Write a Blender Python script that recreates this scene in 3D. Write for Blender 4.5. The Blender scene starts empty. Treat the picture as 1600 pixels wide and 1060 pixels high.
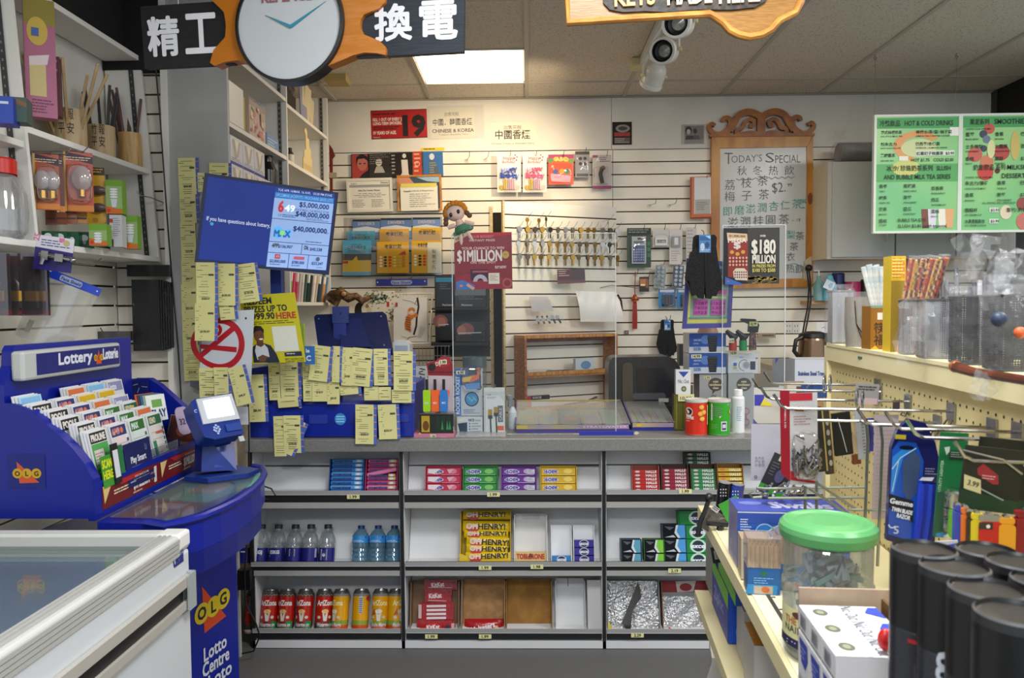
import bpy,math,random
from mathutils import Vector,Matrix
random.seed(7)
SC=bpy.context.scene
COL=SC.collection
R=math.radians
FPX=1190.0
EYE=1.45
#camera, world, exposure, lights
cam_d=bpy.data.cameras.new('camera')
cam=bpy.data.objects.new('camera',cam_d)
COL.objects.link(cam)
SC.camera=cam
cam_d.sensor_width=36.0
cam_d.lens=36.0*FPX/1600.0
cam_d.clip_start=0.05
CROT=Matrix.Rotation(R(1.25),3,'Z')@Matrix.Rotation(R(90-2.55),3,'X')@Matrix.Rotation(R(-0.45),3,'Z')
cam.matrix_world=Matrix.Translation((0,0,EYE))@CROT.to_4x4()
cam_d.dof.use_dof=True
cam_d.dof.focus_distance=3.5
cam_d.dof.aperture_fstop=9.0
w=bpy.data.worlds.new('world')
SC.world=w
w.use_nodes=True
w.node_tree.nodes['Background'].inputs[0].default_value=(0.78,0.88,1.0,1)
w.node_tree.nodes['Background'].inputs[1].default_value=0.46
SC.view_settings.view_transform='Standard'
SC.view_settings.look='None'
SC.view_settings.exposure=1.08
SC.view_settings.gamma=1.0
SC.view_settings.use_curve_mapping=False
SC.cycles.max_bounces=8
SC.cycles.transparent_max_bounces=24
SC.cycles.caustics_reflective=False
SC.cycles.caustics_refractive=False
TROFFER_E=4.6
SPOT_W=25.0
def unseen_lamp(name,x,y,watt,col=(1,.95,.86),sx=.58,sy=.58,z=2.74):
 d=bpy.data.lights.new(name,'AREA')
 d.shape='RECTANGLE';d.size=sx;d.size_y=sy
 d.energy=watt;d.color=col
 o=bpy.data.objects.new(name,d)
 o.location=(x,y,z)
 COL.objects.link(o)
 return o
 # unseen ceiling lights put in to brighten the counter front and right side
unseen_lamp('unseen_ceiling_light',0.30,1.20,23,(.96,.98,1))  # unseen, set off the troffer grid to light the counter front
unseen_lamp('unseen_ceiling_light',2.42,2.2,24,(1,.97,.92))  # added beyond the view to brighten the back wall's right end
unseen_lamp('unseen_ceiling_light',1.52,0.6,9,(.96,.98,1))
unseen_lamp('unseen_ceiling_light',-0.30,-0.6,26,(.96,.98,1))
def spot(name,loc,target,watt,size,col,blend=.8):
 d=bpy.data.lights.new(name,'SPOT')
 d.energy=watt;d.color=col;d.spot_size=R(size);d.spot_blend=blend;d.shadow_soft_size=.04
 o=bpy.data.objects.new(name,d)
 o.location=loc
 o.rotation_euler=(Vector(target)-Vector(loc)).to_track_quat('-Z','Y').to_euler()
 COL.objects.link(o)
#pixel of the photograph -> point of the place
def ray(px,py):
 return CROT@Vector(((px-800)/FPX,(530-py)/FPX,-1))
def WP(px,py,p0,n):
 r=ray(px,py);o=Vector((0,0,EYE));n=Vector(n)
 return o+r*((Vector(p0)-o).dot(n)/r.dot(n))
def W(px,py,Y):return WP(px,py,(0,Y,0),(0,1,0))
def WZ(px,py,z):return WP(px,py,(0,0,z),(0,0,1))
def WX(px,py,x):return WP(px,py,(x,0,0),(1,0,0))
#materials
MATS={}
def lin(h):
 h=h.lstrip('#')
 v=[int(h[i:i+2],16)/255 for i in(0,2,4)]
 return tuple(x/12.92 if x<=.04045 else((x+.055)/1.055)**2.4 for x in v)+(1,)
def nodes_of(name):
 m=bpy.data.materials.new(name);m.use_nodes=True
 return m,m.node_tree.nodes,m.node_tree.links
def plain(h,r=.5,me=0.,e=0.,noise=.03):
 """hex colour, roughness, metal, glow; a little procedural unevenness"""
 key=(h,r,me,e)
 if key in MATS:return MATS[key]
 m,n,l=nodes_of('surface_'+h)
 b=n['Principled BSDF']
 b.inputs['Base Color'].default_value=lin(h)
 b.inputs['Roughness'].default_value=r
 b.inputs['Metallic'].default_value=me
 if e:
  b.inputs['Emission Color'].default_value=lin(h)
  b.inputs['Emission Strength'].default_value=e
 elif noise:
  t=n.new('ShaderNodeTexNoise');t.inputs['Scale'].default_value=60
  mr=n.new('ShaderNodeMapRange');mr.inputs[3].default_value=max(0,r-.06);mr.inputs[4].default_value=min(1,r+.06)
  l.new(t.outputs[0],mr.inputs[0]);l.new(mr.outputs[0],b.inputs['Roughness'])
 MATS[key]=m
 return m
def clear(name,tint='ffffff',gloss=.06,rough=.05,haze=0.):
 """thin clear plastic: see-through with a glossy coat and some haze"""
 if name in MATS:return MATS[name]
 m,n,l=nodes_of(name)
 n.remove(n['Principled BSDF'])
 out=n['Material Output']
 t=n.new('ShaderNodeBsdfTransparent');t.inputs[0].default_value=lin(tint)
 g=n.new('ShaderNodeBsdfGlossy');g.inputs['Roughness'].default_value=rough
 fr=n.new('ShaderNodeLayerWeight');fr.inputs[0].default_value=.25
 ad=n.new('ShaderNodeMath');ad.operation='MULTIPLY_ADD';ad.inputs[1].default_value=.5;ad.inputs[2].default_value=gloss
 l.new(fr.outputs['Fresnel'],ad.inputs[0])
 mx=n.new('ShaderNodeMixShader')
 l.new(ad.outputs[0],mx.inputs[0]);l.new(t.outputs[0],mx.inputs[1]);l.new(g.outputs[0],mx.inputs[2])
 last=mx
 if haze:
  d=n.new('ShaderNodeBsdfDiffuse');d.inputs[0].default_value=lin(tint)
  m2=n.new('ShaderNodeMixShader');m2.inputs[0].default_value=haze
  l.new(mx.outputs[0],m2.inputs[1]);l.new(d.outputs[0],m2.inputs[2]);last=m2
 l.new(last.outputs[0],out.inputs[0])
 MATS[name]=m
 return m
def crinkle(name,h,scale=40,strength=.6,r=.15,me=0.,dist=.004,trans=0.):
 """crinkled film or foil: bump from noise"""
 if name in MATS:return MATS[name]
 m,n,l=nodes_of(name)
 b=n['Principled BSDF']
 b.inputs['Base Color'].default_value=lin(h);b.inputs['Roughness'].default_value=r;b.inputs['Metallic'].default_value=me
 t=n.new('ShaderNodeTexNoise');t.inputs['Scale'].default_value=scale;t.inputs['Detail'].default_value=3
 bp=n.new('ShaderNodeBump');bp.inputs['Strength'].default_value=strength;bp.inputs['Distance'].default_value=dist
 co=n.new('ShaderNodeTexCoord')
 l.new(co.outputs['Object'],t.inputs[0]);l.new(t.outputs[0],bp.inputs['Height']);l.new(bp.outputs[0],b.inputs['Normal'])
 if trans:
  tr=n.new('ShaderNodeBsdfTransparent');mx=n.new('ShaderNodeMixShader');mx.inputs[0].default_value=1-trans
  l.new(tr.outputs[0],mx.inputs[1]);l.new(b.outputs[0],mx.inputs[2]);l.new(mx.outputs[0],n['Material Output'].inputs[0])
 MATS[name]=m
 return m
def mottled(name,h1,h2,scale=30,r=.7,stretch=(1,1,1),bump=0.,lo=.4,hi=.6,detail=4,dist=.003):
 """two colours mixed by noise: wood grain, speckled tiles, cardboard"""
 if name in MATS:return MATS[name]
 m,n,l=nodes_of(name)
 b=n['Principled BSDF'];b.inputs['Roughness'].default_value=r
 co=n.new('ShaderNodeTexCoord');mp=n.new('ShaderNodeMapping');mp.inputs['Scale'].default_value=stretch
 t=n.new('ShaderNodeTexNoise');t.inputs['Scale'].default_value=scale;t.inputs['Detail'].default_value=detail
 rp=n.new('ShaderNodeValToRGB');rp.color_ramp.elements[0].position=lo;rp.color_ramp.elements[1].position=hi
 rp.color_ramp.elements[0].color=lin(h1);rp.color_ramp.elements[1].color=lin(h2)
 l.new(co.outputs['Object'],mp.inputs[0]);l.new(mp.outputs[0],t.inputs[0]);l.new(t.outputs[0],rp.inputs[0]);l.new(rp.outputs[0],b.inputs['Base Color'])
 if bump:
  bp=n.new('ShaderNodeBump');bp.inputs['Strength'].default_value=bump;bp.inputs['Distance'].default_value=dist
  l.new(t.outputs[0],bp.inputs['Height']);l.new(bp.outputs[0],b.inputs['Normal'])
 MATS[name]=m
 return m
def mesh_mat(name,h,scale=160.,hole=.45):
 """fine wire mesh: round holes let light through"""
 if name in MATS:return MATS[name]
 m,n,l=nodes_of(name)
 b=n['Principled BSDF'];b.inputs['Base Color'].default_value=lin(h);b.inputs['Metallic'].default_value=.5;b.inputs['Roughness'].default_value=.45
 co=n.new('ShaderNodeTexCoord');t=n.new('ShaderNodeTexVoronoi');t.inputs['Scale'].default_value=scale;t.inputs['Randomness'].default_value=0
 lt=n.new('ShaderNodeMath');lt.operation='GREATER_THAN';lt.inputs[1].default_value=hole
 tr=n.new('ShaderNodeBsdfTransparent');mx=n.new('ShaderNodeMixShader')
 l.new(co.outputs['Object'],t.inputs['Vector']);l.new(t.outputs['Distance'],lt.inputs[0]);l.new(lt.outputs[0],mx.inputs[0])
 l.new(tr.outputs[0],mx.inputs[1]);l.new(b.outputs[0],mx.inputs[2]);l.new(mx.outputs[0],n['Material Output'].inputs[0])
 MATS[name]=m
 return m
CLEAR=clear('clear_plastic');PLEXI=clear('acrylic_sheet','fcfefe',.002,.03,.004);BAG=crinkle('clear_crinkled_film','b4b4b4',25,.9,.10,0.,.01,.84)
GLASS=clear('glass','eef4f4',.08,.02)
CHROME=plain('a0a0a2',.2,1.);STEEL=plain('a8a8aa',.3,1.);BRASS=plain('c79a48',.3,1.);GUNM=plain('55504a',.35,1.)
FOIL=crinkle('foil','e8e8e8',60,1.,.16,1.,.008)
OAK=mottled('oak','a86a22','c98a3a',18,.45,(1,8,1));OAKD=mottled('oak_dark','8a4a14','b06c24',14,.45,(2,2,9))
KRAFT=mottled('cardboard','9c7448','ad8454',30,.85)
WHITE=plain('e9e8e4',.5);OFFW=plain('dcd9d0',.55);BLACK=plain('111112',.4);DARK=plain('1c1c1e',.6)
def mat(s):
 if isinstance(s,bpy.types.Material):return s
 if isinstance(s,tuple):return plain(*s)
 return plain(s)
#frames
X3,Y3,Z3=Vector((1,0,0)),Vector((0,1,0)),Vector((0,0,1))
class Fr:
 """flat frame; v runs down when vd = -1"""
 def __init__(s,O,U,V,N,k=1.,u0=0.,v0=0.,vd=1):
  s.O,s.U,s.V,s.N,s.k,s.u0,s.v0,s.vd=Vector(O),Vector(U),Vector(V),Vector(N),k,u0,v0,vd
 def p(s,u,v,n=0.):
  return s.O+s.U*((u-s.u0)*s.k)+s.V*((v-s.v0)*s.k)+s.N*n
 def at(s,n):
  return Fr(s.O+s.N*n,s.U,s.V,s.N,s.k,s.u0,s.v0,s.vd)
def PF(px,py,Y,yaw=0,pitch=0,roll=0,u0=None,v0=None,P=None):
 """frame of something at photo pixel (px,py), depth Y, u/v counted in photo pixels; yaw>0 faces +x, pitch>0 leans back, roll>0 clockwise"""
 O=P if P is not None else W(px,py,Y)
 k=O.y/FPX
 m=Matrix.Rotation(R(yaw),3,'Z')@Matrix.Rotation(R(-pitch),3,'X')@Matrix.Rotation(R(roll),3,'Y')
 return Fr(O,m@X3,m@-Z3,m@-Y3,k,px if u0 is None else u0,py if v0 is None else v0,-1)
class QF:
 """frame over four world corners tl,tr,br,bl; u in 0..w, v in 0..h downwards"""
 def __init__(s,tl,tr,br,bl,w=1.,h=1.):
  s.c=[Vector(x)for x in(tl,tr,br,bl)];s.w,s.h,s.vd=w,h,-1
  a,b=s.c[1]-s.c[0],s.c[3]-s.c[0]
  s.N=b.cross(a).normalized()
  s.k=a.length/w
 def p(s,u,v,n=0.):
  a,b=u/s.w,v/s.h;c=s.c
  return(c[0]*(1-a)+c[1]*a)*(1-b)+(c[3]*(1-a)+c[2]*a)*b+s.N*n
def PQ(q,Y,w=None,h=None):
 """quad of photo pixels tl,tr,br,bl at depth Y (number or four numbers)"""
 ys=[Y]*4 if not isinstance(Y,(tuple,list))else Y
 P=[W(a,b,y)for(a,b),y in zip(q,ys)]
 if w is None:w=math.hypot(q[1][0]-q[0][0],q[1][1]-q[0][1])
 if h is None:h=math.hypot(q[3][0]-q[0][0],q[3][1]-q[0][1])
 return QF(*P,w,h)
def BF(O,yaw=0.,k=1.):
 """upright metric frame: u to the right, v up, n towards the viewer"""
 c,s_=math.cos(R(yaw)),math.sin(R(yaw))
 return Fr(O,(c,s_,0),Z3,(s_,-c,0),k,0,0,1)
#text outlines
TXT={}
def text_mesh(s,bold,res=2):
 key=(s,bold,res)
 if key not in TXT:
  c=bpy.data.curves.new('text','FONT');c.body=s;c.resolution_u=res;c.offset=bold
  o=bpy.data.objects.new('text',c);COL.objects.link(o)
  m=bpy.data.meshes.new_from_object(o.evaluated_get(bpy.context.evaluated_depsgraph_get()))
  vs=[(v.co.x,v.co.y)for v in m.vertices];fs=[tuple(p.vertices)for p in m.polygons]
  bpy.data.objects.remove(o);bpy.data.curves.remove(c);bpy.data.meshes.remove(m)
  xs=[v[0]for v in vs]or[0];ys=[v[1]for v in vs]or[0]
  TXT[key]=(vs,fs,min(xs),max(xs),min(ys),max(ys))
 return TXT[key]
#mesh builder
class MB:
 def __init__(s):
  s.v,s.f,s.mi,s.sm,s.ms,s.subs,s.z,s.props,s.mods=[],[],[],[],[],[],.0003,{},[]
 def sub(s,name,label=None):
  m=MB();m.name=name
  if label:m.props['label']=label
  s.subs.append(m);return m
 def m(s,spec):
  k=mat(spec)
  if k not in s.ms:s.ms.append(k)
  return s.ms.index(k)
 def add(s,vs,fs,spec,smooth=False):
  b=len(s.v);i=s.m(spec)
  s.v+=[Vector(x)for x in vs]
  for f in fs:
   s.f.append(tuple(b+x for x in f));s.mi.append(i);s.sm.append(smooth)
 def lift(s,n):
  if n is None:
   s.z+=.00018;return s.z
  return n
#flat print
 def poly(s,f,pts,spec,n=None):
  n=s.lift(n);s.add([f.p(a,b,n)for a,b in pts],[tuple(range(len(pts)))],spec)
 def rect(s,f,u0,v0,u1,v1,spec,n=None):s.poly(f,[(u0,v0),(u1,v0),(u1,v1),(u0,v1)],spec,n)
 def ell(s,f,cu,cv,ru,rv,spec,n=None,seg=20,a0=0,a1=360):
  s.poly(f,[(cu+ru*math.cos(R(a0+(a1-a0)*i/seg)),cv+rv*math.sin(R(a0+(a1-a0)*i/seg)))for i in range(seg+(a1-a0!=360))],spec,n)
 def ring(s,f,cu,cv,r0,r1,spec,n=None,seg=28,a0=0,a1=360,q=1.):
  n=s.lift(n);vs=[];fs=[]
  for i in range(seg+1):
   a=R(a0+(a1-a0)*i/seg)
   for r in(r0,r1):vs.append(f.p(cu+r*math.cos(a)*q,cv+r*math.sin(a),n))
  for i in range(seg):fs.append((2*i,2*i+1,2*i+3,2*i+2))
  s.add(vs,fs,spec)
 def stroke(s,f,pts,wd,spec,n=None):
  n=s.lift(n)
  for(a,b),(c,d)in zip(pts,pts[1:]):
   L=math.hypot(c-a,d-b)or 1;x,y=-(d-b)/L*wd/2,(c-a)/L*wd/2
   s.add([f.p(a+x,b+y,n),f.p(c+x,d+y,n),f.p(c-x,d-y,n),f.p(a-x,b-y,n)],[(0,1,2,3)],spec)
 def text(s,f,u,v,h,t,spec,al='l',w=None,bold=.0,n=None,rot=0,dep=0,res=2,ital=0.):
  """t with capital height h, baseline-left (or centre) at u,v; w squeezes to a width"""
  vs,fs,x0,x1,y0,y1=text_mesh(t,bold,res)
  if not vs:return
  n=s.lift(n);k=h/.70
  kx=k if w is None else w/max(1e-6,x1-x0)
  W_=(x1-x0)*kx
  off={'l':0,'c':-W_/2,'r':-W_}[al]
  c,sn=math.cos(R(rot)),math.sin(R(rot));P=[]
  for a,b in vs:
   x,y=(a-x0+ital*b)*kx+off,b*k*f.vd
   P.append((u+x*c-y*sn,v+x*sn+y*c))
  s.add([f.p(a,b,n)for a,b in P],fs,spec)
  if dep:
   b0=len(s.v)-len(P);i=s.m(spec);b1=len(s.v);cnt={}
   s.v+=[f.p(a,b,n-dep)for a,b in P]
   for F in fs:
    for x,y in zip(F,F[1:]+F[:1]):cnt[(x,y)]=1
   for(x,y)in cnt:
    if(y,x)not in cnt:
     s.f.append((b0+y,b0+x,b1+x,b1+y));s.mi.append(i);s.sm.append(False)
 def lines(s,f,u0,v0,u1,v1,rows,spec,th=.4,seed=0,al='l'):
  """rows of tiny unreadable print, as thin uneven dashes"""
  rd=random.Random(seed+rows);n=s.lift(None);dv=(v1-v0)/rows
  for i in range(rows):
   y=v0+dv*i;x=u0;end=u0+(u1-u0)*rd.uniform(.6,1)
   if al=='c':d=(u1-end)/2;x+=d;end+=d
   while x<end:
    x2=min(end,x+(u1-u0)*rd.uniform(.08,.25))
    s.add([f.p(x,y,n),f.p(x2,y,n),f.p(x2,y+dv*th,n),f.p(x,y+dv*th,n)],[(0,1,2,3)],spec)
    x=x2+(u1-u0)*.03
#solids
 def prism(s,f,pts,n0,n1,spec,side=None):
  N=len(pts)
  s.add([f.p(a,b,n1)for a,b in pts],[tuple(range(N))],spec)
  s.add([f.p(a,b,n0)for a,b in pts],[tuple(range(N))[::-1]],side or spec)
  s.add([f.p(a,b,n)for a,b in pts for n in(n0,n1)],[(2*i,2*((i+1)%N),2*((i+1)%N)+1,2*i+1)for i in range(N)],side or spec)
 def slab(s,f,u0,v0,u1,v1,n0,n1,spec,side=None):s.prism(f,[(u0,v0),(u1,v0),(u1,v1),(u0,v1)],n0,n1,spec,side)
 def box(s,a,b,spec):
  x0,y0,z0=a;x1,y1,z1=b
  s.add([(x,y,z)for x in(x0,x1)for y in(y0,y1)for z in(z0,z1)],[(0,1,3,2),(4,6,7,5),(0,4,5,1),(2,3,7,6),(0,2,6,4),(1,5,7,3)],spec)
 def round_rect(s,u0,v0,u1,v1,r,seg=4):
  P=[]
  for cx,cy,a in((u1-r,v1-r,0),(u0+r,v1-r,90),(u0+r,v0+r,180),(u1-r,v0+r,270)):
   P+=[(cx+r*math.cos(R(a+90*i/seg)),cy+r*math.sin(R(a+90*i/seg)))for i in range(seg+1)]
  return P
 def lathe(s,c,prof,spec,seg=20,ax=Z3,smooth=True,q=1.):
  """profile [(radius, height, material of the piece that ends here)...] turned about ax at c"""
  ax=Vector(ax).normalized();c=Vector(c)
  u=ax.orthogonal().normalized()if abs(ax.z)<.99 else X3.copy()
  if abs(ax.z)<.99:u=(X3-ax*ax.x).normalized()if abs(ax.x)<.9 else(Z3-ax*ax.z).normalized()
  w_=ax.cross(u)
  rings=[[c+ax*h+(u*math.cos(2*math.pi*i/seg)+w_*math.sin(2*math.pi*i/seg)*q)*max(r,1e-5)for i in range(seg)]for r,h,*_ in prof]
  for j in range(len(prof)-1):
   sp=prof[j+1][2]if len(prof[j+1])>2 else spec
   s.add(rings[j]+rings[j+1],[(i,(i+1)%seg,seg+(i+1)%seg,seg+i)for i in range(seg)],sp,smooth)
 def cyl(s,a,b,r,spec,seg=12,r2=None):
  a,b=Vector(a),Vector(b);L=(b-a).length;r2=r if r2 is None else r2
  s.lathe(a,[(0,0),(r,0),(r2,L),(0,L)],spec,seg,b-a)
 def tube(s,pts,r,spec,seg=6):
  P=[Vector(p)for p in pts];rings=[];t0=(P[1]-P[0]).normalized();u=t0.orthogonal().normalized()
  for i,p in enumerate(P):
   t=((P[min(i+1,len(P)-1)]-P[max(i-1,0)])).normalized()
   u=(u-t*u.dot(t)).normalized();w_=t.cross(u)
   rr=r[i]if isinstance(r,(list,tuple))else r
   rings.append([p+(u*math.cos(2*math.pi*k/seg)+w_*math.sin(2*math.pi*k/seg))*rr for k in range(seg)])
  vs=[q for g in rings for q in g];fs=[]
  for j in range(len(P)-1):
   for k in range(seg):fs.append((j*seg+k,j*seg+(k+1)%seg,(j+1)*seg+(k+1)%seg,(j+1)*seg+k))
  fs+=[tuple(range(seg))[::-1],tuple(range(len(vs)-seg,len(vs)))]
  s.add(vs,fs,spec,True)
 def ball(s,c,r,spec,seg=14,rows=9,M=None):
  c=Vector(c);r=Vector((r,r,r))if not hasattr(r,'__len__')else Vector(r);vs=[];fs=[]
  for j in range(rows+1):
   a=math.pi*j/rows
   for i in range(seg):
    b=2*math.pi*i/seg
    p=Vector((math.sin(a)*math.cos(b)*r.x,math.sin(a)*math.sin(b)*r.y,math.cos(a)*r.z))
    vs.append(c+(M@p if M else p))
  for j in range(rows):
   for i in range(seg):fs.append((j*seg+i,j*seg+(i+1)%seg,(j+1)*seg+(i+1)%seg,(j+1)*seg+i))
  s.add(vs,fs,spec,True)
 def sheet(s,f,u0,v0,u1,v1,spec,fn,nu=6,nv=6,smooth=True):
  vs=[f.p(u0+(u1-u0)*i/nu,v0+(v1-v0)*j/nv,fn(i/nu,j/nv))for j in range(nv+1)for i in range(nu+1)]
  s.add(vs,[(j*(nu+1)+i,j*(nu+1)+i+1,(j+1)*(nu+1)+i+1,(j+1)*(nu+1)+i)for j in range(nv)for i in range(nu)],spec,smooth)
 def mesh(s,name,o):
  me=bpy.data.meshes.new(name)
  me.from_pydata([tuple(v-o)for v in s.v],[],s.f)
  for k in s.ms:me.materials.append(k)
  me.polygons.foreach_set('material_index',s.mi);me.polygons.foreach_set('use_smooth',s.sm)
  me.update()
  if any(s.sm):me.set_sharp_from_angle(angle=R(38))
  return me
ALL=[]
class T(MB):
 """one thing: its own mesh (if any) plus parts"""
 def __init__(s,name,label=None,cat=None,group=None,kind=None,base=None):
  super().__init__()
  s.name,s.base,s.copies=name,base,[]
  for k,v in(('label',label),('category',cat),('group',group),('kind',kind)):
   if v:s.props[k]=v
  ALL.append(s)
 def part(s,name,label=None):return s.sub(name,label)
 def every(s):
  for p in s.subs:
   yield p
   for q in p.subs:yield q
 def build(s):
  vs=s.v+[v for p in s.every()for v in p.v]
  if not vs:return None
  lo=Vector([min(v[i]for v in vs)for i in range(3)]);hi=Vector([max(v[i]for v in vs)for i in range(3)])
  o=s.base or Vector(((lo.x+hi.x)/2,(lo.y+hi.y)/2,lo.z));o=Vector(o)
  def make(b,par):
   ob=bpy.data.objects.new(b.name,b.mesh(b.name,o)if b.v else None)
   for k,v in b.props.items():ob[k]=v
   COL.objects.link(ob)
   if par:ob.parent=par
   else:ob.location=o
   for kind,val in b.mods:
    if kind=='bevel':
     md=ob.modifiers.new('bevel','BEVEL');md.width=val;md.segments=2;md.limit_method='ANGLE';md.harden_normals=False
   return ob
  root=make(s,None)
  for p in s.subs:
   po=make(p,root)
   for q in p.subs:make(q,po)
  s.root,s.o=root,o
  for loc,rz,label,group in s.copies:
   c=root.copy();COL.objects.link(c);c.location=loc;c.rotation_euler=(0,0,rz)
   if label:c['label']=label
   if group:c['group']=group
   for ch in root.children:
    d=ch.copy();COL.objects.link(d);d.parent=c
    for g in ch.children:
     e=g.copy();COL.objects.link(e);e.parent=d
  return root
def struct(name):return T(name,kind='structure')
ORD=['second','third','fourth','fifth','sixth','seventh','eighth','ninth','tenth','eleventh','twelfth','thirteenth','fourteenth','fifteenth','sixteenth']
def nth(i,n,a='left',b='right'):
 if i==0:return a+'most' if a!='top' else 'topmost'
 if i==n-1:return b+'most' if b!='bottom' else 'bottom'
 return ORD[i-1]+' from the '+a
 # carton: printed box; returns thing, print part, frame (px units on the front face)
def carton(name,label,cat,x0,y0,x1,y1,Y,dep,col,yaw=0,pitch=0,roll=0,side=None,group=None,r=.45,P=None):
 t=T(name,label,cat,group)
 cx,cy=(x0+x1)/2,(y0+y1)/2
 f=PF(cx,cy,Y,yaw,pitch,roll,P=P)
 t.slab(f,x0,y0,x1,y1,-dep,0,(col,r)if isinstance(col,str)else col,(side,r)if isinstance(side,str)else side)
 return t,t.part('printed_front'),f
def card(name,label,cat,x0,y0,x1,y1,Y,col,yaw=0,pitch=0,roll=0,group=None,th=.0015,r=.45,P=None):
 return carton(name,label,cat,x0,y0,x1,y1,Y,th,col,yaw,pitch,roll,None,group,r,P)
def blister(t,f,u0,v0,u1,v1,h=.02,name='blister'):
 """a clear domed bubble on a card"""
 m=t.part(name);cu,cv,a,b=(u0+u1)/2,(v0+v1)/2,(u1-u0)/2,(v1-v0)/2
 N=16;prof=[(1,.0008),(.96,h*.7),(.85,h)];vs=[]
 sq=lambda c:math.copysign(abs(c)**.5,c)
 for k,n in prof:vs+=[f.p(cu+a*k*sq(math.cos(2*math.pi*i/N)),cv+b*k*sq(math.sin(2*math.pi*i/N)),n)for i in range(N)]
 fs=[(j*N+i,j*N+(i+1)%N,(j+1)*N+(i+1)%N,(j+1)*N+i)for j in range(2)for i in range(N)]+[tuple(range(2*N,3*N))]
 m.add(vs,fs,CLEAR,True)
 return m
def uv_of(f,px,py):
 """frame coordinates (u,v) of the surface point seen at a photo pixel"""
 if isinstance(f,QF):
  n=f.N;o=f.c[0];P=WP(px,py,o,n);u=v=.5
  for _ in range(8):
   c=f.c;p=(c[0]*(1-u)+c[1]*u)*(1-v)+(c[3]*(1-u)+c[2]*u)*v
   du=(c[1]-c[0])*(1-v)+(c[2]-c[3])*v;dv_=(c[3]-c[0])*(1-u)+(c[2]-c[1])*u;d=P-p
   a,b,c2,e,g=du.dot(du),du.dot(dv_),dv_.dot(dv_),d.dot(du),d.dot(dv_);D=a*c2-b*b
   u+=(e*c2-g*b)/D;v+=(g*a-e*b)/D
  return u*f.w,v*f.h
 P=WP(px,py,f.O,f.N)-f.O
 return P.dot(f.U)/f.k+f.u0,P.dot(f.V)/f.k+f.v0
def fat(m,f,u,v,h,s,spec,al='l',w=None,fatness=.04,n=None,**k):
 """heavy lettering: the same outline laid four times a little apart"""
 n=m.lift(n);d=h*fatness
 for i,(a,b)in enumerate(((-d,-d),(d,-d),(-d,d),(d,d),(0,0))):m.text(f,u+a,v+b,h,s,spec,al,w,.0,n+i*.00003,**k)
#the room
YB=4.85
ZC=2.75
WALLW=mottled('painted_wall','d6d2c8','dedad0',3,.55)
SLATW=mottled('slat_white','e2dccc','ece6d8',2.5,.4)
GROOVE=plain('3a2a1c',.8)
t=struct('floor');t.box((-3,-3,-.05),(4.5,6.5,0),mottled('floor_vinyl','525252','646464',300,.6))
# ceiling: grid of tiles on bars
t=struct('ceiling')
TILE=mottled('mineral_tile','8c8274','d6ccbc',130,.95,(1,1,1),.5,.30,.44,6)
BAR=plain('b4aea2',.5)
t.box((-3,-.8,ZC+.03),(3.0,4.9,ZC+.05),'a09a90')
gx=[-.605*5+.605*i for i in range(11)];gy=[4.87,4.52,3.30,2.08,.86,-.36]
LIGHTS={(4,0.5):1}
for i in range(10):
 for j in range(5):
  x0,x1,y1,y0=gx[i],gx[i+1],gy[j],gy[j+1]
  if i==4 and j==1:y0,y1=3.30,3.93
  if i==7 and j==2:y0,y1=2.08,2.69
  m=t.part('ceiling_tile');d=.008
  m.box((x0+d,y0+d,ZC+.002),(x1-d,y1-d,ZC+.02),TILE)
for x in gx:
 m=t.part('grid_bar');m.box((x-.011,-.36,ZC-.004),(x+.011,4.87,ZC+.003),BAR)
for y in gy[1:-1]+[3.93,2.69]:
 m=t.part('grid_bar')
 a,b=(gx[0],gx[-1])if y not in(3.93,2.69)else((gx[4],gx[5])if y==3.93 else(gx[7],gx[8]))
 m.box((a,y-.008,ZC-.0035),(b,y+.008,ZC+.0025),BAR)
m=t.part('wall_angle');m.box((-2,4.83,ZC-.008),(2.95,4.85,ZC),'a59a88')
for k,(x0,y0,y1,lab)in enumerate([(gx[4],3.93,4.52,'lit square ceiling troffer just before the back wall, beside the watch sign'),(gx[7],2.69,3.30,'lit ceiling troffer at the top edge, beyond the carved key sign')]):
 g=T('ceiling_light',lab,'ceiling light','lit ceiling troffers')
 g.part('frame').box((x0+.012,y0+.009,ZC+.003),(x0+.593,y1-.009,ZC+.024),'d8d8d2')
 m=g.part('diffuser');m.box((x0+.022,y0+.018,ZC-.002),(x0+.583,y1-.018,ZC+.0028),('ffe8c8',.5,0,TROFFER_E))
 # back wall
XR=W(1548,300,YB).x
t=struct('wall_back')
t.box((-1.72,YB+.012,0),(XR,YB+.03,2.42),GROOVE)
t.part('wall_board').box((-1.72,YB-.004,2.424),(W(955,200,YB).x,YB+.03,ZC),WALLW)
t.part('wall_board').box((W(955,200,YB).x+.003,YB-.004,2.424),(XR,YB+.03,ZC),WALLW)
SL=.0778
xa,xb,xc,xd=-1.70,W(766,400,YB).x,W(957,280,YB).x,W(963,450,YB).x
z=2.418
i=0
while z>.7:
 segs=[(xa,xc),(xc+.003,XR)]if z>2.10 else[(xa,xb),(xd,XR)]
 for a,b in segs:
  m=t.part('slat');m.box((a,YB,z-SL+.008),(b,YB+.014,z),SLATW)
 z-=SL;i+=1
m=t.part('edge_trim');m.box((xb,YB-.012,.6),(xb+.018,YB+.014,2.075),mottled('maple','c2a878','d6c090',20,.5,(1,1,6)))
m=t.part('recess');m.box((xb+.02,YB+.008,.5),(xd,YB+.0118,2.10),('16120e',.9))  # flat near black sheet, the opening's shade put into its colour
t=struct('wall_right')
t.box((XR,3.9,2.33),(XR+.25,4.9,ZC),('0b0a0a',.8))
t.box((XR+.13,3.6,0),(XR+.2,4.9,2.33),('8a9098',.6))
t.box((XR,4.845,0),(XR+.2,4.9,2.33),('8a9098',.6))
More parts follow.
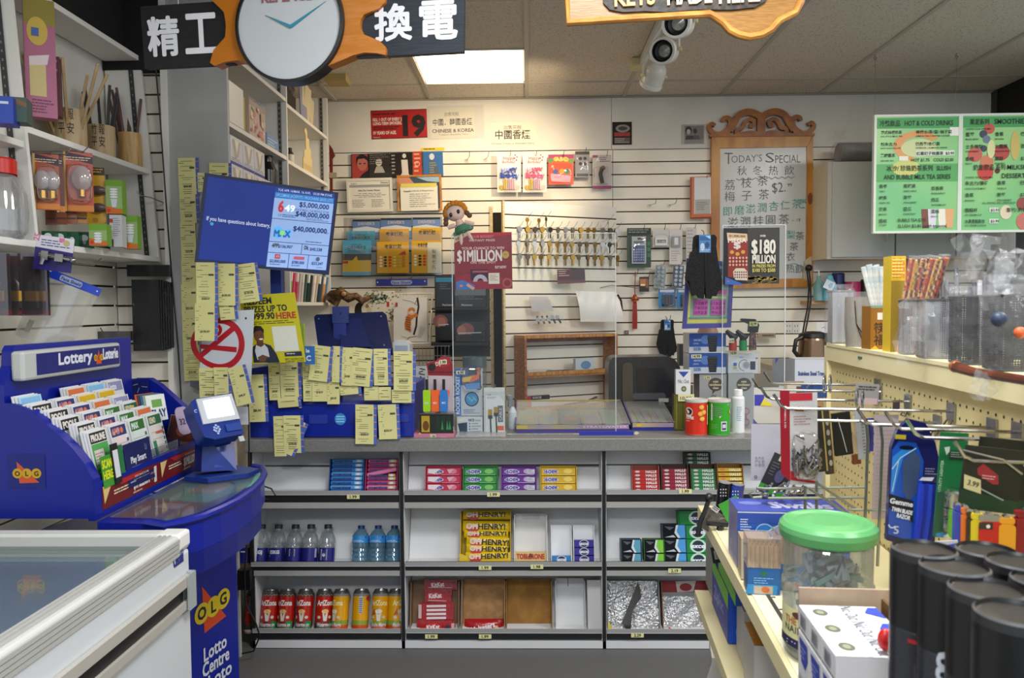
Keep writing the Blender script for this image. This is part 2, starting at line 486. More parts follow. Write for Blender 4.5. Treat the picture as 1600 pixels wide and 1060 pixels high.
t=struct('trim_1');t.box((XR-.012,4.80,.8),(XR+.004,4.849,2.745),('3c3a38',.6))
# hinged slat panel before the recess (the key board)
g=T('slatwall_board','white slatted board standing ajar before the dark recess, hung with rows of keys','wall panel')
PL=W(786,400,4.47);PRt=W(963,400,4.80)
dv=Vector((PRt.x-PL.x,PRt.y-PL.y,0));KW=dv.length;dv.normalize()
KF=Fr((PL.x,PL.y,0),dv,Z3,Vector((dv.y,-dv.x,0)),1,0,0,1)
g.part('backing').slab(KF,.012,.75,KW,2.055,-.02,-.011,GROOVE)
m=g.part('edge_trim');m.slab(KF,0,.75,.012,2.06,-.022,.001,mottled('maple','c2a878','d6c090',20,.5,(1,1,6)))
z=2.055
while z>.8:
 g.part('slat').slab(KF,.013,z-SL+.008,KW,z,-.0108,0,SLATW);z-=SL
def KP(px,py,n=0):
 p=WP(px,py,KF.O+KF.N*n,KF.N);return p
 # left wall and its return
XL=-1.69
t=struct('wall_left')
t.box((XL-.03,-1.2,0),(XL-.014,3.1,ZC),GROOVE)
t.part('wall_board').box((XL-.0138,-1.2,1.70),(XL-.004,3.1,ZC),WALLW)
z=1.69
while z>.5:
 t.part('slat').box((XL-.0138,-1.2,z-SL+.008),(XL,3.098,z),SLATW);z-=SL
YE=3.10
t=struct('wall_left_return')
xe=W(262,300,YE).x
t.box((XL,YE+.014,0),(xe,YE+.03,ZC),GROOVE)
z=2.70
while z>.5:
 t.part('slat').box((XL+.002,YE,z-SL+.008),(xe-.001,YE+.0138,z),SLATW);z-=SL
t=struct('trim_2');t.box((XL-.01,1.0,2.475),(XL+.09,3.045,ZC-.003),('0c0c0d',.8));t.box((XL,3.046,2.40),(-1.463,3.099,ZC-.003),('0c0c0d',.8))
t=struct('wall_left_rear');t.box((-1.80,3.14,0),(-1.72,4.9,ZC),WALLW)
#near shelves on the left wall
UPR=plain('dddbd5',.5);SLOT=plain('343436',.5)
g=T('shelf_unit','white wall shelves with light bulbs and bamboo pots above the lottery stand','shelves')
for nm,z,xf in(('shelf',2.455,-1.545),('shelf',2.005,-1.515),('shelf',1.655,-1.485)):
 for y0,y1 in((1.30,2.285),(2.30,3.05)):
  zz=1.955 if z==2.005 and y0<2 else z
  m=g.part(nm);m.box((XL+.004,y0,zz-.02),(xf,y1,zz),plain('e4e2dc',.5));m.mods.append(('bevel',.002))
for y in(1.28,2.285,3.052):
 m=g.part('upright');m.add([(XL+.004,y,1.635),(-1.487,y,1.635),(-1.545,y,2.47),(XL+.004,y,2.47),(XL+.004,y+.014,1.635),(-1.487,y+.014,1.635),(-1.545,y+.014,2.47),(XL+.004,y+.014,2.47)],[(0,1,2,3),(4,7,6,5),(0,4,5,1),(1,5,6,2),(2,6,7,3),(0,3,7,4)],UPR)
for y in(2.284,3.051):
 m=g.part('slotted_strip','dark slotted shelf strip')
 for x in(-1.535,):
  f=Fr((x,y-.002,1.66),(1,0,0),(-.06,0,1),(0,-1,0))
  m.slab(f,-.009,0,.009,.8,0,.0015,SLOT)
  for k in range(30):m.rect(f,-.0025,.012+k*.026,.0025,.020+k*.026,'7a7874',.0022)
#far shelves beyond the end panel
XS=-1.20
g=T('shelf_unit','tall white shelving behind the tilted screen, stocked with boxes up to the ceiling','shelves')
xe1=W(360,300,3.07).x
m=g.part('end_panel','plain grey white end panel');m.box((-1.455,3.066,0),(XS,3.082,ZC-.003),mottled('end_white','a6a6a4','aeaeac',3,.5));m.mods.append(('bevel',.002))
g.part('corner_trim').box((-1.462,3.05,.0),(-1.44,3.0655,ZC-.003),UPR)
g.part('back_panel').box((-1.455,3.083,.5),(-1.447,4.6,ZC-.003),UPR)
for y in(3.82,4.60):
 m=g.part('upright');m.box((-1.446,y,.9),(XS,y+.016,ZC-.05),UPR)
for y in(3.818,4.598):
 m=g.part('slotted_strip','dark slotted shelf strip');f=BF((-1.235,y,1.5))
 m.slab(f,-.009,0,.009,1.2,0,.0015,('8a8880',.4,.6))
 for k in range(46):m.rect(f,-.004,.01+k*.026,.004,.024+k*.026,'3a3630',.0022)
for z in(2.49,2.20,1.92):
 m=g.part('shelf');m.box((-1.446,3.083,z-.018),(XS-.002,3.819,z),OFFW)
for z in(2.47,2.19,1.86,1.475,1.19):
 m=g.part('shelf');m.box((-1.446,3.837,z-.018),(XS-.002,4.599,z),OFFW)
#the sales counter
g=T('counter','grey topped sales counter with three bays of sloping candy shelves in front','counter')
YF,ZT=3.15,.90
X0,X1=-1.18,W(1180,800,YF).x
D1,D2=W(627.5,800,YF).x,W(944,800,YF).x
TOPG=mottled('counter_laminate','74736f','807f7b',200,.35)
m=g.part('worktop');m.box((X0-.004,YF-.035,ZT-.054),(1.30,3.76,ZT),TOPG);m.mods.append(('bevel',.004))
g.part('carcass').box((X0,3.43,.0),(1.25,3.74,ZT-.055),'cfccc6')
EDGE=plain('1b1b1d',.45);WIN=plain('d6d6d6',.5);LIP=plain('9a9a98',.4)
zr=lambda py:1.45-(py-477)*YF/FPX+.004
xs=[(X0,D1-.012),(D1+.012,D2-.010),(D2+.010,1.25)]
for x in(X0+.004,D1,D2,1.24):
 m=g.part('divider','black edged divider');m.box((x-.007,YF,.002),(x+.007,3.429,ZT-.0545),EDGE)
 m.box((x+.0071,YF+.012,.03),(x+.010,3.428,ZT-.0545),WIN);m.box((x-.010,YF+.012,.03),(x-.0071,3.428,ZT-.0545),WIN)
rows=[(705,770),(799,885),(908,993)]
for bi,(a,b)in enumerate(xs):
 for ri,(pt,pb)in enumerate(rows):
  zt,zb=zr(pt)+(.012 if ri==0 else 0),zr(pb)
  m=g.part('back_board');lean=.06 if ri==0 else .10
  m.add([(a,YF+.105,zb-.022),(b,YF+.105,zb-.022),(b,YF+.105+lean,zt),(a,YF+.105+lean,zt)],[(0,1,2,3)],WIN)
  if ri==0:m.add([(a,YF+.128,zb+.075),(b,YF+.113,zb+.075),(b,YF+.13,zb+.08),(a,YF+.130,zb+.08)],[(0,1,2,3)],('55524c',.8))
  m=g.part('shelf');m.box((a,YF+.004,zb-.026),(b,YF+.13,zb-.020),WIN)
  m=g.part('price_rail','clear grey price rail');m.box((a,YF-.002,zb-.018),(b,YF+.0035,zb-.002),LIP);m.box((a,YF-.003,zb-.0195),(b,YF+.003,zb-.0182),'d8d8d4')
  m=g.part('shelf_edge','black shelf edge');zq=zr((782.5,893,1004)[ri]);m.box((a,YF+.0036,zq-.016),(b,YF+.012,zq+.019),EDGE)
  if ri<2:m=g.part('shelf_edge','grey shelf edge');m.box((a,YF+.001,zr((799,908)[ri])),(b,YF+.22,zr((790,900)[ri])),('a5a39e',.4))
m=g.part('base_strip','white base strip');m.box((X0,YF,.003),(1.25,YF+.03,.032),WIN)
#the gondola on the right
GB=Vector((.867,2.15,0));GD=Vector((.0782,.9969,0));GO=Vector((-.9969,.0782,0))
def GP(t_,d,z):return GB+GD*t_+GO*d+Z3*z
def gon(px,py,d):return WP(px,py,GB+GO*d,GO)
CREAM=mottled('cream_steel','d8cc9e','e2d6aa',3,.45);PEG=mottled('pegboard_cream','cdbb86','d6c692',3,.55)
g=T('gondola_shelf','cream pegboard shop gondola with chrome hooks and shelves, at the aisle','shelves')
GF=Fr(GB,GD,Z3,GO)
m=g.part('top_rail');m.slab(GF,-1.9,1.285,.06,1.325,-.05,.012,CREAM)
g.part('top_ledge').slab(GF,-1.9,1.3255,.06,1.3335,-.16,.014,CREAM)
m=g.part('pegboard');m.slab(GF,-1.9,.12,.06,1.2845,-.03,0,PEG)
pk=g.part('peg_holes');pk.props['kind']='stuff'
for a in range(74):
 for b in range(26):
  u,v=-1.85+a*.0254,.62+b*.0254
  if v<1.27:pk.ell(GF,u,v,.0032,.0032,('2a2218',.9),.0004,6)
g.part('end_upright').slab(GF,.061,.0,.085,1.325,-.04,.012,CREAM)
for z,d,t0 in((.87,.385,.0),(.60,.385,.06),(.15,.45,.06)):
 m=g.part('shelf');m.slab(GF,-1.9,z-.004,t0,z,.004,d,CREAM);m.slab(GF,-1.9,z-.034,t0,z-.0045,d-.02,d,CREAM);m.mods.append(('bevel',.002))
 for q in range(3):g.part('shelf_bracket').slab(Fr(GP(-1.2+q*.6,0,z),GO,Z3,GD),.003,-.05,.3,-.005,-.002,.002,CREAM)
m=g.part('price_strip');m.slab(GF,-1.9,.8705,-.05,.8725,.30,.375,'ded8b8')
#hanging signs and track lights
# watch shaped sign
sq=PQ([(219,10),(725,-23),(724,81),(226,107)],[2.28,2.12,2.12,2.28],505,97)
def cs(px,py):
 u=px-222;a=10-33*u/505;b=107-26*u/505
 return(u,97*(py-a)/(b-a))
g=T('shop_sign','wrist watch shaped wooden sign with white dial and white Chinese characters on black strap','sign')
m=g.part('strap','black strap board');m.slab(sq,0,0,150,97,-.02,0,mottled('black_board','0c0c10','17171c',20,.5,(1,1,12)))
m=g.part('strap','blackboard grey strap board');m.slab(sq,345,0,505,97,-.02,0,mottled('grey_board','1e242c','2e343c',20,.45,(1,1,30)))
OR=plain('ae6612',.35);ORL=mottled('orange_wood','b06c26','ba783c',12,.35,(1,1,8))
def wing(P,sp):
 top=[(x,81-y)for x,y in P[::-1]if y>41]
 P=[p for p in P if p[1]>41 or True]
 m=g.part('lug','orange wooden lug')
 pts=[cs(*p)for p in top+[p for p in P if p[1]>41]]
 m.prism(sq,pts,-.026,.014,sp,OR)
 m.mods.append(('bevel',.006))
L_=[(430,120),(407,101),(397,98),(382,96),(360,99),(344,105),(337,100),(344,80),(352,72),(364,60),(366,44)]
wing(L_[::-1][1:]and[(366,44),(364,60),(352,72),(344,80),(337,100),(344,105),(360,99),(382,96),(397,98),(407,101),(430,112),(460,112),(460,42)],OR)
wing([(576,43),(577,48),(582,56),(605,66),(614,75),(614,88),(600,85),(582,84),(565,88),(547,96),(532,102),(505,112),(478,112),(478,42)],ORL)
cu,cv=cs(469,41)
O_=sq.p(cu,cv);kx=sq.k
m=g.part('dial','pale dial with black rim')
m.lathe(O_,[(.001,-.02),(85*kx*.985,-.02),(85*kx*.985,.028),(80.5*kx*.985,.030),(80.3*kx*.985,.024),(0,.024)],BLACK,56,sq.N)
m.lathe(O_,[(80.4*kx*.985,.0242),(0,.0242)],('b6babd',.22),56,sq.N)
m=g.part('hands','teal watch hands')
def hand(x,y,w_):
 a,b=cs(472,46),cs(x,y);L=math.hypot(b[0]-a[0],b[1]-a[1]);nx,ny=-(b[1]-a[1])/L,(b[0]-a[0])/L
 m.prism(sq,[(a[0]+nx*w_,a[1]+ny*w_),(b[0],b[1]),(a[0]-nx*w_,a[1]-ny*w_)],.0245,.027,'2f7f94')
hand(433,28,2.6);hand(527,7,2.6)
u,v=cs(428,9);g.part('lettering','maroon lettering').text(sq,u,v,14,'REPLACE','8d5560','l',79,.03,.0262)
for ch,x0,y0,x1,y1 in(('精',231,27,285,87),('工',294,22,349,82),('換',595,7,652,63),('電',662,2,719,61)):
 (u0,v0),(u1,v1)=cs(x0,y0),cs(x1,y1);m=g.part('character','white Chinese character')
 vs,fs,a0,a1,b0,b1=text_mesh(ch,0);d=1.6
 kx_,ky_=(u1-u0-2*d)/(a1-a0),(v1-v0-2*d)/(b1-b0)
 for i in range(8):
  ex,ey=d*math.cos(i*.785),d*math.sin(i*.785)
  m.add([sq.p(u0+d+ex+(a-a0)*kx_,v1-d+ey-(b-b0)*ky_,.002+i*.00005)for a,b in vs],fs,('d8d8dc',.5))
for u in(60,450):
 p=sq.p(u,3,-.01);g.part('hanging_wire').tube([p,(p.x,p.y,ZC)],.0012,STEEL)
 # key sign
kf=PF(1067,0,2.0,roll=-1.2)
def kc(px,py):return(px,py+(px-1067)*.021)
P=[(889,-62),(891,32),(1000,27),(1107,22),(1117,28),(1127,35),(1137,47),(1150,54),(1167,58),(1185,55),(1200,47),(1212,34),(1237,22),(1245,7),(1248,-15),(1244,-40),(1225,-60)]
g=T('shop_sign','carved oak key cutting sign with raised letters on dark panel under ceiling','sign')
OAKS=mottled('oak_sign','7e5418','94692a',30,.35,(1,1,14),.1)
m=g.part('board','honey oak board');m.prism(kf,[kc(*p)for p in P],-.025,0,OAKS);m.mods.append(('bevel',.004))
rim=[kf.p(*kc(*p),.004)for p in P];m=g.part('moulded_rim');m.tube(rim,.009,OAK,8)
pn=g.part('letter_panel','dark carved letter panel')
pts=[kc(x,y)for x,y in((950,-40),(944,-20),(946,4),(955,14),(975,18),(1010,17),(1040,19),(1090,16),(1140,17),(1175,14),(1190,6),(1198,-8),(1196,-30),(1185,-42))]
pn.prism(kf,pts,.0002,.006,mottled('burnt_wood','15100c','3a2c20',60,.6,(1,1,1),.6))
l=g.part('lettering','raised gold letters')
u,v=kc(962,10);l.text(kf,u,v,27,'KEYS','c89a58','l',62,.025,.012,-1.2,.006)
l=g.part('lettering','raised cream letters');u,v=kc(1042,9);l.text(kf,u,v,27,'MADE','d9c8a8','l',68,.025,.012,-1.2,.006)
l=g.part('lettering','raised cream letters');u,v=kc(1120,8);l.text(kf,u,v,27,'HERE','dccbb0','l',62,.025,.012,-1.2,.006)
for x in(920,1210):
 p=kf.p(x,-50,-.01);g.part('hanging_wire').tube([p,(p.x,p.y,ZC)],.0012,STEEL)
 # track and spots
LW=plain('cfcfc8',.35)
g=T('light_track','white ceiling light track carrying three round spotlights','light track')
g.part('rail').box((.594,2.5,2.708),(.626,4.10,ZC-.0005),LW)
m=g.part('feed_box','cream end feed box');m.box((.555,4.08,2.700),(.628,4.17,ZC-.0005),('cfc68e',.5));m.mods.append(('bevel',.004))
def track_spot(px,py,Y,d,lab):
 c=W(px,py,Y);d=Vector(d).normalized()
 g=T('track_spotlight',lab,'spotlight','spotlights on the ceiling track')
 b=g.part('lamp_body','white lamp body');r=.055
 prof=[(0,-.075)]+[(r*math.sin(R(a)),-.02-r*math.cos(R(a)))for a in range(15,91,15)]+[(r,.035),(r+.004,.036),(r+.006,.05),(r+.002,.056),(r-.008,.056),(r-.012,.02,BLACK),(.028,.012,BLACK),(0,.012,BLACK)]
 b.lathe(c,prof,LW,24,d)
 l=g.part('lamp_lens','grey ribbed lens');l.lathe(c,[(.030,.013),(.026,.022),(0,.028)],plain('9a9894',.15,.3),20,d)
 k=g.part('yoke');s_=d.cross(Z3).normalized()*(r+.006)
 top=Vector((.61,c.y,2.7075))
 k.tube([c-s_,c-s_+Z3*.05,top-Z3*.01,top],.006,LW);k.tube([c+s_,c+s_+Z3*.05,top-Z3*.012],.006,LW)
 for q in(-1,1):g.part('yoke_knob').cyl(c+s_*q,c+s_*q*1.18,.009,('c8bc8a',.5),10)
track_spot(1062,37,3.12,(-.42,-.85,-.25),'white track spotlight partly behind the carved key sign')
track_spot(1040,80,3.50,(-.42,-.85,-.25),'white track spotlight with open black front, middle of the three')
track_spot(1022,119,3.92,(-.28,.72,-.75),'white track spotlight turned to the back wall, lowest of the three')
spot('track_spot_light',(.50,3.98,2.50),(-.75,4.85,2.05),SPOT_W,105,(1,.80,.52),1.)
# menu boards
g=T('menu_board','hanging green drinks menu of two panels in a white frame','menu board')
mf=PF(1500,272,4.1)
fr=g.part('frame','white frame')
for a,b,c_,d_ in((1369,181,1632,184.5),(1369,358,1632,361.5),(1369,184.5,1372.5,358),(1496.5,184.5,1502.5,358),(1628.5,184.5,1632,358)):fr.slab(mf,a,b,c_,d_,-.02,.004,'d8e0d8')
GRN=mottled('menu_green','74bf84','a0d488',2.2,.35,(1,1,1),0,.35,.65,1)
MT=plain('17301c',.5)
for k,x0 in enumerate((1372.5,1502.5)):
 m=g.part('menu_panel',('green hot and cold drinks panel','green smoothie and dessert panel')[k]);x1=x0+(124 if k==0 else 126)
 m.slab(mf,x0,184.5,x1,358,-.015,0,GRN)
 q=m.sub('menu_print')
 q.rect(mf,x0,186,x1,202,'4aa05c');q.rect(mf,x0,256,x1,283,'58a862')if k==0 else None
 def tx(x,y,h,s,w=None,b=.012,c=MT):q.text(mf,x,y,h,s,c,'l',w,b)
 if k==0:
  q.ring(mf,1435,229,14,23,('d89a58',.4),None,28,100,330,1.6);q.ell(mf,1437,232,27,14,'c9d6a0');q.ell(mf,1418,262,22,12,'c8cf7a')
  for(cx,c1)in((1449,'7a4a3c'),(1459,'d9d8e4'),(1474,'e8e4d8'),(1485,'dda878')):q.poly(mf,[(cx-7,325),(cx+7,325),(cx+5,354),(cx-5,354)],c1)
  q.rect(mf,1483,201,1499,214,'e8ece4');q.rect(mf,1432,236,1491,244,'d8e4d4');q.rect(mf,1407,244,1421,251,'e2e8da')
  tx(1377,198,7,'冷熱飲品',31);tx(1415,198,7.5,'HOT & COLD DRINKS',73)
  tx(1379,210,4,'港式絲襪奶茶',32);tx(1379,215,2.2,'H.K STYLE MILK TEA',33)
  tx(1432,210,4,'檸檬水/茶/蜜/ 柚子蜜',54);tx(1432,215,2.2,'LEMON TEA / WATER/ HONEY',52)
  tx(1379,228,4,'熱朱古力',24);tx(1379,233,2.2,'HOT CHOCOLATE',30);tx(1432,228,4,'巴西莓/杏仁霜',36);tx(1432,233,2.2,'HORLICK / ALMOND DRINK',48)
  tx(1379,245,4.2,'黑糖薑茶',22);tx(1379,252,2.2,'GINGER TEA',20);tx(1433,242.5,4,'紅棗杞子桂圓茶  $3.95',57)
  tx(1425,252.5,4.6,'HOT $1.75',28);tx(1459,252.5,4.6,'COLD $2.00',30)
  tx(1388,266,6.5,'冰沙/ 珍珠奶茶系列',70);tx(1464,266,6.5,'SLUSH',21);tx(1384,279,6.8,'AND BUBBLE MILK TEA SERIES',101)
  for i,(a,b,c2)in enumerate((('香芋','青蘋果','百香果'),('綠茶','草莓','西瓜'),('芒果','蜜瓜','蜜桃'))):
   y=292+i*17.5
   for x,s_,e_ in((1377,a,('TARO','GREEN TEA','MANGO')[i]),(1414,b,('GREEN APPLE','STRAWBERRY','HONEYDEW')[i]),(1456,c2,('PASSIONFRUIT','WATERMELON','PEACH')[i])):tx(x,y+(4 if x>1450 else 0),4.4,s_);tx(x,y+6.5+(4 if x>1450 else 0),2.3,e_)
  tx(1377,345,4.4,'荔枝');tx(1377,350,2.3,'LYCHEE');tx(1406,344,4.8,'BUBBLE TEA $2.75',42);tx(1406,353,4.8,'SLUSH $3.80 (with tapioca)',74)
 else:
  for cx,cy,r,c1 in((1543,204,8,'c85a4c'),(1534,212,6,'3e4a58'),(1539,220,6,'707c8e'),(1535,234,5,'3e4a58'),(1522,243,11,'c86458'),(1562,240,12,'b84c44'),(1546,243,6,'4a5060'),(1540,254,10,'d08060'),(1538,270,12,'c8463c'),(1556,268,4,'5c3030')):q.ell(mf,cx,cy,r,r,c1)
  q.ell(mf,1582,230,7,22,'cdb86a');q.ell(mf,1546,235,6,14,'d8dca0')
  for cx,cy,r,c1 in((1594,318,8,'98504a'),(1570,331,9,'e0d4b8'),(1597,345,11,'c8786c')):q.ell(mf,cx,cy,r,r*1.2,c1)
  q.rect(mf,1545,324,1559,331,'e6eae0');q.rect(mf,1545,341,1559,348,'e6eae0')
  tx(1513,197,6.5,'果泥系列',29);tx(1550,197,7.5,'SMOOTHIE SERIES',72)
  tx(1507,205.5,2.4,'CHOICE YOUR OWN MIX',38)
  for i,(a,b,e1,e2)in enumerate((('藍莓','香蕉','MIXED BERRY','BANANA'),('士多啤梨','火龍果','STRAWBERRY','DRAGON FRUIT'),('香桃','鳳梨','PEACH','PINEAPPLE'))):
   y=215+i*18.5;tx(1507,y,4.6,a);tx(1507,y+6,2.3,e1);tx(1551,y,4.6,b);tx(1551,y+6,2.3,e2);tx(1590,y,4.6,('巴西莓','百香果','$3.95')[i])
  tx(1519,266,6.5,'奶昔/甜品 系列',48);tx(1570,266,6.8,'MILKSHAKE &',55);tx(1562,279,6.8,'DESSERT SERIES',64);tx(1507,279,2.6,'CHOICE YOUR OWN MIX',42)
  for i,(a,b,e1,e2)in enumerate((('朱古力/薄荷','香草','CHOCOLATE MINT','VANILLA'),('香蕉','草莓','BANANA','STRAWBERRY'))):
   y=289+i*18;tx(1507,y,4.6,a);tx(1507,y+7,2.5,e1);tx(1555,y,4.6,b);tx(1555,y+7,2.5,e2);tx(1590,y,4.6,('巴西','$2.95')[i])
  tx(1533,318,2.6,'ALL DRINKS SIZE LARGE $2.50',50);tx(1507,330,4.6,'雪糕杯');tx(1507,336,2.5,'ICE CREAM CUP');tx(1570,330,4.6,'聖代/ 奶昔',30);tx(1546,329.5,4,'$2.95');tx(1546,346.5,4,'$3.99');tx(1507,347,4.6,'水果雪糕新地',30);tx(1507,352,2.5,'ICE CREAM SUNDAE')
for x in(1369.5,1492):
 p=mf.p(x,182);c=g.part('hanging_wire');c.tube([p,(p.x,p.y,ZC-.012)],.0009,('6a6a68',.4));c.tube([(p.x,p.y,ZC-.012),(p.x+.008,p.y,ZC-.02),(p.x,p.y,ZC-.028),(p.x-.008,p.y,ZC-.02),(p.x,p.y,ZC)],.0015,GUNM)
#things on the back wall
def sheet_sign(name,label,cat,x0,y0,x1,y1,Y,col,**k):return card(name,label,cat,x0,y0,x1,y1,Y-.006,col,**k)
g,q,f=sheet_sign('warning_sign','red no tobacco sale to minors sign with big black number nineteen','sign',580,172,667,216,YB,('a8181a',.4),roll=-1.2)
q.rect(f,580,172,667,173,'3a0a0c');q.rect(f,580,215,667,216,'3a0a0c')
q.text(f,629,211,29,'19','140808','l',36,.05);q.text(f,583,188.5,4.6,'KILL 1 OUT OF EVERY 2','ead8d0','l',45,.03);q.text(f,583,194.5,4.6,'LONG-TERM SMOKERS.','ead8d0','l',45,.03)
q.lines(f,583,177,640,182,1,'4a0c0e');q.lines(f,583,197,625,203,2,'4a0c0e',.5);q.text(f,583,209,4.8,'19 YEARS OF AGE.','ead8d0','l',36,.03);q.text(f,583,214.5,2.4,'Ontario','d8c0b8')
PAPER=plain('e2dcc8',.6)
g,q,f=sheet_sign('notice','cream notice offering Chinese and Korean tobacco, wrapped in clear film','notice',672,169,741,216,YB,PAPER,roll=-1)
q.text(f,706,181,4.6,'出售完稅','6a6250','c',22);q.text(f,707,195,8,'中國．韓國香煙','4c463a','c',61,.015);q.text(f,675,206.5,5.2,'CHINESE & KOREA','5a5444','l',65,.03);q.text(f,708,211,2.4,'Tobacco Available Here','6a6250','c',46)
m=g.part('clear_film');ff=f.at(.003);m.sheet(ff,668,166,756,217,BAG,lambda a,b:.002+.004*math.sin(a*17+b*9),10,6)
g,q,f=sheet_sign('notice','cream notice offering Chinese tobacco beside the lit patch of wall','notice',768,192,837,226,YB,PAPER)
q.text(f,801,202,5,'出售完稅','5a5444','c',27);q.text(f,801,216,10.5,'中國香煙','38342c','c',54,.015);q.text(f,801,225,2.6,'Chinese Tobacco Available Here','5a5444','c',66)
def cd(label,x0,y0,x1,y1,col,draw,roll=0,cat='disc case',name='disc_case',Y=YB,th=.01):
 g,q,f=carton(name,label,cat,x0,y0,x1,y1,Y-th-.003,th,(col,.2),roll=roll,group='disc cases on the back wall' if cat=='disc case' else None)
 draw(q,f);return g
def d1(q,f):q.rect(f,550,242,575,279,'a83c34');q.ell(f,566,255,8,12,'b8685a');q.poly(f,[(557,246),(566,240.5),(575,246),(575,253),(570,248),(560,249),(557,258)],'16100f');q.ell(f,563,256,2,1,'20100e');q.ell(f,570,256,2,1,'20100e');q.poly(f,[(566,272),(575,266),(575,279),(560,279)],'1c1416')
cd('red lit male portrait on a disc case, first beside the shelves',549,241,577,280,'1c1416',d1,-1)
def d2(q,f):q.ell(f,592,254,5,6,'c8c0b8');q.poly(f,[(582,276),(588,260),(597,260),(604,276)],'aca49c');q.lines(f,578,242,608,258,5,'6a645e');q.rect(f,577,270,608,276,'2a2624')
cd('black and white figure portrait on a disc case beside the red portrait',577,240,609,277,'35302e',d2,-1)
def d3(q,f):q.ell(f,632,244,3,3.5,'d0c8c0');q.poly(f,[(627,250),(637,250),(638,272),(642,276),(624,276),(628,270)],'cfc8be');q.lines(f,612,242,618,274,6,'a8a098')
cd('dark disc case with a standing figure in a pale gown',610,239,644,276,'2a2422',d3,-1)
cd('narrow red disc case beside the blue one',645,237,659,274,'b8442c',lambda q,f:(q.lines(f,647,240,657,272,5,'e0a890'),q.ring(f,652,256,3,4,'e8b8a0')),-1)
def d5(q,f):q.ell(f,675,245,4,5,'c8ccd0');q.poly(f,[(670,251),(680,251),(684,264),(687,274),(668,274),(671,262)],'4e5a60');q.lines(f,671,254,682,272,5,'8a9498');q.rect(f,660,237,662,274,'2a4668')
cd('blue disc case with a figure in a dark gown, under yellow tape',660,237,692,274,'3f6ea6',d5,-1)
g,q,f=sheet_sign('label_strip','yellow label strip above the blue disc case','label',658,231,694,235.5,YB,('e0c420',.5),roll=-1);q.lines(f,662,232,690,235,1,'5a4a10',.5)
# framed certificates
g=T('framed_certificate','white framed printed licence, plain and unlabelled by colour','certificate');g.props['label']='white framed printed certificate with a grey header band, under the disc cases'
f=PF(577,305,YB-.03,roll=-.8,pitch=-3)
m=g.part('frame','white frame')
for a in((542,279,613,283),(542,327,613,331),(542,283,545.5,327),(609.5,283,613,327)):m.slab(f,*a,-.015,.004,'dcd8c8')
q=g.part('certificate');q.slab(f,545.5,283,609.5,327,-.01,0,'e4e0d0')
q=q.sub('certificate_print');q.rect(f,546,289,609,293,'9a9c98');q.text(f,607,287.5,2.6,'Ontario','24201c','r',None,.02);q.text(f,549,288,2.2,'Licence','6a665c');q.text(f,577,299,2.6,'Sales Tax Vendor Permit','3c382e','c',34,.01);q.lines(f,552,302,604,310,3,'8a867a',.3,1,'c');q.lines(f,550,312,575,325,5,'8a867a',.3,2);q.lines(f,580,312,606,325,5,'8a867a',.3,3)
g=T('framed_certificate','wooden framed picture half covered by a white printed form with yellow band','certificate')
f=PF(656,304,YB-.035,roll=-.8,pitch=-3)
m=g.part('frame','light wood frame')
for a in((621,274,690,277),(621,326,690,329),(621,277,624,326),(687,277,690,326)):m.slab(f,*a,-.015,.004,OAK)
q=g.part('picture');q.slab(f,624,277,687,326,-.01,0,'3c4a5e');q.poly(f,[(624,277),(640,277),(650,290),(624,296)],'c88a6a');q.poly(f,[(650,277),(687,277),(687,286),(668,284)],'9ab8c8')
q=g.part('form','white printed form');q.slab(f,626,291,684,329,.005,.008,'e6e2d2');q=q.sub('form_print');q.z=.009
q.rect(f,627,287,683,293,'d8cc5a');q.text(f,631,300,2.4,'Ontario','24201c','l',None,.02);q.text(f,640,299.5,2.2,'Certificate of Registration','5a564a','l',38);q.lines(f,640,303,680,325,7,'8a867a',.25,5)
# wall pocket rack of learner's booklets
g=T('booklet_rack','clear acrylic wall rack holding rows of blue and yellow booklets','rack')
rf=PF(615,385,YB)
m=g.part('backing_sheet','clear backing sheet');m.slab(rf,538,340,692,431,.002,.004,CLEAR)
for v0,v1,n in((362,392,.035),(385,431,.065)):
 m=g.part('pocket','clear pocket');m.slab(rf,536,v0,692,v1,n,n+.002,CLEAR);m.slab(rf,536,v1-1.5,692,v1,.005,n,CLEAR)
BK=[('blue road booklet with white title, top row nearest the shelves',551,343,594,372,.012,'5a7aa8',0),('blue road booklet with white title, middle of the top row',595,341,643,372,.012,'5876a4',0),('blue road booklet with white title, top row next to the doll',645,340,688,370,.012,'6a88b4',0),('light blue booklet peeking out behind another, by the shelves',542,361,586,385,.022,'58a8c8',1),('yellow Chinese driving booklet, middle row, centre',593,358,639,380,.022,'dba418',2),('yellow Chinese driving booklet, middle row next to the doll',644,356,690,378,.022,'dca81c',2),('blue and yellow booklet with road photo, front row',535,376,580,431,.045,'4c9cc0',3),('yellow booklet with Chinese title and coloured marks, front row centre',589,378,639,427,.045,'d2a010',4),('yellow booklet with a pale slip over it, front row beside the clear sheet',643,376,690,427,.045,'d2a210',5)]
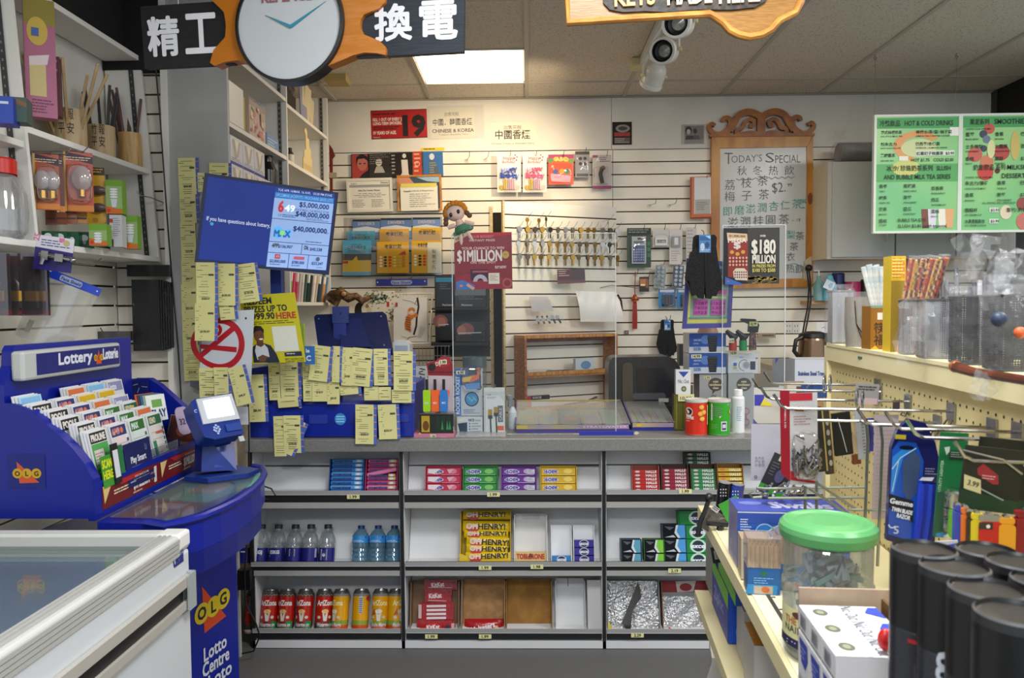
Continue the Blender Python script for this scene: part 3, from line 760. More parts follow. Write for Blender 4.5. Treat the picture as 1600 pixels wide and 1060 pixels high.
for lab,x0,y0,x1,y1,n,c,k in BK:
 g,q,f=card('booklet',lab,'booklet',x0,y0,x1,y1,YB-n,(c,.4),group='booklets in the wall rack',th=.006,pitch=3)
 cx=(x0+x1)/2
 if k==0:q.rect(f,x0,y0,x1,y0+3,'1c2436');q.text(f,cx,y0+9,4.5,"DRIVER'S",'b8b0b4','c',26,.03);q.poly(f,[(x0,y0+14),(cx,y0+11),(x1,y0+15),(x1,y0+20),(x0,y0+20)],'c8ccd0')
 if k in(1,3):q.text(f,cx,y0+8,2.4,'OFFICIAL','23485a','c',18);q.text(f,cx,y0+13,4.4,"DRIVER'S",'1c3a4c','c',28,.02);q.lines(f,x0+8,y0+15,x1-8,y0+20,2,'2a5064',.4,3,'c')
 if k==3:q.rect(f,x0,y0+21,x1,y0+31,'4a4a4c');q.rect(f,x0,y0+31,x1,y0+50,'d8b848');q.poly(f,[(x0,y0+48),(x0+22,y0+24),(x0+30,y0+48)],'e0b818');q.rect(f,x0,y0+32,x0+9,y0+36,'b8281c');q.rect(f,x0,y0+49,x1,y1,'58a8d0')
 if k in(2,4,5):q.text(f,cx-(6 if k==5 else 0),y0+10,4.8,'考車試題' if k==5 else '考駕試題','3a2a08','c',27 if k!=5 else 16,.02)
 if k==2:q.text(f,cx,y0+4,1.8,'DRIVER','6a4a10','c',18)
 if k in(4,5):
  for i,cc in enumerate(('e8e4d8','1c1814','c8281c','d8c858','c8a428','c4741c')):
   for j in range(4):
    if k==4 or i<3:q.ell(f,x0+6+i*7.2,y0+24+j*4.6,2.6,1.7,cc,None,8)
  if k==4:q.poly(f,[(x1-16,y0+20),(x1-4,y0+20),(x1-6,y0+14)],'b83418')
 if k==5:q.rect(f,x0+25,y0+3,x1,y1,'d6cfae');[q.text(f,x0+35,y0+20+8*i,5,c5,'4a463a','c')for i,c5 in enumerate('有售七九')]
 # small pictures
g,q,f=sheet_sign('disc_case','dark disc case with a red and silver emblem, alone on the wall','disc case',957,191,987,226,YB,('26201e',.2),th=.008)
q.ell(f,973,201,11,6,'8a8684');q.ell(f,973,201,7,3,'3a3432');q.rect(f,960,207,984,213,'a03028');q.rect(f,960,215,984,224,'58504c');q.lines(f,961,216,983,224,3,'b0a8a4')
g,q,f=sheet_sign('photograph','grey photograph of two people taped beside the carved whiteboard','photograph',1065,195,1100,225,YB,('a8a4a0',.25),th=.004)
q.rect(f,1070,197,1099,224,'77726e');q.ell(f,1076,204,5,6,'2a2624');q.ell(f,1086,205,3,4,'2e2a28');q.ell(f,1076,206,3,4,'b8b0aa');q.poly(f,[(1070,222),(1073,212),(1083,212),(1090,222)],'3a3634');q.poly(f,[(1082,222),(1085,211),(1092,212),(1095,222)],'5a5552');q.rect(f,1070,218,1099,224,'8c8884')
#pegs and hung packs
def hook(px,py,L,label,Y=YB,dx=.25,name='wall_hook',mt=CHROME,tip=.03,f0=None,P=None):
 """wire hook in a slat groove: out from the wall, tip bent up"""
 g=T(name,label,'hook','wire hooks on the back wall')
 a=W(px,py,Y-.001)if P is None else P
 d=Vector((dx,-1,0)).normalized()
 m=g.part('wire')if False else g
 m.tube([a+Z3*.0,a+d*L*.5-Z3*.002,a+d*L,a+d*(L+.012)+Z3*tip*.5,a+d*(L+.015)+Z3*tip],.0022,mt,5)
 m.box((a.x-.012,Y-.004 if P is None else a.y-.004,a.z-.018),(a.x+.012,Y-.0005 if P is None else a.y-.0005,a.z+.006),CLEAR if P is None else STEEL)
 return g
for i,(x,y)in enumerate(((729,250),(758,249))):hook(x,y,.10,'bare wire hook by the lit wall, '+('nearer the disc cases' if i==0 else 'nearer the candle packs'))
for i,(x,y)in enumerate(((1014,321),(1045,321))):hook(x,y,.10,'bare clear based hook above the calculator, '+('first of two' if i==0 else 'second of two, nearer the envelopes'))
def birthday(label,x0,c):
 g,q,f=card('candle_pack',label,'candle pack',x0,240,x0+37,300,YB-.05,('e6dcd4',.4),group='birthday candle packs')
 q.text(f,x0+18,250,5,'Happy','c02838','c',17,.01);q.text(f,x0+18,255.5,4,'Birthday!','c02838','c',20,.01)
 for a,b in((28,243),(31,246),(27,248),(30,251)):q.ell(f,x0+a,b,1.2,1.2,'c83850',None,8)
 m=g.part('letter_candle','letter candles in '+c[1]);m.z=.004
 m.text(f,x0+19,270,7.5,'HAPPY',c[0],'c',24,.04,.010,0,.008);m.text(f,x0+19,278,7.5,'Birthday',c[0],'c',29,.04,.010,0,.008)
 for i,cc in enumerate(('d8b048','e0c060','c0a8b0','e8a0b8','e8b0c0','e8d0c8')):g.part('candle').tube([f.p(x0+11+i*3.2,280,.007),f.p(x0+11+i*3.2,296,.007)],.005,cc,6)
 q.ell(f,x0+6,293,4,4,'c8a850');q.ell(f,x0+31,293,4,4,'d8c0b0')
 blister(g,f,x0+3,259,x0+34,299,.016)
 hook(x0+17,246,.06,'hook holding the '+c[1]+' lettered candle pack')
birthday('birthday candle pack with blue letters, hung on the wall',777,('2a4eb0','blue'));birthday('birthday candle pack with pink letters, hung on the wall',817,('e85888','pink'))
g,q,f=card('candle_pack','orange and red party candle pack beside the pink lettered one','candle pack',857,242,896,288,YB-.05,('d8481e',.4))
q.rect(f,857,242,896,248,'a83068');[q.ell(f,x,y,4,3.5,c)for x,y,c in((861,251,'4a8a3c'),(869,249,'e0b030'),(885,250,'e8a828'),(892,252,'6a9a38'))];q.text(f,877,252,6,'ABC','f0d060','c',18,.04);q.rect(f,860,256,893,262,'e04a1c')
for x,c in((868,'4858a0'),(878,'d8a030'),(886,'3c8048')):q.ell(f,x,268,4,4,c)
q.poly(f,[(860,271),(892,275),(891,285),(861,283)],'e8a0b0');q.text(f,872,278,3,'10 pcs','a84058','c');blister(g,f,859,256,894,286,.015);hook(876,247,.06,'hook holding the orange party candle pack')
g,q,f=card('accessory_pack','small grey zip pack of dark round buttons between candle packs and headset','pack',899,237,921,277,YB-.05,('8c8a92',.4))
q.rect(f,899,237,921,242,'3e3a24');[q.ell(f,x,y,2.6,2.6,'2c2c40')for x in(907,914)for y in(248,256)];q.stroke(f,[(906,265),(911,262),(916,265)],1,'e0e0e4');q.rect(f,901,271,919,275,'484850');blister(g,f,900,243,920,276,.01);hook(911,241,.05,'hook holding the grey zip pack of buttons')
g,q,f=card('accessory_pack','clear pack with small black headset and purple edged card','pack',926,243,955,295,YB-.05,('b8b0ac',.4))
q.rect(f,926,290,955,295,'8a3468');q.text(f,931,252,5,'A','e8e4e4','l',None,.05);q.lines(f,937,246,953,255,3,'6a4a5a');q.rect(f,926,243,934,247,'9a4a74')
m=g.part('gadget','black and brown gadget');m.tube([f.p(941,262,.008),f.p(938,272,.012),f.p(941,286,.008)],.012,'1c1a1a',8);m.ball(f.p(942,263,.008),.014,'8a5038');blister(g,f,927,260,954,289,.024);hook(944,246,.05,'hook holding the headset pack')
g=T('envelope_bundle','bundle of orange edged plastic envelopes on a hook beside the whiteboard','envelopes')
f=PF(1095,308,YB-.07,yaw=-8)
for i in range(5):g.part('envelope').slab(f,1079+i*.6,276+i*.5,1110+i*.3,341-i*.6,-.02+i*.005,-.0165+i*.005,'c87048')
q=g.part('cover_sleeve','silver clear front sleeve');q.slab(f,1085,278,1110,335,.0045,.0055,('d8dadc',.12));q=q.sub('cover_print');q.z=.0058;q.rect(f,1086,312,1109,334,'aaa8a4');q.lines(f,1089,316,1107,330,5,'6a6664',.3);q.rect(f,1080,334,1111,339,'c2643c')
hook(1095,285,.07,'hook through the orange edged envelopes')
# calculator and blisters under it
g,q,f=card('calculator_pack','pocket calculator in a green card blister pack','calculator',980,357,1017,418,YB-.05,('2c4434',.4))
q.rect(f,980,357,1017,368,'1e2a26');q.lines(f,982,359,1014,366,2,'8a948c');[q.rect(f,1011,378+9*i,1016,384+9*i,'3c7a52')for i in range(3)]
m=g.part('calculator','silver calculator');m.slab(f,987,370,1009,412,.001,.008,'b8bcc4');m=m.sub('keys');m.z=.0083;m.rect(f,990,377,1006,381,'6a7a78');m.rect(f,989,384,1007,410,'3c4a7c');m.rect(f,996,372,1006,375,'3a3c40')
[m.rect(f,990+3.4*a,389+4*b,992.4+3.4*a,391.5+4*b,'8a96c0')for a in range(5)for b in range(5)]
blister(g,f,985,368,1011,414,.012);hook(1001,360,.05,'hook holding the calculator pack')
g,q,f=card('clock_pack','small white digital clock in a clear blister beside the calculator','clock',1020,357,1045,386,YB-.05,('c8c4c0',.35));m=g.part('clock','white clock');m.slab(f,1023,372,1043,384,.001,.012,'e0e0de');m.rect(f,1026,375,1040,380,'4a4c48',.0122);m.text(f,1033,379.5,3.4,'12:88','c0c4b8','c',12,.02,.0124);blister(g,f,1022,366,1044,386,.016);hook(1033,360,.05,'hook holding the digital clock pack')
g,q,f=card('adapter_pack','white card pack with a small grey adapter','pack',1046,358,1066,413,YB-.05,('d0cac8',.35));m=g.part('adapter','grey adapter');m.slab(f,1050,370,1062,386,.001,.014,'8c8a8c');m.slab(f,1053,372,1059,383,.014,.017,'e0e0e0');q.lines(f,1049,392,1063,410,5,'a8a09e');blister(g,f,1048,367,1064,388,.02);hook(1057,360,.05,'hook holding the grey adapter pack')
g,q,f=card('card_pack','narrow white card pack partly behind the black gloves','pack',1072,356,1088,408,YB-.05,('c4bebc',.35));q.lines(f,1074,360,1086,404,8,'9a9492',.3);hook(1080,358,.05,'hook holding the narrow white card pack')
for k,(x,lab)in enumerate(((1023,'crumpled strip of silver button cells, nearer the calculator'),(1051,'crumpled strip of silver button cells, nearer the gloves'))):
 g=T('button_cell_strip',lab,'batteries','strips of button cells');f=PF(x+9,432,YB-.05,roll=4)
 g.part('card_strip').sheet(f,x,415,x+17,450,plain('3a3840',.35)if k else plain('8a948c',.35),lambda a,b:.004*math.sin(a*6+b*7),4,6)
 for i in range(5):
  for j in range(2):g.part('button_cell').lathe(f.p(x+5+j*7,419+i*6.4,.006),[(.010,0),(.010,.004),(0,.004)],CHROME,12,f.N)
 m=g.part('clear_film');m.sheet(f,x-1,414,x+18,451,CLEAR,lambda a,b:.014+.003*math.sin(a*9+b*12),5,7);hook(x+9,414,.05,'hook holding the button cell strip nearer '+('the calculator' if k==0 else 'the gloves'))
for k,(x,lab)in enumerate(((1029,'blue pack of dark batteries under the silver cell strips'),(1058,'blue pack of dark batteries half hidden by the gloves'))):
 g,q,f=card('battery_pack',lab,'batteries',x,452,x+26,480,YB-.05,('2c62a0',.4),group='blue battery packs');q.rect(f,x+2,453,x+24,457,'b8c4d4')
 for i in range(4):g.part('battery').cyl(f.p(x+8+i*4.4,461,.008),f.p(x+7.5+i*4.4,478,.008),.008,'2a2a38',8)
 q.rect(f,x,458,x+6,480,'2a7ab4');blister(g,f,x+5,457,x+25,479,.018);hook(x+13,450,.05,'hook holding the blue battery pack '+('under the silver strips' if k==0 else 'behind the gloves'))
g,q,f=card('charm_pack','small black and copper charm pack on a hook beside the red tassel','pack',999,433,1014,456,YB-.05,('3a2824',.35));q.rect(f,1000,436,1011,446,'b87850');q.rect(f,1001,444,1008,447,'f0d8a0');q.rect(f,999,449,1013,456,'2a1c1a');q.rect(f,1009,437,1013,450,'8a5a3c');hook(1008,433,.06,'hook holding the copper charm pack')
# red tassel
g=T('tassel_ornament','red Chinese knot ornament with long tassel on the wall','ornament');f=PF(993,470,YB-.03)
g.part('cord').tube([f.p(993,425,0),f.p(992,445,0),f.p(992,462,0)],.0025,'a8281c');m=g.part('knot','red and gold knot')
for a,b in((989,467),(996,467),(992,463),(992,471)):m.ball(f.p(a,b,0),.012,'a83a20')
m.ball(f.p(993,466,.01),.009,'b89a3c');m=g.part('tassel')
for i in range(7):m.tube([f.p(989.5+i*.8,473,0),f.p(988.6+i*1.1,495,.002),f.p(989+i*1.0,514,0)],.003,('a82a20','8c2018')[i%2],5)
hook(993,428,.03,'hook holding the red tassel ornament')
g=T('wall_switch','small grey square fitting on the slats below the tassel','switch');f=PF(979,520,YB);m=g.part('plate');m.slab(f,975.5,516.5,982,523,0,.01,'6a6664');g.part('button').slab(f,977.5,518,980,521.5,.01,.013,'8a8684')
# white bag, watch bag, card on the key panel
g=T('paper_bag','crumpled white plastic bag hung over the slatted panel','bag')
f=PF(936,480,4.66,yaw=0);P_=[(899,455),(963,456),(974,503),(907,503)];q4=PQ(P_,[4.60,4.66,4.66,4.60],1,1)
g.sheet(q4,0,0,1,1,crinkle('white_bag','f0ece6',18,.8,.35),lambda a,b:.02*math.sin(b*3.0)+.006*math.sin(a*11+b*4),12,8);g.tube([q4.p(1,.1,.01),q4.p(1.05,.3,.01),q4.p(1.02,.6,.012)],.006,DARK)
q4=PQ([(827,464),(856,464),(884,504),(834,506)],4.50,1,1)
g=T('watch_bag','clear bag with a few dark wrist watches hung on the slatted panel','watches')
g.part('header_card','white header card').prism(q4,[(.0,.0),(1,0),(.85,.55),(.02,.55)],0,.002,'d0ccca')
for i,c in enumerate(('4a4a50','7a3428','2c3038','23262c','1e2026')):g.part('watch').lathe(q4.p(.16+i*.17,.86-(i>2)*.08,.008),[(.013,0),(.013,.007),(.010,.008,'b0b4b8'),(0,.008,'b0b4b8')],c,14,q4.N);g.subs[-1].tube([q4.p(.16+i*.17,.72,.008),q4.p(.16+i*.17,1.02,.006)],.006,c,6)
m=g.part('clear_bag');m.sheet(q4,-.02,.1,1.02,1.06,BAG,lambda a,b:.018+.004*math.sin(a*13+b*5),8,6)
g,q,f=card('notice','dark maroon printed card on the slatted panel under the keys','card',871,421,914,443,4.56,('4a3236',.3),roll=-2);q.rect(f,871,421,892,443,'5c2e38');q.lines(f,873,423,890,433,3,'c0a8a8',.4);q.rect(f,871,438,914,443,'6a4448')
g=T('wire_hook_strip','thin clear plastic strip hung under the keys','hook');g.tube([KP(938,450,.01),KP(955,446,.02),KP(985,449,.06),KP(1000,451,.08)],.002,STEEL)
#keys on the panel
def key_mesh(m,O,yaw,sp,s_=1.):
 f=BF(O,yaw,.001*s_)
 pts=[(-9,-4),(-11,-11),(-8,-19),(-3,-22),(-3,-46),(0,-50),(3.5,-46),(3.5,-40),(2,-38),(3.5,-36),(2,-32),(3.5,-29),(3,-22),(8,-19),(11,-11),(9,-4),(4,0),(-4,0)]
 m.prism(f,pts,-.001,.001,sp)
KEYC=[('silver',('b4b4b0',.3,.8)),('brass',('b08a3c',.35,.8)),('dark',('4c4640',.4,.6)),('silver',('9a9a96',.3,.8)),('brass',('8a6a2c',.35,.8))]
RN=['top row','middle row','lowest row']
rk=random.Random(3)
for r,(yh,brass)in enumerate(((356,.25),(378,.6),(398,.65))):
 n=14
 for i in range(n):
  px=804+i*11.6+rk.uniform(-1.5,1.5)
  o=KP(px,yh+i*.18)
  nm=nth(i,n)
  g=T('key_hook','key hook, '+nm+' in the '+RN[r]+' of keys','hook','key hooks')
  L=.085;tip=o+KF.N*L
  g.tube([o,o+KF.N*.03,tip,tip+KF.N*.012+Z3*.012+dv*.006,tip+KF.N*.02+Z3*.032+dv*.012],.0013,CHROME,5)
  for q,(dn,w)in enumerate(((L-.008,'front'),(L-.022,'back'))):
   c,sp=KEYC[1 if rk.random()<brass else rk.choice((0,0,3,2))]
   k=T('key_blank',c+' key, '+w+' one on the hook '+nm+', '+RN[r],'key','key blanks on the slatted panel')
   key_mesh(k,o+KF.N*dn-Z3*.0016+dv*rk.uniform(-.004,.004),20+rk.uniform(-50,40),sp,1.35)
for px,py,i in((816,342,0),(834,343,1),(845,341,2),(941,346,3)):
 o=KP(px,py);w=('leftmost','second','third','lone far')[i]
 g=T('key_hook','wire hook above the key rows, '+w+' one of the upper four','hook','key hooks');tip=o+KF.N*.09
 g.tube([o,tip,tip+KF.N*.02+Z3*.03+dv*.015],.0013,CHROME,5)
 k=T('key_blank','single brass key blank above the rows, '+w+' one of the upper four','key','key blanks on the slatted panel');key_mesh(k,o+KF.N*.07-Z3*.0016,15+20*i,('9a742c',.35,.8)if i!=2 else('5a4424',.4,.6),1.15)
 # wooden rack on the panel
def KU(px,py):return(KP(px,py)-KF.O).dot(dv)
u0,u1,zt,zb=KU(803,560),KU(945,560),KP(805,528).z,KP(805,668).z
g=T('wooden_rack','open two shelf wooden rack on the slatted panel behind the counter','rack')
DP=.15
for a,b,c,d in((u0,u0+.014,zb,zt),(u1-.014,u1,zb,zt)):g.part('side_board').slab(KF,a,c,b,d,.002,DP,OAKD)
g.part('top_board').slab(KF,u0,zt,u1,zt+.016,.002,DP,OAK)
sh=[KP(880,584,.1).z,KP(880,637,.1).z]
for z in sh:g.part('shelf').slab(KF,u0+.015,z-.012,u1-.015,z,.002,DP-.01,OAK);g.part('lip').slab(KF,u0+.015,z,u1-.015,z+.022,DP-.009,DP-.001,OAK)
g.part('back_rail').slab(KF,u0+.015,zt-.03,u1-.015,zt-.001,.002,.012,OAKD)
def on_rack(name,label,cat,ua,ub,z,h,n,col):
 t=T(name,label,cat);t.slab(KF,u0+ua,z+.0005,u0+ub,z+h,n-.03,n,col);return t
on_rack('scraper','silver box cutter lying on the upper rack shelf','cutter',.03,.19,sh[0],.03,.13,'c8c8c8').part('handle','black and yellow handle').slab(KF,u0+.15,sh[0]+.002,u0+.30,sh[0]+.026,.131,.138,'3a3c30')
on_rack('soft_pack','white and blue plastic pack on the upper rack shelf','pack',.36,.49,sh[0],.085,.10,'c4d0dc').part('print').ell(KF,u0+.43,sh[0]+.045,.035,.025,'6a90b8',.101)
t=on_rack('small_box','black white and red box on the lower rack shelf','box',.02,.17,sh[1],.085,.13,'d8d6d2');m=t.part('print');m.rect(KF,u0+.02,sh[1]+.001,u0+.05,sh[1]+.085,'b02834',.1302);m.rect(KF,u0+.05,sh[1]+.06,u0+.17,sh[1]+.085,'1c1a1c',.1302);m.text(KF,u0+.06,sh[1]+.066,.014,'KNOB','c8c4c4','l',None,.02,.1305);m.lines(KF,u0+.06,sh[1]+.03,u0+.15,sh[1]+.05,2,'7a7876')
g=T('hand_tool','silver hand tool lying on the lower rack shelf','tool');g.tube([KF.p(u0+.28,sh[1]+.012,.10),KF.p(u0+.42,sh[1]+.025,.11),KF.p(u0+.50,sh[1]+.05,.11)],.008,STEEL,6)
#doll, prints, games behind the terminal
g=T('crochet_doll','small crochet doll with yellow bonnet and green skirt, tilted by the red poster','doll')
f=PF(713,345,3.235,roll=-24);B=lambda m,u,v,r,c,n=0,**k:m.ball(f.p(u,v,n),r,c,14,9)
k1=f.k;YARN=lambda n,h:crinkle('yarn_'+n,h,260,.9,.9,0,.003)
SK=YARN('skin','d8b8aa')
m=g.part('head','beige crochet head');m.ball(f.p(716,334,0),(14.5*k1,12*k1,12.5*k1),SK,18,12)
for u in(709.5,722):q=m.sub('eye','black eye');q.ball(f.p(u,335,11.2*k1),(2.6*k1,1.5*k1,3.4*k1),('0e0a0a',.15),10,7)
m=g.part('hair','brown hair');m.ball(f.p(716,331,-3*k1),(15.2*k1,11*k1,12.5*k1),YARN('hair','6a4a34'),16,10)
for u,v in((699,337),(696.5,342),(733,341),(735,346)):B(m,u,v,4.2*k1,YARN('hair','6a4a34'))
m=g.part('bonnet','mustard yellow bonnet');Y_=YARN('bonnet','c07a14')
for i in range(9):a=R(188+i*22);B(m,717+15*math.cos(a),332+13*math.sin(a),5.2*k1,Y_,-1*k1)
m.ball(f.p(717,326,-5*k1),(15*k1,10*k1,9*k1),Y_,16,9)
m=g.part('body','beige body');m.lathe(f.p(716,366,0),[(0,0),(7*k1,1*k1),(8*k1,10*k1),(5*k1,20*k1),(0,21*k1)],SK,14,-f.V)
m=g.part('skirt','green ruffled skirt');G_=YARN('skirt','4a7a5a')
m.lathe(f.p(716,367,0),[(5*k1,14*k1),(10*k1,12*k1),(15*k1,3*k1),(13*k1,1*k1),(5*k1,4*k1)],G_,18,-f.V)
for i in range(12):a=R(30*i);m.ball(f.p(716+13.5*math.cos(a),364,9*k1*math.sin(a)),4*k1,(G_,YARN('skirt2','5c8a7c'))[i%2],8,6)
for a,b,nm in(((708,351),(697,350),'arm'),((724,353),(736,362),'arm'),((711,366),(705,383),'leg'),((721,367),(724,384),'leg')):g.part(nm).tube([f.p(*a,3*k1),f.p((a[0]+b[0])/2,(a[1]+b[1])/2,4*k1),f.p(*b,3*k1)],[3.6*k1,3.6*k1,3.2*k1],SK,8)
# face shield tag
g=T('face_shield_pack','blue face shield header strip with clear film, under the booklets','face shield');f=PF(628,442,4.74)
m=g.part('header_strip','dark blue strip');m.slab(f,587,436,668,447,0,.002,('26307c',.3));m=m.sub('header_print');m.z=.0022;m.poly(f,[(611+x,y)for x,y in((0,439),(2,438),(30,438),(33,440),(33,443),(30,445),(2,445),(0,443))],'8a90b8');m.text(f,627,443.6,4,'Face Shield','2a3070','c',29,.02);m.ell(f,590,441,1,1,'d8d8e0',None,8);m.ell(f,664,440,1,1,'d8d8e0',None,8)
g.part('clear_shield').sheet(f,588,447,667,530,CLEAR,lambda a,b:.02*math.sin(a*3.14),8,2);hook(610,436,.09,'hook at the near end of the face shield strip');hook(641,435,.09,'hook at the far end of the face shield strip')
g,q,f=card('scroll_print','cream ink painting of a black and white animal under green bamboo, behind the terminal','print',516,455,618,541,4.60,('d8d0bc',.6),th=.006)
rb=random.Random(5)
for i in range(150):a,b=rb.gauss(588,12),rb.gauss(466,5);q.poly(f,[(a,b),(a+3.5,b+rb.uniform(-2,2)),(a+1,b+2)],rb.choice(('4a6a3a','36542c','6a8450')),.001)
q.ell(f,563,486,9,14,'16130f');q.ell(f,573,484,8,10,'d9d2c2');q.ell(f,574,479,3,3,'b8742c');q.ell(f,577,485,4,5,'c8b898');q.rect(f,605,472,609,480,'b03424')
for i in range(30):a,b=rb.gauss(611,4),rb.gauss(492,6);q.poly(f,[(a,b),(a+4,b+1),(a+1,b+2)],'3c5a30',.001)
g=T('driftwood','gnarled brown driftwood branch before the ink painting','driftwood');DW=mottled('driftwood','3a2818','7a5a3c',40,.85,(1,1,1),.8)
y_=4.5
m=g.part('branch');m.tube([W(x,y,y_)for x,y in((517,472),(524,463),(534,459),(545,466),(556,463),(566,470),(580,464))],[.05,.045,.032,.03,.022,.022,.012],DW,9)
m=g.part('knot');m.tube([W(523,463,y_-.03),W(533,456,y_-.05),W(537,460,y_-.08)],[.03,.03,.022],DW,9);m.ball(W(537,459.5,y_-.09),(.016,.01,.014),'b08a5c',10,7)
t_q=PQ([(615,466),(667,465),(668,534),(615,533)],4.42,52,68)
g=T('canvas_print','square ink painting of an orange tiger climbing a bare tree','print');g.slab(t_q,0,0,52,68,-.02,0,('d9d2c4',.6));q=g.part('painting')
ST='2a221a';q.stroke(t_q,[(37,0),(39,14),(36,30),(35,44),(31,58)],3,ST);q.stroke(t_q,[(37,12),(28,6),(14,3)],.6,'5a5048');q.stroke(t_q,[(33,10),(36,4)],.8,'5a5048')
q.poly(t_q,[(24,22),(33,22),(39,28),(30,33),(26,44),(27,54),(18,50),(17,40),(20,30)],'c86c20');q.ell(t_q,28,21,6.5,6,'d8b088');q.ell(t_q,28,19,5.5,4,'c87830');q.ell(t_q,28,22,3,2.4,'d8ccb4');q.ell(t_q,26,20,.8,.8,ST,None,6);q.ell(t_q,30,20,.8,.8,ST,None,6);q.poly(t_q,[(27,36),(33,30),(31,44),(28,54)],'d8d0c0')
for a in range(6):q.stroke(t_q,[(18+a*.4,30+a*3.6),(26,32+a*3.6)],.9,ST)
for a in range(9):q.stroke(t_q,[(12,60),(20+a*3,64-a*.3)],.3,'8a8278')if a<3 else q.stroke(t_q,[(34+a,62),(38+a*1.4,40+a)],.4,'9a9288')
q.rect(t_q,3,7,6.5,14,'a83424');q.stroke(t_q,[(20,68),(24,62),(36,60)],1,'5a5048')
g=T('wire_rack','white wire rack holding the tiger print','rack');WWR=plain('d0ccc0',.4)
for i in range(12):x=617+i*5.2;g.part('upright_wire').tube([W(x,460,4.62),W(x,540,4.52)],.003,WWR,5)
for a,b,y_ in((460,4.62,1),(538,4.40,2)):g.part('cross_wire').tube([W(615,a,b),W(676,a-1,b)],.004,WWR,5)
g.part('side_wire').tube([W(676,459,4.62),W(671,536,4.40)],.005,WWR,5);g.part('ledge').slab(PF(645,536,4.40),613,535,674,539,-.09,0,'bcb6a8')
for lab,x0,y0,x1,y1,Y,k in(('dark game case with blue top, upper one left of the clear sheet edge',681,434,708,480,4.40,0),('dark game case seen through the clear sheet, upper right of the stack',711,450,759,480,4.40,0),('reddish game case left of the clear sheet edge, lower',681,490,707,532,4.36,1),('reddish game case seen through the clear sheet, lower',712,503,758,534,4.36,1)):
 g,q,f=carton('game_case',lab,'game case',x0,y0,x1,y1,Y,.05,('1c1a1e',.25),group='game cases on the rack')
 if k==0:q.rect(f,x0,y0,x1,y0+7,'2c7a9c')if x0<700 else q.rect(f,x0,y0,x1,y0+12,'5c6468');q.text(f,x0+10,y1-2,2.8,'PlayStation','c8c8cc','l',17);q.lines(f,x0+6,y0+10,x1-4,y0+20,3,'5a5a6a')
 else:q.ell(f,(x0+x1)/2-6,y0+12,12,10,'7a4a44');q.ell(f,x0+9,y0+14,7,8,'9a6450');q.rect(f,x0+6,y0+20,x1-3,y1-3,'0e0d10');q.stroke(f,[(x0+4,y0+18),(x1-6,y0+17)],1.4,'b0b4c0')
g=T('display_stand','black metal stand carrying the game cases','stand');bs=PF(720,500,4.42);m=g.part('shelf');m.slab(bs,676,481,764,484,-.1,.05,DARK);g.part('shelf').slab(bs,676,535,764,539,-.1,.09,DARK);g.part('back').slab(bs,676,430,764,560,-.13,-.11,'2a2826');g.part('post').slab(bs,676,539,684,680,-.10,-.06,DARK)
g=T('wire_basket','grey wire basket behind the lighter display','basket');b2=PF(675,570,4.31)
for i in range(10):g.part('wire').tube([b2.p(648+i*6,541,0),b2.p(650+i*5.6,590,0)],.0018,STEEL,4)
for v in(541,556,572,589):g.part('rim_wire').tube([b2.p(647,v,0),b2.p(704,v,0)],.0024,STEEL,4)
g,q,f=card('patterned_pack','white pack with black brush strokes behind the lighter display','pack',648,572,668,610,3.55,('d0cec8',.4));[q.stroke(f,[(650+rb.uniform(0,14),576+i*4),(653+rb.uniform(0,12),578+i*4)],1.6,'1a1a1c')for i in range(8)]
g=T('paper_roll_cover','white rounded plastic housing beside the terminal screen','cover');f=PF(627,542,3.4);m=g.part('shell');m.prism(f,[(614,552),(614,535),(618,532),(634,533),(640,537),(641,552)],-.08,0,('d8dade',.35));m.mods.append(('bevel',.006));m2=g.part('panel','blue grey panel');m2.slab(f,617,540,637,550,.0005,.002,'a8b4c0')
# figurine in the dark gap
g=T('figurine','small orange brown figure in the dark gap of the wall','figurine');m=g.part('body');c=W(781,606,4.95);m.lathe(c,[(0,0),(.02,0),(.025,.04),(.014,.08),(0,.085)],'8a4a24',12);g.part('head').ball(c+Z3*.1,.018,'9a5a34',10,8)
#tilted screen, posters
SCRQ=[(320,270),(529,301),(514,430),(304,410)]
sc_=PQ(SCRQ,[2.88,3.10,3.10,2.88],209,141)
g=T('display_screen','wide tilted lottery jackpot screen hung before the white shelves','screen')
m=g.part('housing','dark navy housing');m.slab(sc_,0,0,209,141,-.03,0,('14204c',.35));m.mods.append(('bevel',.004))
SE=.16
q=g.part('screen_picture','lit blue screen');q.rect(sc_,5,5,204,135,('062a8a',.25,0,SE),.0006)
def sp(x,y):return uv_of(sc_,x,y)
u,v=sp(322.5,344);q.z=.0008;q.text(sc_,u,v,6.4,'If you have questions about lottery,',('d8e0f4',.4,0,SE),'l',96,.012);u,v=sp(331,350);q.ell(sc_,u,v,2.6,2.6,('3aa8d8',.4,0,SE))
qp=[sp(430.8,292.3),sp(523,302.8),sp(509,422.5),sp(415.7,416.8)]
rp=QF(*[sc_.p(a,b,.001)for a,b in qp],92,124)
q=g.part('jackpot_panel','pale blue jackpot panel');LB=('9cbcf0',.3,0,SE);NV=('0c2a70',.4,0,.25)
q.rect(rp,0,0,92,7.5,('123a8c',.3,0,SE));q.text(rp,4,5.6,3.6,'TUE APR 16/MAR. 16 AVR.   03:28 PM ET/HE',('c8d4f0',.4,0,SE),'l',84,.01);q.rect(rp,0,7.5,92,16.5,('2a78c8',.3,0,SE));q.text(rp,2,14,4.6,'UPCOMING JACKPOTS / PROCHAINS GROS LOTS',('8ac8f0',.4,0,SE),'l',88,.01)
q.rect(rp,0,16.5,92,124,LB)
for a in((0,48,92,48.9),(0,84,92,84.9),(0,101,92,101.9),(50,84,50.8,101),(32,101,32.8,124),(62,101,62.8,124)):q.rect(rp,*a,NV)
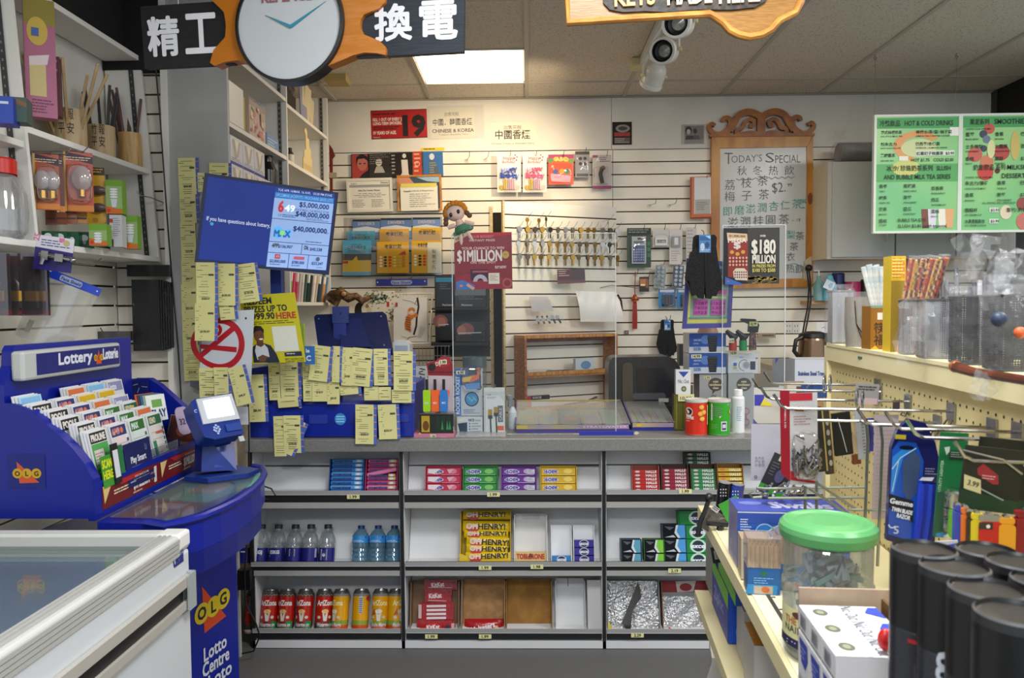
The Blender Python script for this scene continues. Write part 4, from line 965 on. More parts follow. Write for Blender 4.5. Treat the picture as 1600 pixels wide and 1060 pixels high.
q.prism(rp,[(14,22),(33,22),(35,24),(35,36),(33,38),(14,38)],.0005,.0009,('1c3a78',.4,0,.2));q.z=.0012;q.text(rp,7,37,16,'6',('b82a30',.4,0,.3),'l',9,.05);q.text(rp,17,35.5,10,'49',('d8e0f0',.4,0,.4),'l',16,.03);q.text(rp,9,45,4,'17',NV);q.lines(rp,15,41,38,46,2,NV,.4)
fat(q,rp,85,26.5,7.6,'$5,000,000',NV,'r',46,.03);q.text(rp,86,33,3.4,"GOLD BALL / LA BOULE D'OR",NV,'r',54);fat(q,rp,87,41.5,7.6,'$48,000,000',NV,'r',52,.03);q.lines(rp,52,43.5,88,47.5,2,NV,.3,2)
q.poly(rp,[(5,62),(12,60),(20,66),(31,62),(31,76),(22,72),(12,79),(5,74)],('4aa0d8',.4,0,.4));fat(q,rp,18,76,10,'MAX',('1c5a9c',.4,0,.3),'c',24,.05);q.ell(rp,18,70,4,4,('7ac06a',.4,0,.4));fat(q,rp,86,65,7.6,'$40,000,000',NV,'r',52,.03);q.text(rp,90,66,2.5,'EST',NV,'r');q.lines(rp,55,80,84,83,1,NV,.3,4)
q.text(rp,4,93,6,'4PP',('3a4a4c',.4,0,.2),'l',10,.04,ital=.25);q.text(rp,14,93,4.6,'$136,907',NV,'l',22,.02);q.text(rp,54,93,6,'Dk',('3a3c4c',.4,0,.2),'l',7,.04);q.text(rp,63,94,4.6,'$45,238',NV,'l',19,.02)
q.rect(rp,11,103.5,19,110.5,('a83440',.4,0,.3));q.text(rp,15,109,4,'49','e0e0f0','c');q.text(rp,16,116.5,4.4,'$2,000,000',NV,'c',24,.02);q.lines(rp,5,119,26,122,1,NV,.3,6);q.rect(rp,40,105,56,109.5,('b84860',.4,0,.3));q.text(rp,47,116.5,4.4,'$780,000',NV,'c',19,.02);q.lines(rp,37,119,56,122,1,NV,.3,7);q.ell(rp,77,107,3,3.4,('4a5a78',.4,0,.2));q.text(rp,77,116,4.2,'$23,247',NV,'c',18,.02);q.lines(rp,76,120,88,122,1,NV,.3,8)
m=g.part('mount_arm','dark mount arm');a=sc_.p(60,90,-.03);m.tube([a,(a.x,3.064,a.z)],.02,DARK,8);m=g.part('support_post','blue support post');b=sc_.p(100,139,-.02);m.box((b.x-.02,3.17,W(405,568,3.17).z),(b.x+.025,3.20,b.z+.02),('1c3c9c',.4))
# redeem poster
pq=PQ([(374,463),(460.5,457),(478,566),(388,569)],2.99,87,108)
g=T('poster','yellow prize redemption poster with a smiling person, pinned under the tilted screen','poster');g.slab(pq,0,0,87,108,-.002,0,('c6bc10',.4));q=g.part('poster_print')
BK_='1a1c24';q.text(pq,6,14.5,9.5,'REDEEM',BK_,'l',43,.035);fat(q,pq,5,27,9.5,'PRIZES UP TO',BK_,'l',66,.035);fat(q,pq,9,38.5,10,'$999.90',BK_,'l',41,.035);fat(q,pq,53,39,9.5,'HERE','b8301c','l',30,.045);q.lines(pq,16,42,80,48,2,'4a4610',.35,3)
q.rect(pq,43,51,80,90,'dcdccc');q.poly(pq,[(57,92),(83,91),(83,98),(57,98)],'1c2444');q.lines(pq,60,93.5,80,97,1,'c8c8d4',.4);q.text(pq,57,104,3.2,'BEST ADVENTURE','3a3810','l',28);q.text(pq,57,108,3.2,'SUPPORT  LOTTO','3a3810','l',28)
HAIR='1a1210';q.poly(pq,[(9,106),(10,82),(16,77),(28,76),(38,80),(45,94),(48,107)],'1c2238');q.poly(pq,[(16,78),(28,77),(33,84),(34,100),(15,102),(13,88)],'c4c6cc');q.poly(pq,[(18,68),(27,68),(28,79),(23,82),(17,79)],'5a3424');q.ell(pq,22.5,64,7.5,11,'6a3e2a');q.poly(pq,[(13,62),(13,53),(19,48),(27,49),(31,55),(30,61),(26,56),(18,57)],HAIR);q.ell(pq,25,69.5,3.4,1.4,'e0d8d0');q.ell(pq,20,63,1,.7,HAIR,None,6);q.ell(pq,26,63,1,.7,HAIR,None,6);q.poly(pq,[(16,98),(24,94),(33,98),(26,105),(18,105)],'6a3e2a');q.poly(pq,[(45,94),(48,107),(30,107),(28,100)],'1c2238')
# no smoking sign
nq=PQ([(318,489),(397,484),(392,594),(312,578)],2.93,79,100)
g=T('no_smoking_sign','white plastic sign with a red barred circle, partly under yellow slips','sign');g.slab(nq,0,0,79,103,-.004,0,('c8ccd2',.3));q=g.part('symbol');RD=('b01420',.35)
cx,cy=25,52;q.ring(nq,cx,cy,33,42,RD,None,40);q.rect(nq,cx-26,cy+3,cx+30,cy+11,RD);q.poly(nq,[(cx-31,cy+24),(cx+22,cy-30),(cx+28,cy-24),(cx-25,cy+30)],RD);q.ring(nq,cx-5,cy-22,6,11,RD,None,20,-60,120);q.ell(nq,67,12,1.6,1.6,'1a1a1c',None,8)
g,q,f=card('leaflet','light blue leaflet edge beside the yellow poster','leaflet',476,541,492,570,3.05,('2a6ab0',.4));q.text(f,478,551,6,'le','d8e0ec','l',None,.04);q.text(f,478,564,8,'C','d8e0ec','l',None,.04)
g,q,f=card('price_banner','yellow banner strip reading one thousand dollars, behind the slips','banner',545,606,613,633,3.175,('d2be14',.4));fat(q,f,558,624,10,'$1,000',BK_,'l',34,.04);fat(q,f,560,637,6,'LOTO',BK_,'l',26,.04)
#prize slips
SLIP=plain('ddd792',.6,noise=0);SB=plain('4a66b4',.5,noise=0);SI=plain('5c5a48',.7,noise=0);SO=plain('c88a6a',.6,noise=0)
SN=[0]
def slip(x0,y0,x1,y1,Y,label,amt='$250.00',roll=0,bw=5,blue=True,curl=.004,sd=None):
 SN[0]+=1;k=SN[0]
 g=T('prize_slip','pale yellow prize slip '+label,'slip','yellow prize slips')
 f=PF((x0+x1)/2,(y0+y1)/2,Y,roll=roll)
 cv=lambda a,b:curl*math.sin(b*2.6+k)*b+.0015*math.sin(a*3+k)
 g.part('paper').sheet(f,x0,y0,x1,y1,SLIP,cv,2,6)
 h=y1-y0;w_=x1-x0
 if blue:
  m=g.part('blue_edge','blue perforated edge');m.sheet(f,x1,y0,x1+bw,y1,SB,lambda a,b:cv(1,b),1,6)
  for i in range(max(2,int(h/11))):m.sheet(f,x1+.3,y0+5+i*11,x1+bw-.3,y0+6.6+i*11,SO,lambda a,b:cv(1,(5+i*11)/h)+.0004,1,1)
 q=g.part('slip_print');rd=random.Random(k)
 def row(a,b,y,th):q.sheet(f,x0+a*w_,y,x0+b*w_,y+th,SI,lambda p,r:cv(a,(y-y0)/h)+.0006,1,1)
 y=y0+5
 while y<y1-3:
  i=(y-y0)/62
  if .10<i<.20 or .36<i<.44:row(.04,.35,y,.7)
  else:a=rd.uniform(.12,.3);row(a,1-a,y,.6)
  y+=rd.choice((3,3.6,5,7))
 if h>22:
  q.z=.0006+cv(.7,.18);q.rect(f,x0+w_*.66,y0+h*.24,x0+w_*.94,y0+h*.24+3,'4a4a3a')
  if amt:q.z=.0008+cv(.5,.74);q.text(f,x0+w_*.52,y0+h*.78,3.4,amt,'3a382c','c',w_*.46,.03)
 return g
Yp=3.058
col=[(279,247,306,306,'topmost of the long chain on the grey end panel','$60.00'),(281,304,306,349,'second from the top of the chain on the end panel','$25.00'),(282,347,306,408,'third from the top of the chain on the end panel','$25.00'),(283,406,307,446,'fourth from the top of the chain on the end panel','$60.00'),(283,444,308,495,'fifth from the top of the chain on the end panel','$25.00'),(285,493,309,541,'sixth from the top of the chain, beside the no smoking sign','$100.00'),(287,539,313,596,'lowest of the chain on the end panel, above the leaflets','$20.00')]
for i,(a,b,c,d,l,am)in enumerate(col):slip(a,b,c,d,Yp-i*.0016,l,am,-.8,5,i in(0,1,6),.003)
slip(327,255,357,320,Yp,'half hidden behind the top edge of the tilted screen',None,1,5,True,.002)
slip(309,270,320,300,Yp,'sliver between the chain and the tilted screen',None,0,4,False,.001)
Yt=2.875
slip(306,410,336,485,Yt,'taped under the tilted screen, nearest the end panel','$250.00',1);slip(304,474,336,533,Yt-.004,'hanging below the first taped one, over the no smoking sign','$100.00',1)
slip(339,412,368,478,Yt+.03,'taped under the tilted screen, second one','$100.00',.5);slip(371,412,402,473,Yt+.06,'taped under the tilted screen, third one, swung outwards','$150.00',-7)
slip(343,470,366,500,Yt+.034,'mostly hidden behind the second taped one',None,-4)
slip(311,575,342,631,2.90,'low beside the ticket checker, under the no smoking sign','$20.00',1,5,False);slip(334,574,357,622,2.895,'above the lit ticket checker screen',None,0);slip(362,572,387,634,2.89,'swung outwards above the ticket checker','$40.00',-13)
slip(388,585,414,660,3.08,'with eight dollars, hanging alone on the terminal side','$8.00',-2)
Ys=3.135
for i,(a,b,c,d,l,am,ro,bl)in enumerate([(420,568,438,626,'on the terminal, first of the lower row','$10.00',-1,False),(438,558,466,625,'on the terminal, second of the lower row, with blue edge','$200.00',-1,True),(434,622,466,637,'short piece under the two first ones on the terminal',None,-4,True),(473,566,487,628,'narrow one before the crowded row on the terminal','$60.00',0,False),(487,569,511,628,'behind the slanted one in the crowded terminal row','$100.00',0,False),(511,596,531,632,'low in the middle of the crowded terminal row','$30.00',0,False),(531,602,560,617,'short piece lifted at the middle of the crowded row',None,-5,True),(569,604,592,626,'low piece above the yellow banner','$10.00',0,False),(592,605,611,626,'low piece next to the last upper slip','$100.00',0,False),(612,609,643,630,'low piece under the last upper slip of the terminal','$100.00',0,True),(484,540,514,596,'slanted one opening the upper terminal row','$50.00',7,True),(519,541,531,598,'narrow second one of the upper terminal row',None,2,True),(534,543,552,603,'third one of the upper terminal row, without edge','$10.00',3,False),(549,544,580,604,'fourth one of the upper terminal row, tilted','$500.00',6,True),(584,545,606,603,'fifth one of the upper terminal row','$100.00',0,True),(615,549,645,611,'last one of the upper terminal row','$30.00',1,True)]):slip(a,b,c,d,Ys-i*.0018,l,am,ro,5,bl,.003)
Yn=3.10
for a,b,c,d,l,am,ro,y in((555,632,584,695,'hanging over the counter edge, nearer the round sticker','$250.00',1,Yn),(591,632,620,687,'hanging over the terminal front, nearer the lighters','$250.00',-2,Yn+.006),(445,654,468,711,'rearmost of the fan over the counter edge, tilted outwards',None,24,Yn+.006),(428,650,447,714,'middle one of the fan over the counter edge',None,-1,Yn+.003),(443,649,470,709,'front one of the fan over the counter edge','$200.00',0,Yn)):slip(a,b,c,d,y,l,am,ro)
#lottery terminal
NAVY=plain('0f1f5c',.35);BLUE=plain('1a2f9c',.3)
g=T('lottery_terminal','dark blue lottery terminal on the counter, hung with yellow slips','terminal')
f=PF(518,645,3.16)
m=g.part('base','blue base');m.prism(f,[(388,684),(388,575),(425,570),(425,600),(648,603),(648,684)],-.36,0,BLUE);m.mods.append(('bevel',.006))
m=g.part('front_plate','glossy blue front plate');m.slab(f,470,634,646,683,.0005,.006,plain('182a94',.22));m.rect(f,470,660,646,661,'0a1458',.0064)
for a in((483,648,512,662),(622,648,640,660)):g.part('label_plate','pale blue label plate').slab(f,*a,.0065,.009,('2c3c9c',.3))
m=g.part('round_sticker','light blue round sticker');m.ell(f,532.5,655,9,9.5,'2a8ad0',.0075,24);[m.rect(f,526,650+4*i,539,652+4*i,'9ac8e8',.0078)for i in range(3)]
mq=PQ([(490,492),(603,487),(614,548),(498,549)],[3.36,3.42,3.34,3.28],113,58)
m=g.part('screen_back','dark blue back of the operator screen');m.prism(mq,[(4,0),(108,0),(113,5),(113,58),(0,58),(0,4)],-.05,0,plain('101c4c',.3));m.mods.append(('bevel',.006));m2=m.sub('rear_bulge');m2.prism(mq,[(38,10),(72,10),(80,54),(34,54)],.0005,.012,plain('14225a',.3))
for u,v in((7,7),(104,7),(101,50)):m.sub('screw').ell(mq,u,v,1.3,1.3,'6a76a0',.001,8)
f2=PF(532,492,3.33);m=g.part('neck','blue clip box');m.slab(f2,520,479,545,505,-.01,.012,plain('26387c',.35));m.ell(f2,533,490,1.8,1.8,'0c1436',.0125);g.part('stem','blue stem').slab(f2,521,505,541,600,-.012,.008,plain('1c2e80',.35))
g=T('slip_board','clear plastic board on the terminal that the slips are taped to','board');f=PF(540,600,3.150);g.slab(f,424,566,648,632,0,.003,CLEAR)
#goods on the counter
Zc=.9005
def base_y(Y):return 477+FPX*(EYE-.90)/Y
# tall utility lighters in a card display
f=PF(680,690,3.16)
g=T('lighter_display','red and pink card display of utility lighters with tall neon ones on top','display')
PK=plain('c47890',.5)
m=g.part('tray','pink front tray');m.slab(f,646,678,710,690,-.09,0,PK);m=m.sub('tray_print');m.poly(f,[(653,679),(656,675.5),(659,679)],'d8b860',.001);m.text(f,650,688,4.2,'DJEEP','e8d8dc','l',16,.03,.001);m.rect(f,672,679,681,685,'e4e0b8',.0012);m.text(f,676.5,684,4,'1.99','1a1a14','c',7,.03,.0015);m.lines(f,688,683,703,686,1,'e8d0d8',.5)
m=g.part('side_wall','clear side wall');m.add([f.p(646,690,0),f.p(658,645,0),f.p(658,645,-.09),f.p(646,690,-.09)],[(0,1,2,3)],CLEAR);m.add([f.p(710,690,0),f.p(706,645,0),f.p(706,645,-.09),f.p(710,690,-.09)],[(0,1,2,3)],CLEAR)
m=g.part('lower_lighters_front','printed front with yellow and green lighters');m.slab(f,655,648,708,678,-.05,-.012,'141210')
m.rect(f,658,650,671,676,'b89a1c',-.0115);m.ell(f,665,666,5,8,'6a3c14',-.011,14);[m.rect(f,673+i*8,650,680+i*8,676,c,-.0115)for i,c in enumerate(('0e2014','0f2a16','102c18','0f2a18'))];[m.poly(f,[(689+i*4,672),(691+i*4,658),(693+i*4,672)],'2c8a4c',-.011)for i in(0,2,3)]
m=g.part('mid_shelf','clear middle shelf');m.slab(f,655,645,708,647.5,-.09,-.002,CLEAR)
b=g.part('back_card','red header card');b.prism(f,[(658,646),(667,591),(664,569),(672,566),(681,564),(692,556),(702,560),(706,570),(707,646)],-.075,-.07,('c8b8ba',.4))
b=b.sub('header_print');b.z=-.0695;b.poly(f,[(664,569),(672,566),(681,564),(692,556),(702,560),(706,570),(707,589),(667,588)],'8c1420',-.0695);b.ell(f,691,567,12,8,'a82030',-.0690);b.text(f,680,573,6,'DJEEP','e0c8b0','l',18,.04,-.0685,-18);b.rect(f,685,563,697,570,'e2dcae',-.0683);b.text(f,691,569,4.6,'1.99','1a1a14','c',9,.04,-.068);b.ell(f,673,575,6,6,'1c1214',-.0688);b.rect(f,668,582,706,584,'5c0c14',-.0688)
for i,(x,c,nm)in enumerate(((666,('a4d80c',.35),'yellow green'),(679,('f0641c',.35),'orange'),(693,('2878c8',.35),'blue'))):
 t_=T('utility_lighter',nm+' long nozzle utility lighter standing in the pink display','lighter','utility lighters in the pink display');n=-.03
 m=t_.part('body');m.prism(f,m.round_rect(x-6,610,x+6,644.5,2),n-.012,n,c);m.prism(f,m.round_rect(x+3,610,x+9,618,1.5),n-.009,n-.003,('e8604c',.4))
 m=t_.part('nozzle','black nozzle');m.slab(f,x-2.2,593,x+2.2,610,n-.009,n-.003,BLACK);t_.part('print').text(f,x,632,3,'BIC','e8e8e8','c',6,.02,n+.0006)
 # clear sheet one with its poster
def plexi(label,x0,x1,y0,Y,foot):
 g=T('acrylic_guard',label,'guard');f=PF((x0+x1)/2,600,Y);yb=base_y(Y)+.2
 m=g.part('sheet','clear sheet');m.slab(f,x0,y0,x1,yb,-.004,0,PLEXI)
 m=g.part('polished_edge','bright polished edge');m.slab(f,x0-.8,y0,x0+.3,yb,-.005,.001,clear('edge_clear','ffffff',.25,.1,.45));m.slab(f,x0,y0-.6,x1,y0+.4,-.005,.001,MATS['edge_clear']);m.slab(f,x1-.3,y0,x1+.8,yb,-.005,.001,MATS['edge_clear'])
 m=g.part('foot','clear foot');m.box((f.p(foot[0],0).x,Y-.06,.9004),(f.p(foot[1],0).x,Y+.05,.905),clear('foot_clear','ffffff',.12,.1,.25))
 return f
yg=3.225
pf=plexi('clear acrylic counter guard carrying the red million poster',708,962,366,yg,(712,790))
plexi('clear acrylic counter guard carrying the black prize poster by the gloves',1129,1225,354,3.28,(1132,1222))
g,q,f=card('poster','dark red scratch ticket poster with million dollar lettering, on the clear guard','poster',710,364,800,452,yg-.006,('7c1220',.35),roll=-.5)
q.poly(f,[(710,364),(738,364),(710,380)],'b8a888');q.text(f,714,376,4,'NEW!','4a2418','l',None,.03,rot=-28);q.poly(f,[(736,364),(800,364),(800,368),(748,372)],'b02030');q.text(f,755,372,3.6,'OUR BIGGEST','c87880','c',34,.02);q.text(f,754,377.5,3.2,'INSTANT PRIZE','d8a8a0','c',40,.03)
fat(q,f,755,390,4,'YOUR CHANCE TO WIN','d8b0a8','c',66,.04);fat(q,f,715,408,17,'$1MILLION','dcd0cc','l',69,.03);q.ell(f,790,399,5.6,6,'b89a4c');q.text(f,790,400,3,'1M','5a4818','c');fat(q,f,755,412,3.6,'ON THE SPOT','d8a8a0','c',40,.05);q.text(f,782,420,4,'BUY NOW!','e0d0cc','c',17,.03)
q.poly(f,[(712,432),(730,428),(800,436),(800,452),(712,452)],'8c2438');q.rect(f,735,421,762,438,'2c1830');q.rect(f,738,423,762,426,'a84858');q.ring(f,750,440,5,11,'b8a8b8',None,20,180,360);q.rect(f,763,427,780,444,'d8d0c0');q.lines(f,765,430,778,440,4,'8a8478',.4);q.ell(f,792,443,8,8,'a84c50');q.ell(f,792,443,5,5,'7c2430')
q.poly(f,[(712,440),(722,437),(742,446),(738,452),(712,452)],'3c6cb0');q.ell(f,720,446,3,2,'c87858');q.poly(f,[(730,442),(742,450),(738,453),(728,446)],'c89888')
# toy car card, small white box, cables
g,q,f=card('toy_car_pack','blue bordered toy car blister card behind the clear guard, tag on top','toy pack',711,576,754,650,3.30,('c4c8d0',.35))
q.rect(f,711,576,720,650,'2468b8');q.text(f,718,648,6,'ROCKER ROCKET','d8e0ec','l',60,.03,rot=-90);q.poly(f,[(720,578),(732,572),(752,572),(752,604),(720,602)],'24467c');q.poly(f,[(722,592),(740,586),(746,574),(751,574),(749,592),(738,597),(724,598)],'d8641c');q.poly(f,[(722,590),(738,588),(734,596),(722,597)],'e0b030');q.rect(f,732,574,746,586,'1c2030');q.ell(f,731,602,5,5,'1a2030');q.ell(f,748,605,5,5,'1a2030');q.poly(f,[(727,600),(750,598),(752,608),(728,609)],'4c88c8');q.ell(f,737,624,11,11.5,'1c3040');q.ell(f,737,624,9.5,10,'4a90c0');[q.stroke(f,[(730+i*3,620+(i%3)*4),(735+i*3,623+(i%2)*3)],1.6,'7ab8d8')for i in range(4)];q.lines(f,724,640,750,648,3,'8a98a8',.4);q.rect(f,713,579,727,585,'e4e0c0');q.text(f,720,584.5,4.6,'4.99','1a1a14','c',10,.03)
blister(g,f,722,574,753,612,.03)
g=T('clear_tub','empty clear plastic tub seen behind the toy car card','tub');c=W(742,600,3.55);g.lathe((c.x,c.y,.9005),[(0,0),(.05,0),(.055,.26),(.05,.29),(.045,.29)],CLEAR,18);g.part('lid','dark lid label').lathe((c.x,c.y,1.16),[(.0555,0),(.0562,.05)],clear('tint_clear','8898a0',.1,.1,.3),18)
g,q,f=carton('small_box','white and navy boxed gadget under the toy car card','box',714,652,754,681,3.27,.03,('d4d6d8',.4));q.poly(f,[(715,662),(730,660),(730,680),(719,680)],'2c3c58');q.rect(f,717,655,724,659,'e4e0c0');q.text(f,732,658.5,4,'NICE','28304a','l',9,.03);q.text(f,742,658.5,3.4,'Hands','5a6274','l',9);[q.rect(f,733,661+i*4.4,735,663.4+i*4.4,'4a7ab0')for i in range(4)];q.lines(f,737,661,752,678,4,'9a9ea6',.4);q.ell(f,721,678,4,3,'9ab0d0')
g,q,f=carton('cable_pack','white charging cable box with round hanging hole, by the toy car card','box',756,606,789,680,3.255,.018,('d8d8d6',.35));q.rect(f,757,612,788,680,'c8c8c8');q.poly(f,[(759,618),(780,618),(787,626),(787,678),(759,678)],'dcdcda');q.text(f,761,618,2.6,'USB','5a5a5c');q.lines(f,761,620,776,624,2,'8a8a8c',.4);q.rect(f,778,634,786,660,'6a6c70');q.text(f,784,658,4,'CABLE','c0c2c6','l',20,.02,rot=-90);q.rect(f,777,666,787,673,'d8683c')
for x,y in((766,640),(775,636)):m=g.part('cable','grey cable with gold plug');m.tube([f.p(x,y+10,.005),f.p(x+.4,660,.005),f.p(x+1,677,.004)],.003,'3c3c40',5);m.slab(f,x-3,y,x+3,y+9,.001,.006,BRASS);m.slab(f,x-3.4,y+9,x+3.4,y+14,.001,.006,'4a4a50')
q.ring(f,772,603,2,3.2,('7a7a7c',.3,.6),.001,14)
g=T('spray_bottle','slim white pump bottle beside the cable box','bottle');c=WZ(800,678,.9005);c.y=3.36;g.part('bottle').lathe((c.x,c.y,.9005),[(0,0),(.018,0),(.02,.01),(.02,.075),(.010,.095),(.007,.10)],('d0d4d8',.3),16);g.part('pump','grey pump').lathe((c.x-.012,c.y,1.0),[(.009,0),(.009,.03),(.014,.031),(.016,.05),(0,.055)],'8a8c90',12)
# two flat ticket showcases
IRI=mottled('iridescent','b8a85c','9a86b8',6,.25,(1,1,3),0,.3,.7)
def tray(label,x0,x1,yf,yb,Yf,Yb,pc):
 g=T('ticket_showcase',label,'showcase','flat lottery ticket showcases')
 a,b=WZ(x0,yf,.9).x,WZ(x1,yf,.9).x
 m=g.part('base','purple edged base');m.box((a,Yf,.9005),(b,Yb,.915),pc)
 m=g.part('front_strip','shiny printed front strip');m.box((a+.003,Yf-.003,.9155),(b-.003,Yf,.934),IRI)
 n_=5;w_=(b-a-.02)/n_
 for i in range(n_):
  t_=g.part('ticket','lottery ticket');fr_=Fr((a+.01+i*w_,Yf+.02,.921),X3,Vector((0,.97,.12)),Vector((0,-.12,.97)))
  t_.slab(fr_,0,0,w_-.008,Yb-Yf-.05,0,.001,('8a9a8c','a89a6c','7c8a9c','9c8a6c','8c948c')[i]);t_.ell(fr_,w_/2,(Yb-Yf)*.4,w_*.3,.06,('b8a040','6a8ab0','b87850','8a6ab0','5a9a80')[i],.0014);t_.rect(fr_,.01,.02,w_-.02,.05,('c8b878','a8b0c0','c0a890','b0a8c0','a8c0b0')[i],.0014)
 m=g.part('lid','clear lid');zf,zb=.937,.995
 P=[(a,Yf,zf),(b,Yf,zf),(b,Yb,zb),(a,Yb,zb),(a,Yf,.9155),(b,Yf,.9155),(b,Yb,.9155),(a,Yb,.9155)]
 m.add(P,[(0,1,2,3),(0,3,7,4),(1,2,6,5)],clear('lid_clear','eef0ec',.16,.06,.22))
 m=g.part('rim','gold shimmering rim');m.tube([P[0],P[3]],.004,('6a5a98',.3),6);m.tube([P[1],P[2]],.004,('8a8a90',.3),6);m.tube([P[3],P[2]],.004,('b8a050',.3),6)
 return a,b
a,b=tray('long flat ticket showcase in the middle of the counter',806,982,674,632,3.26,3.60,('4a3c8c',.35))
fs_=BF((a,3.2565,.9155));m=ALL[-1].subs[1].sub('strip_print');m.text(fs_,b-a-.20,.005,.009,'STRATOVATER','e8c0c8','l',.19,.02,.0004);m.rect(fs_,.004,.001,.05,.017,'c8b050',.0003)
a,b=tray('short flat ticket showcase beside the olive stand',986,1052,672,632,3.30,3.62,('26308c',.35))
fs_=BF((a,3.2965,.9155));m=ALL[-1].subs[1].sub('strip_print');m.poly(fs_,[(.015,.009),(.03,.002),(.045,.009),(.03,.016)],'d8b020',.0004)
g,q,f=card('notice','white printed sheet tucked under the long ticket showcase','sheet',792,676,905,682,3.22,('d0d0dc',.5),pitch=80);q.lines(f,800,677,900,681,2,'8a86a8',.4)
g=T('counter_strip','blue printed strip on the counter edge before the showcases','strip');fz=PF(945,680,3.118);g.slab(fz,905,674.5,990,680.5,0,.004,('2a349c',.3));g.part('print','white yellow mark').poly(fz,[(994,674),(999,677),(994,680),(990,677)],'c8c0b0',.0045)
# key machine under its smoked hood
g=T('key_machine','key cutting machine under a smoked grey hood behind the ticket showcases','machine');f=PF(1005,600,3.66)
HOOD=plain('3c3a3c',.28)
m=g.part('hood','smoked grey hood');m.prism(f,[(949,634),(949,572),(951,562),(956,557),(1040,556),(1050,560),(1058,572),(1062,590),(1062,634)],-.12,.06,HOOD);m.mods.append(('bevel',.012))
m2=m.sub('ridge','moulded ridge with painted highlight');m2.prism(f,[(970,632),(970,570),(974,565),(982,565),(986,570),(986,632)],.0602,.068,plain('5a564c',.15));m2=m.sub('window','darker smoked window');m2.prism(f,m2.round_rect(992,574,1054,618,5),.0602,.064,plain('323236',.2))  # lighter glossy strip puts the hood's highlight into the colour
g.part('handle_slot','grey slot').prism(f,g.round_rect(985,612,1036,622,4),.0602,.072,plain('55565a',.35));m=g.part('base','dark green base');m.slab(f,951,634.5,1061,656,-.11,.08,plain('2c3026',.4))
g.part('maker_plate','white label').slab(f,1025,620,1040,626,.0725,.075,'b8b4ac')
# olive stand with pack on top
g,q,f=carton('card_stand','olive green narrow card stand holding a pack and a price tag','stand',1053,617,1072,672,3.30,.04,('5c5c1e',.4),side='46461a');q.rect(f,1056,620,1058,670,'7c7c34');q.rect(f,1066,620,1068,670,'4a4a18')
g.part('back_leaf','olive back leaf').slab(f,1072.5,604,1086,625,-.05,-.045,'4e4e22')
tg=g.part('price_tag','pale yellow price tag');tg.slab(f,1059,616,1084,627,.006,.0075,'dcd8a4');tg.text(f,1071,624.5,5,'10.99','6a6438','c',18,.02,.008)
g,q,f=carton('filter_pack','white tobacco filter pack with blue triangle, on the olive stand','filter pack',1056,578,1079,616.5,3.30,.03,('d8d8d8',.35),side='b8b8c0')
def nic(q,f,x0,y0,k):q.poly(f,[(x0+3*k,y0+2*k),(x0+19*k,y0+2*k),(x0+11*k,y0+11*k)],'2c44a0');q.text(f,x0+11*k,y0+20*k,6*k,'Nic Out','2a2a34','c',17*k,.0);q.ell(f,x0+11.5*k,y0+29*k,4*k,4.4*k,'5a6a3c');q.ell(f,x0+11.5*k,y0+29*k,2*k,2*k,'9aa07a')
nic(q,f,1057,579,1)
# chip cans, bottle
def chips(label,x,y,c,lab):
 g=T('chip_can',label,'chip can');p=WZ(x,y,.9005);p.y=3.20;p=Vector((W(x,y,3.20).x,3.20,.9005));r=17.2*3.2/FPX;h=56*3.2/FPX
 m=g.part('tube');m.lathe(p,[(0,0),(r*.98,0),(r,.004,('9a9c9c',.3,.6)),(r*.985,.006,c),(r*.985,h-.014,c),(r,h-.012,('b8b8b8',.3,.6)),(r,h-.008,('b8b8b8',.3,.6)),(r*.96,h-.006)],c,28)
 m=g.part('lid','clear plastic lid');m.lathe(p+Z3*(h-.011),[(r*1.03,0),(r*1.03,.010),(r*.95,.011),(r*.93,.007),(0,.007)],('c8c4b8',.3),28)
 q=g.part('label_print')
 cf=Fr(p,X3,Z3,-Y3);cf.p=lambda u,v,n=0,p=p,r=r:p+Vector(((r+n+.0006)*math.sin(u),-(r+n+.0006)*math.cos(u),v));cf.vd=1
 return q,cf,h,r
q,cf,h,r=chips('red potato chip can with a moustached round face logo',1088,682,('d02a10',.35),'')
q.ell(cf,-.95,h*.66,.42,.020,'e8d8c8',None,20);q.ell(cf,-.95,h*.67,.36,.012,'1a1210',None,16);q.poly(cf,[(-1.3,h*.60),(-.95,h*.63),(-.6,h*.60),(-.95,h*.57)],'1a1210');q.text(cf,-1.25,h*.46,.018,'Pringles','f0e4d8','l',.8,.03);q.lines(cf,-1.2,h*.40,-.6,h*.44,1,'f0d8c8')
for u,v in((.25,.80),(.15,.62),(.30,.48),(.45,.66)):q.ell(cf,u,h*v,.24,.010,'d89a30',None,14);q.ell(cf,u+.02,h*v+.001,.16,.006,'e8b850',None,12)
q.rect(cf,.85,h*.3,.95,h*.85,'e8c8b8');q.text(cf,.4,h*.12,.008,'67g','f0d8c8','l',None,.02)
q,cf,h,r=chips('green potato chip can turned to its white information panel',1123,682,('2c9a14',.35),'')
q.poly(cf,[(-.95,h*.88),(.75,h*.88),(-.1,h*.50),(-.95,h*.42)],'c4c4c4');q.lines(cf,-.85,h*.55,.2,h*.84,6,'8a8c8a',.3);q.rect(cf,-.05,h*.14,.5,h*.40,'d0d0d0');q.rect(cf,.04,h*.17,.42,h*.37,'3c3c50');q.rect(cf,.08,h*.22,.38,h*.32,'c8c8d0');q.rect(cf,.75,h*.62,.95,h*.7,'c8b020');q.lines(cf,-.9,h*.2,-.3,h*.34,4,'8ac878',.3)
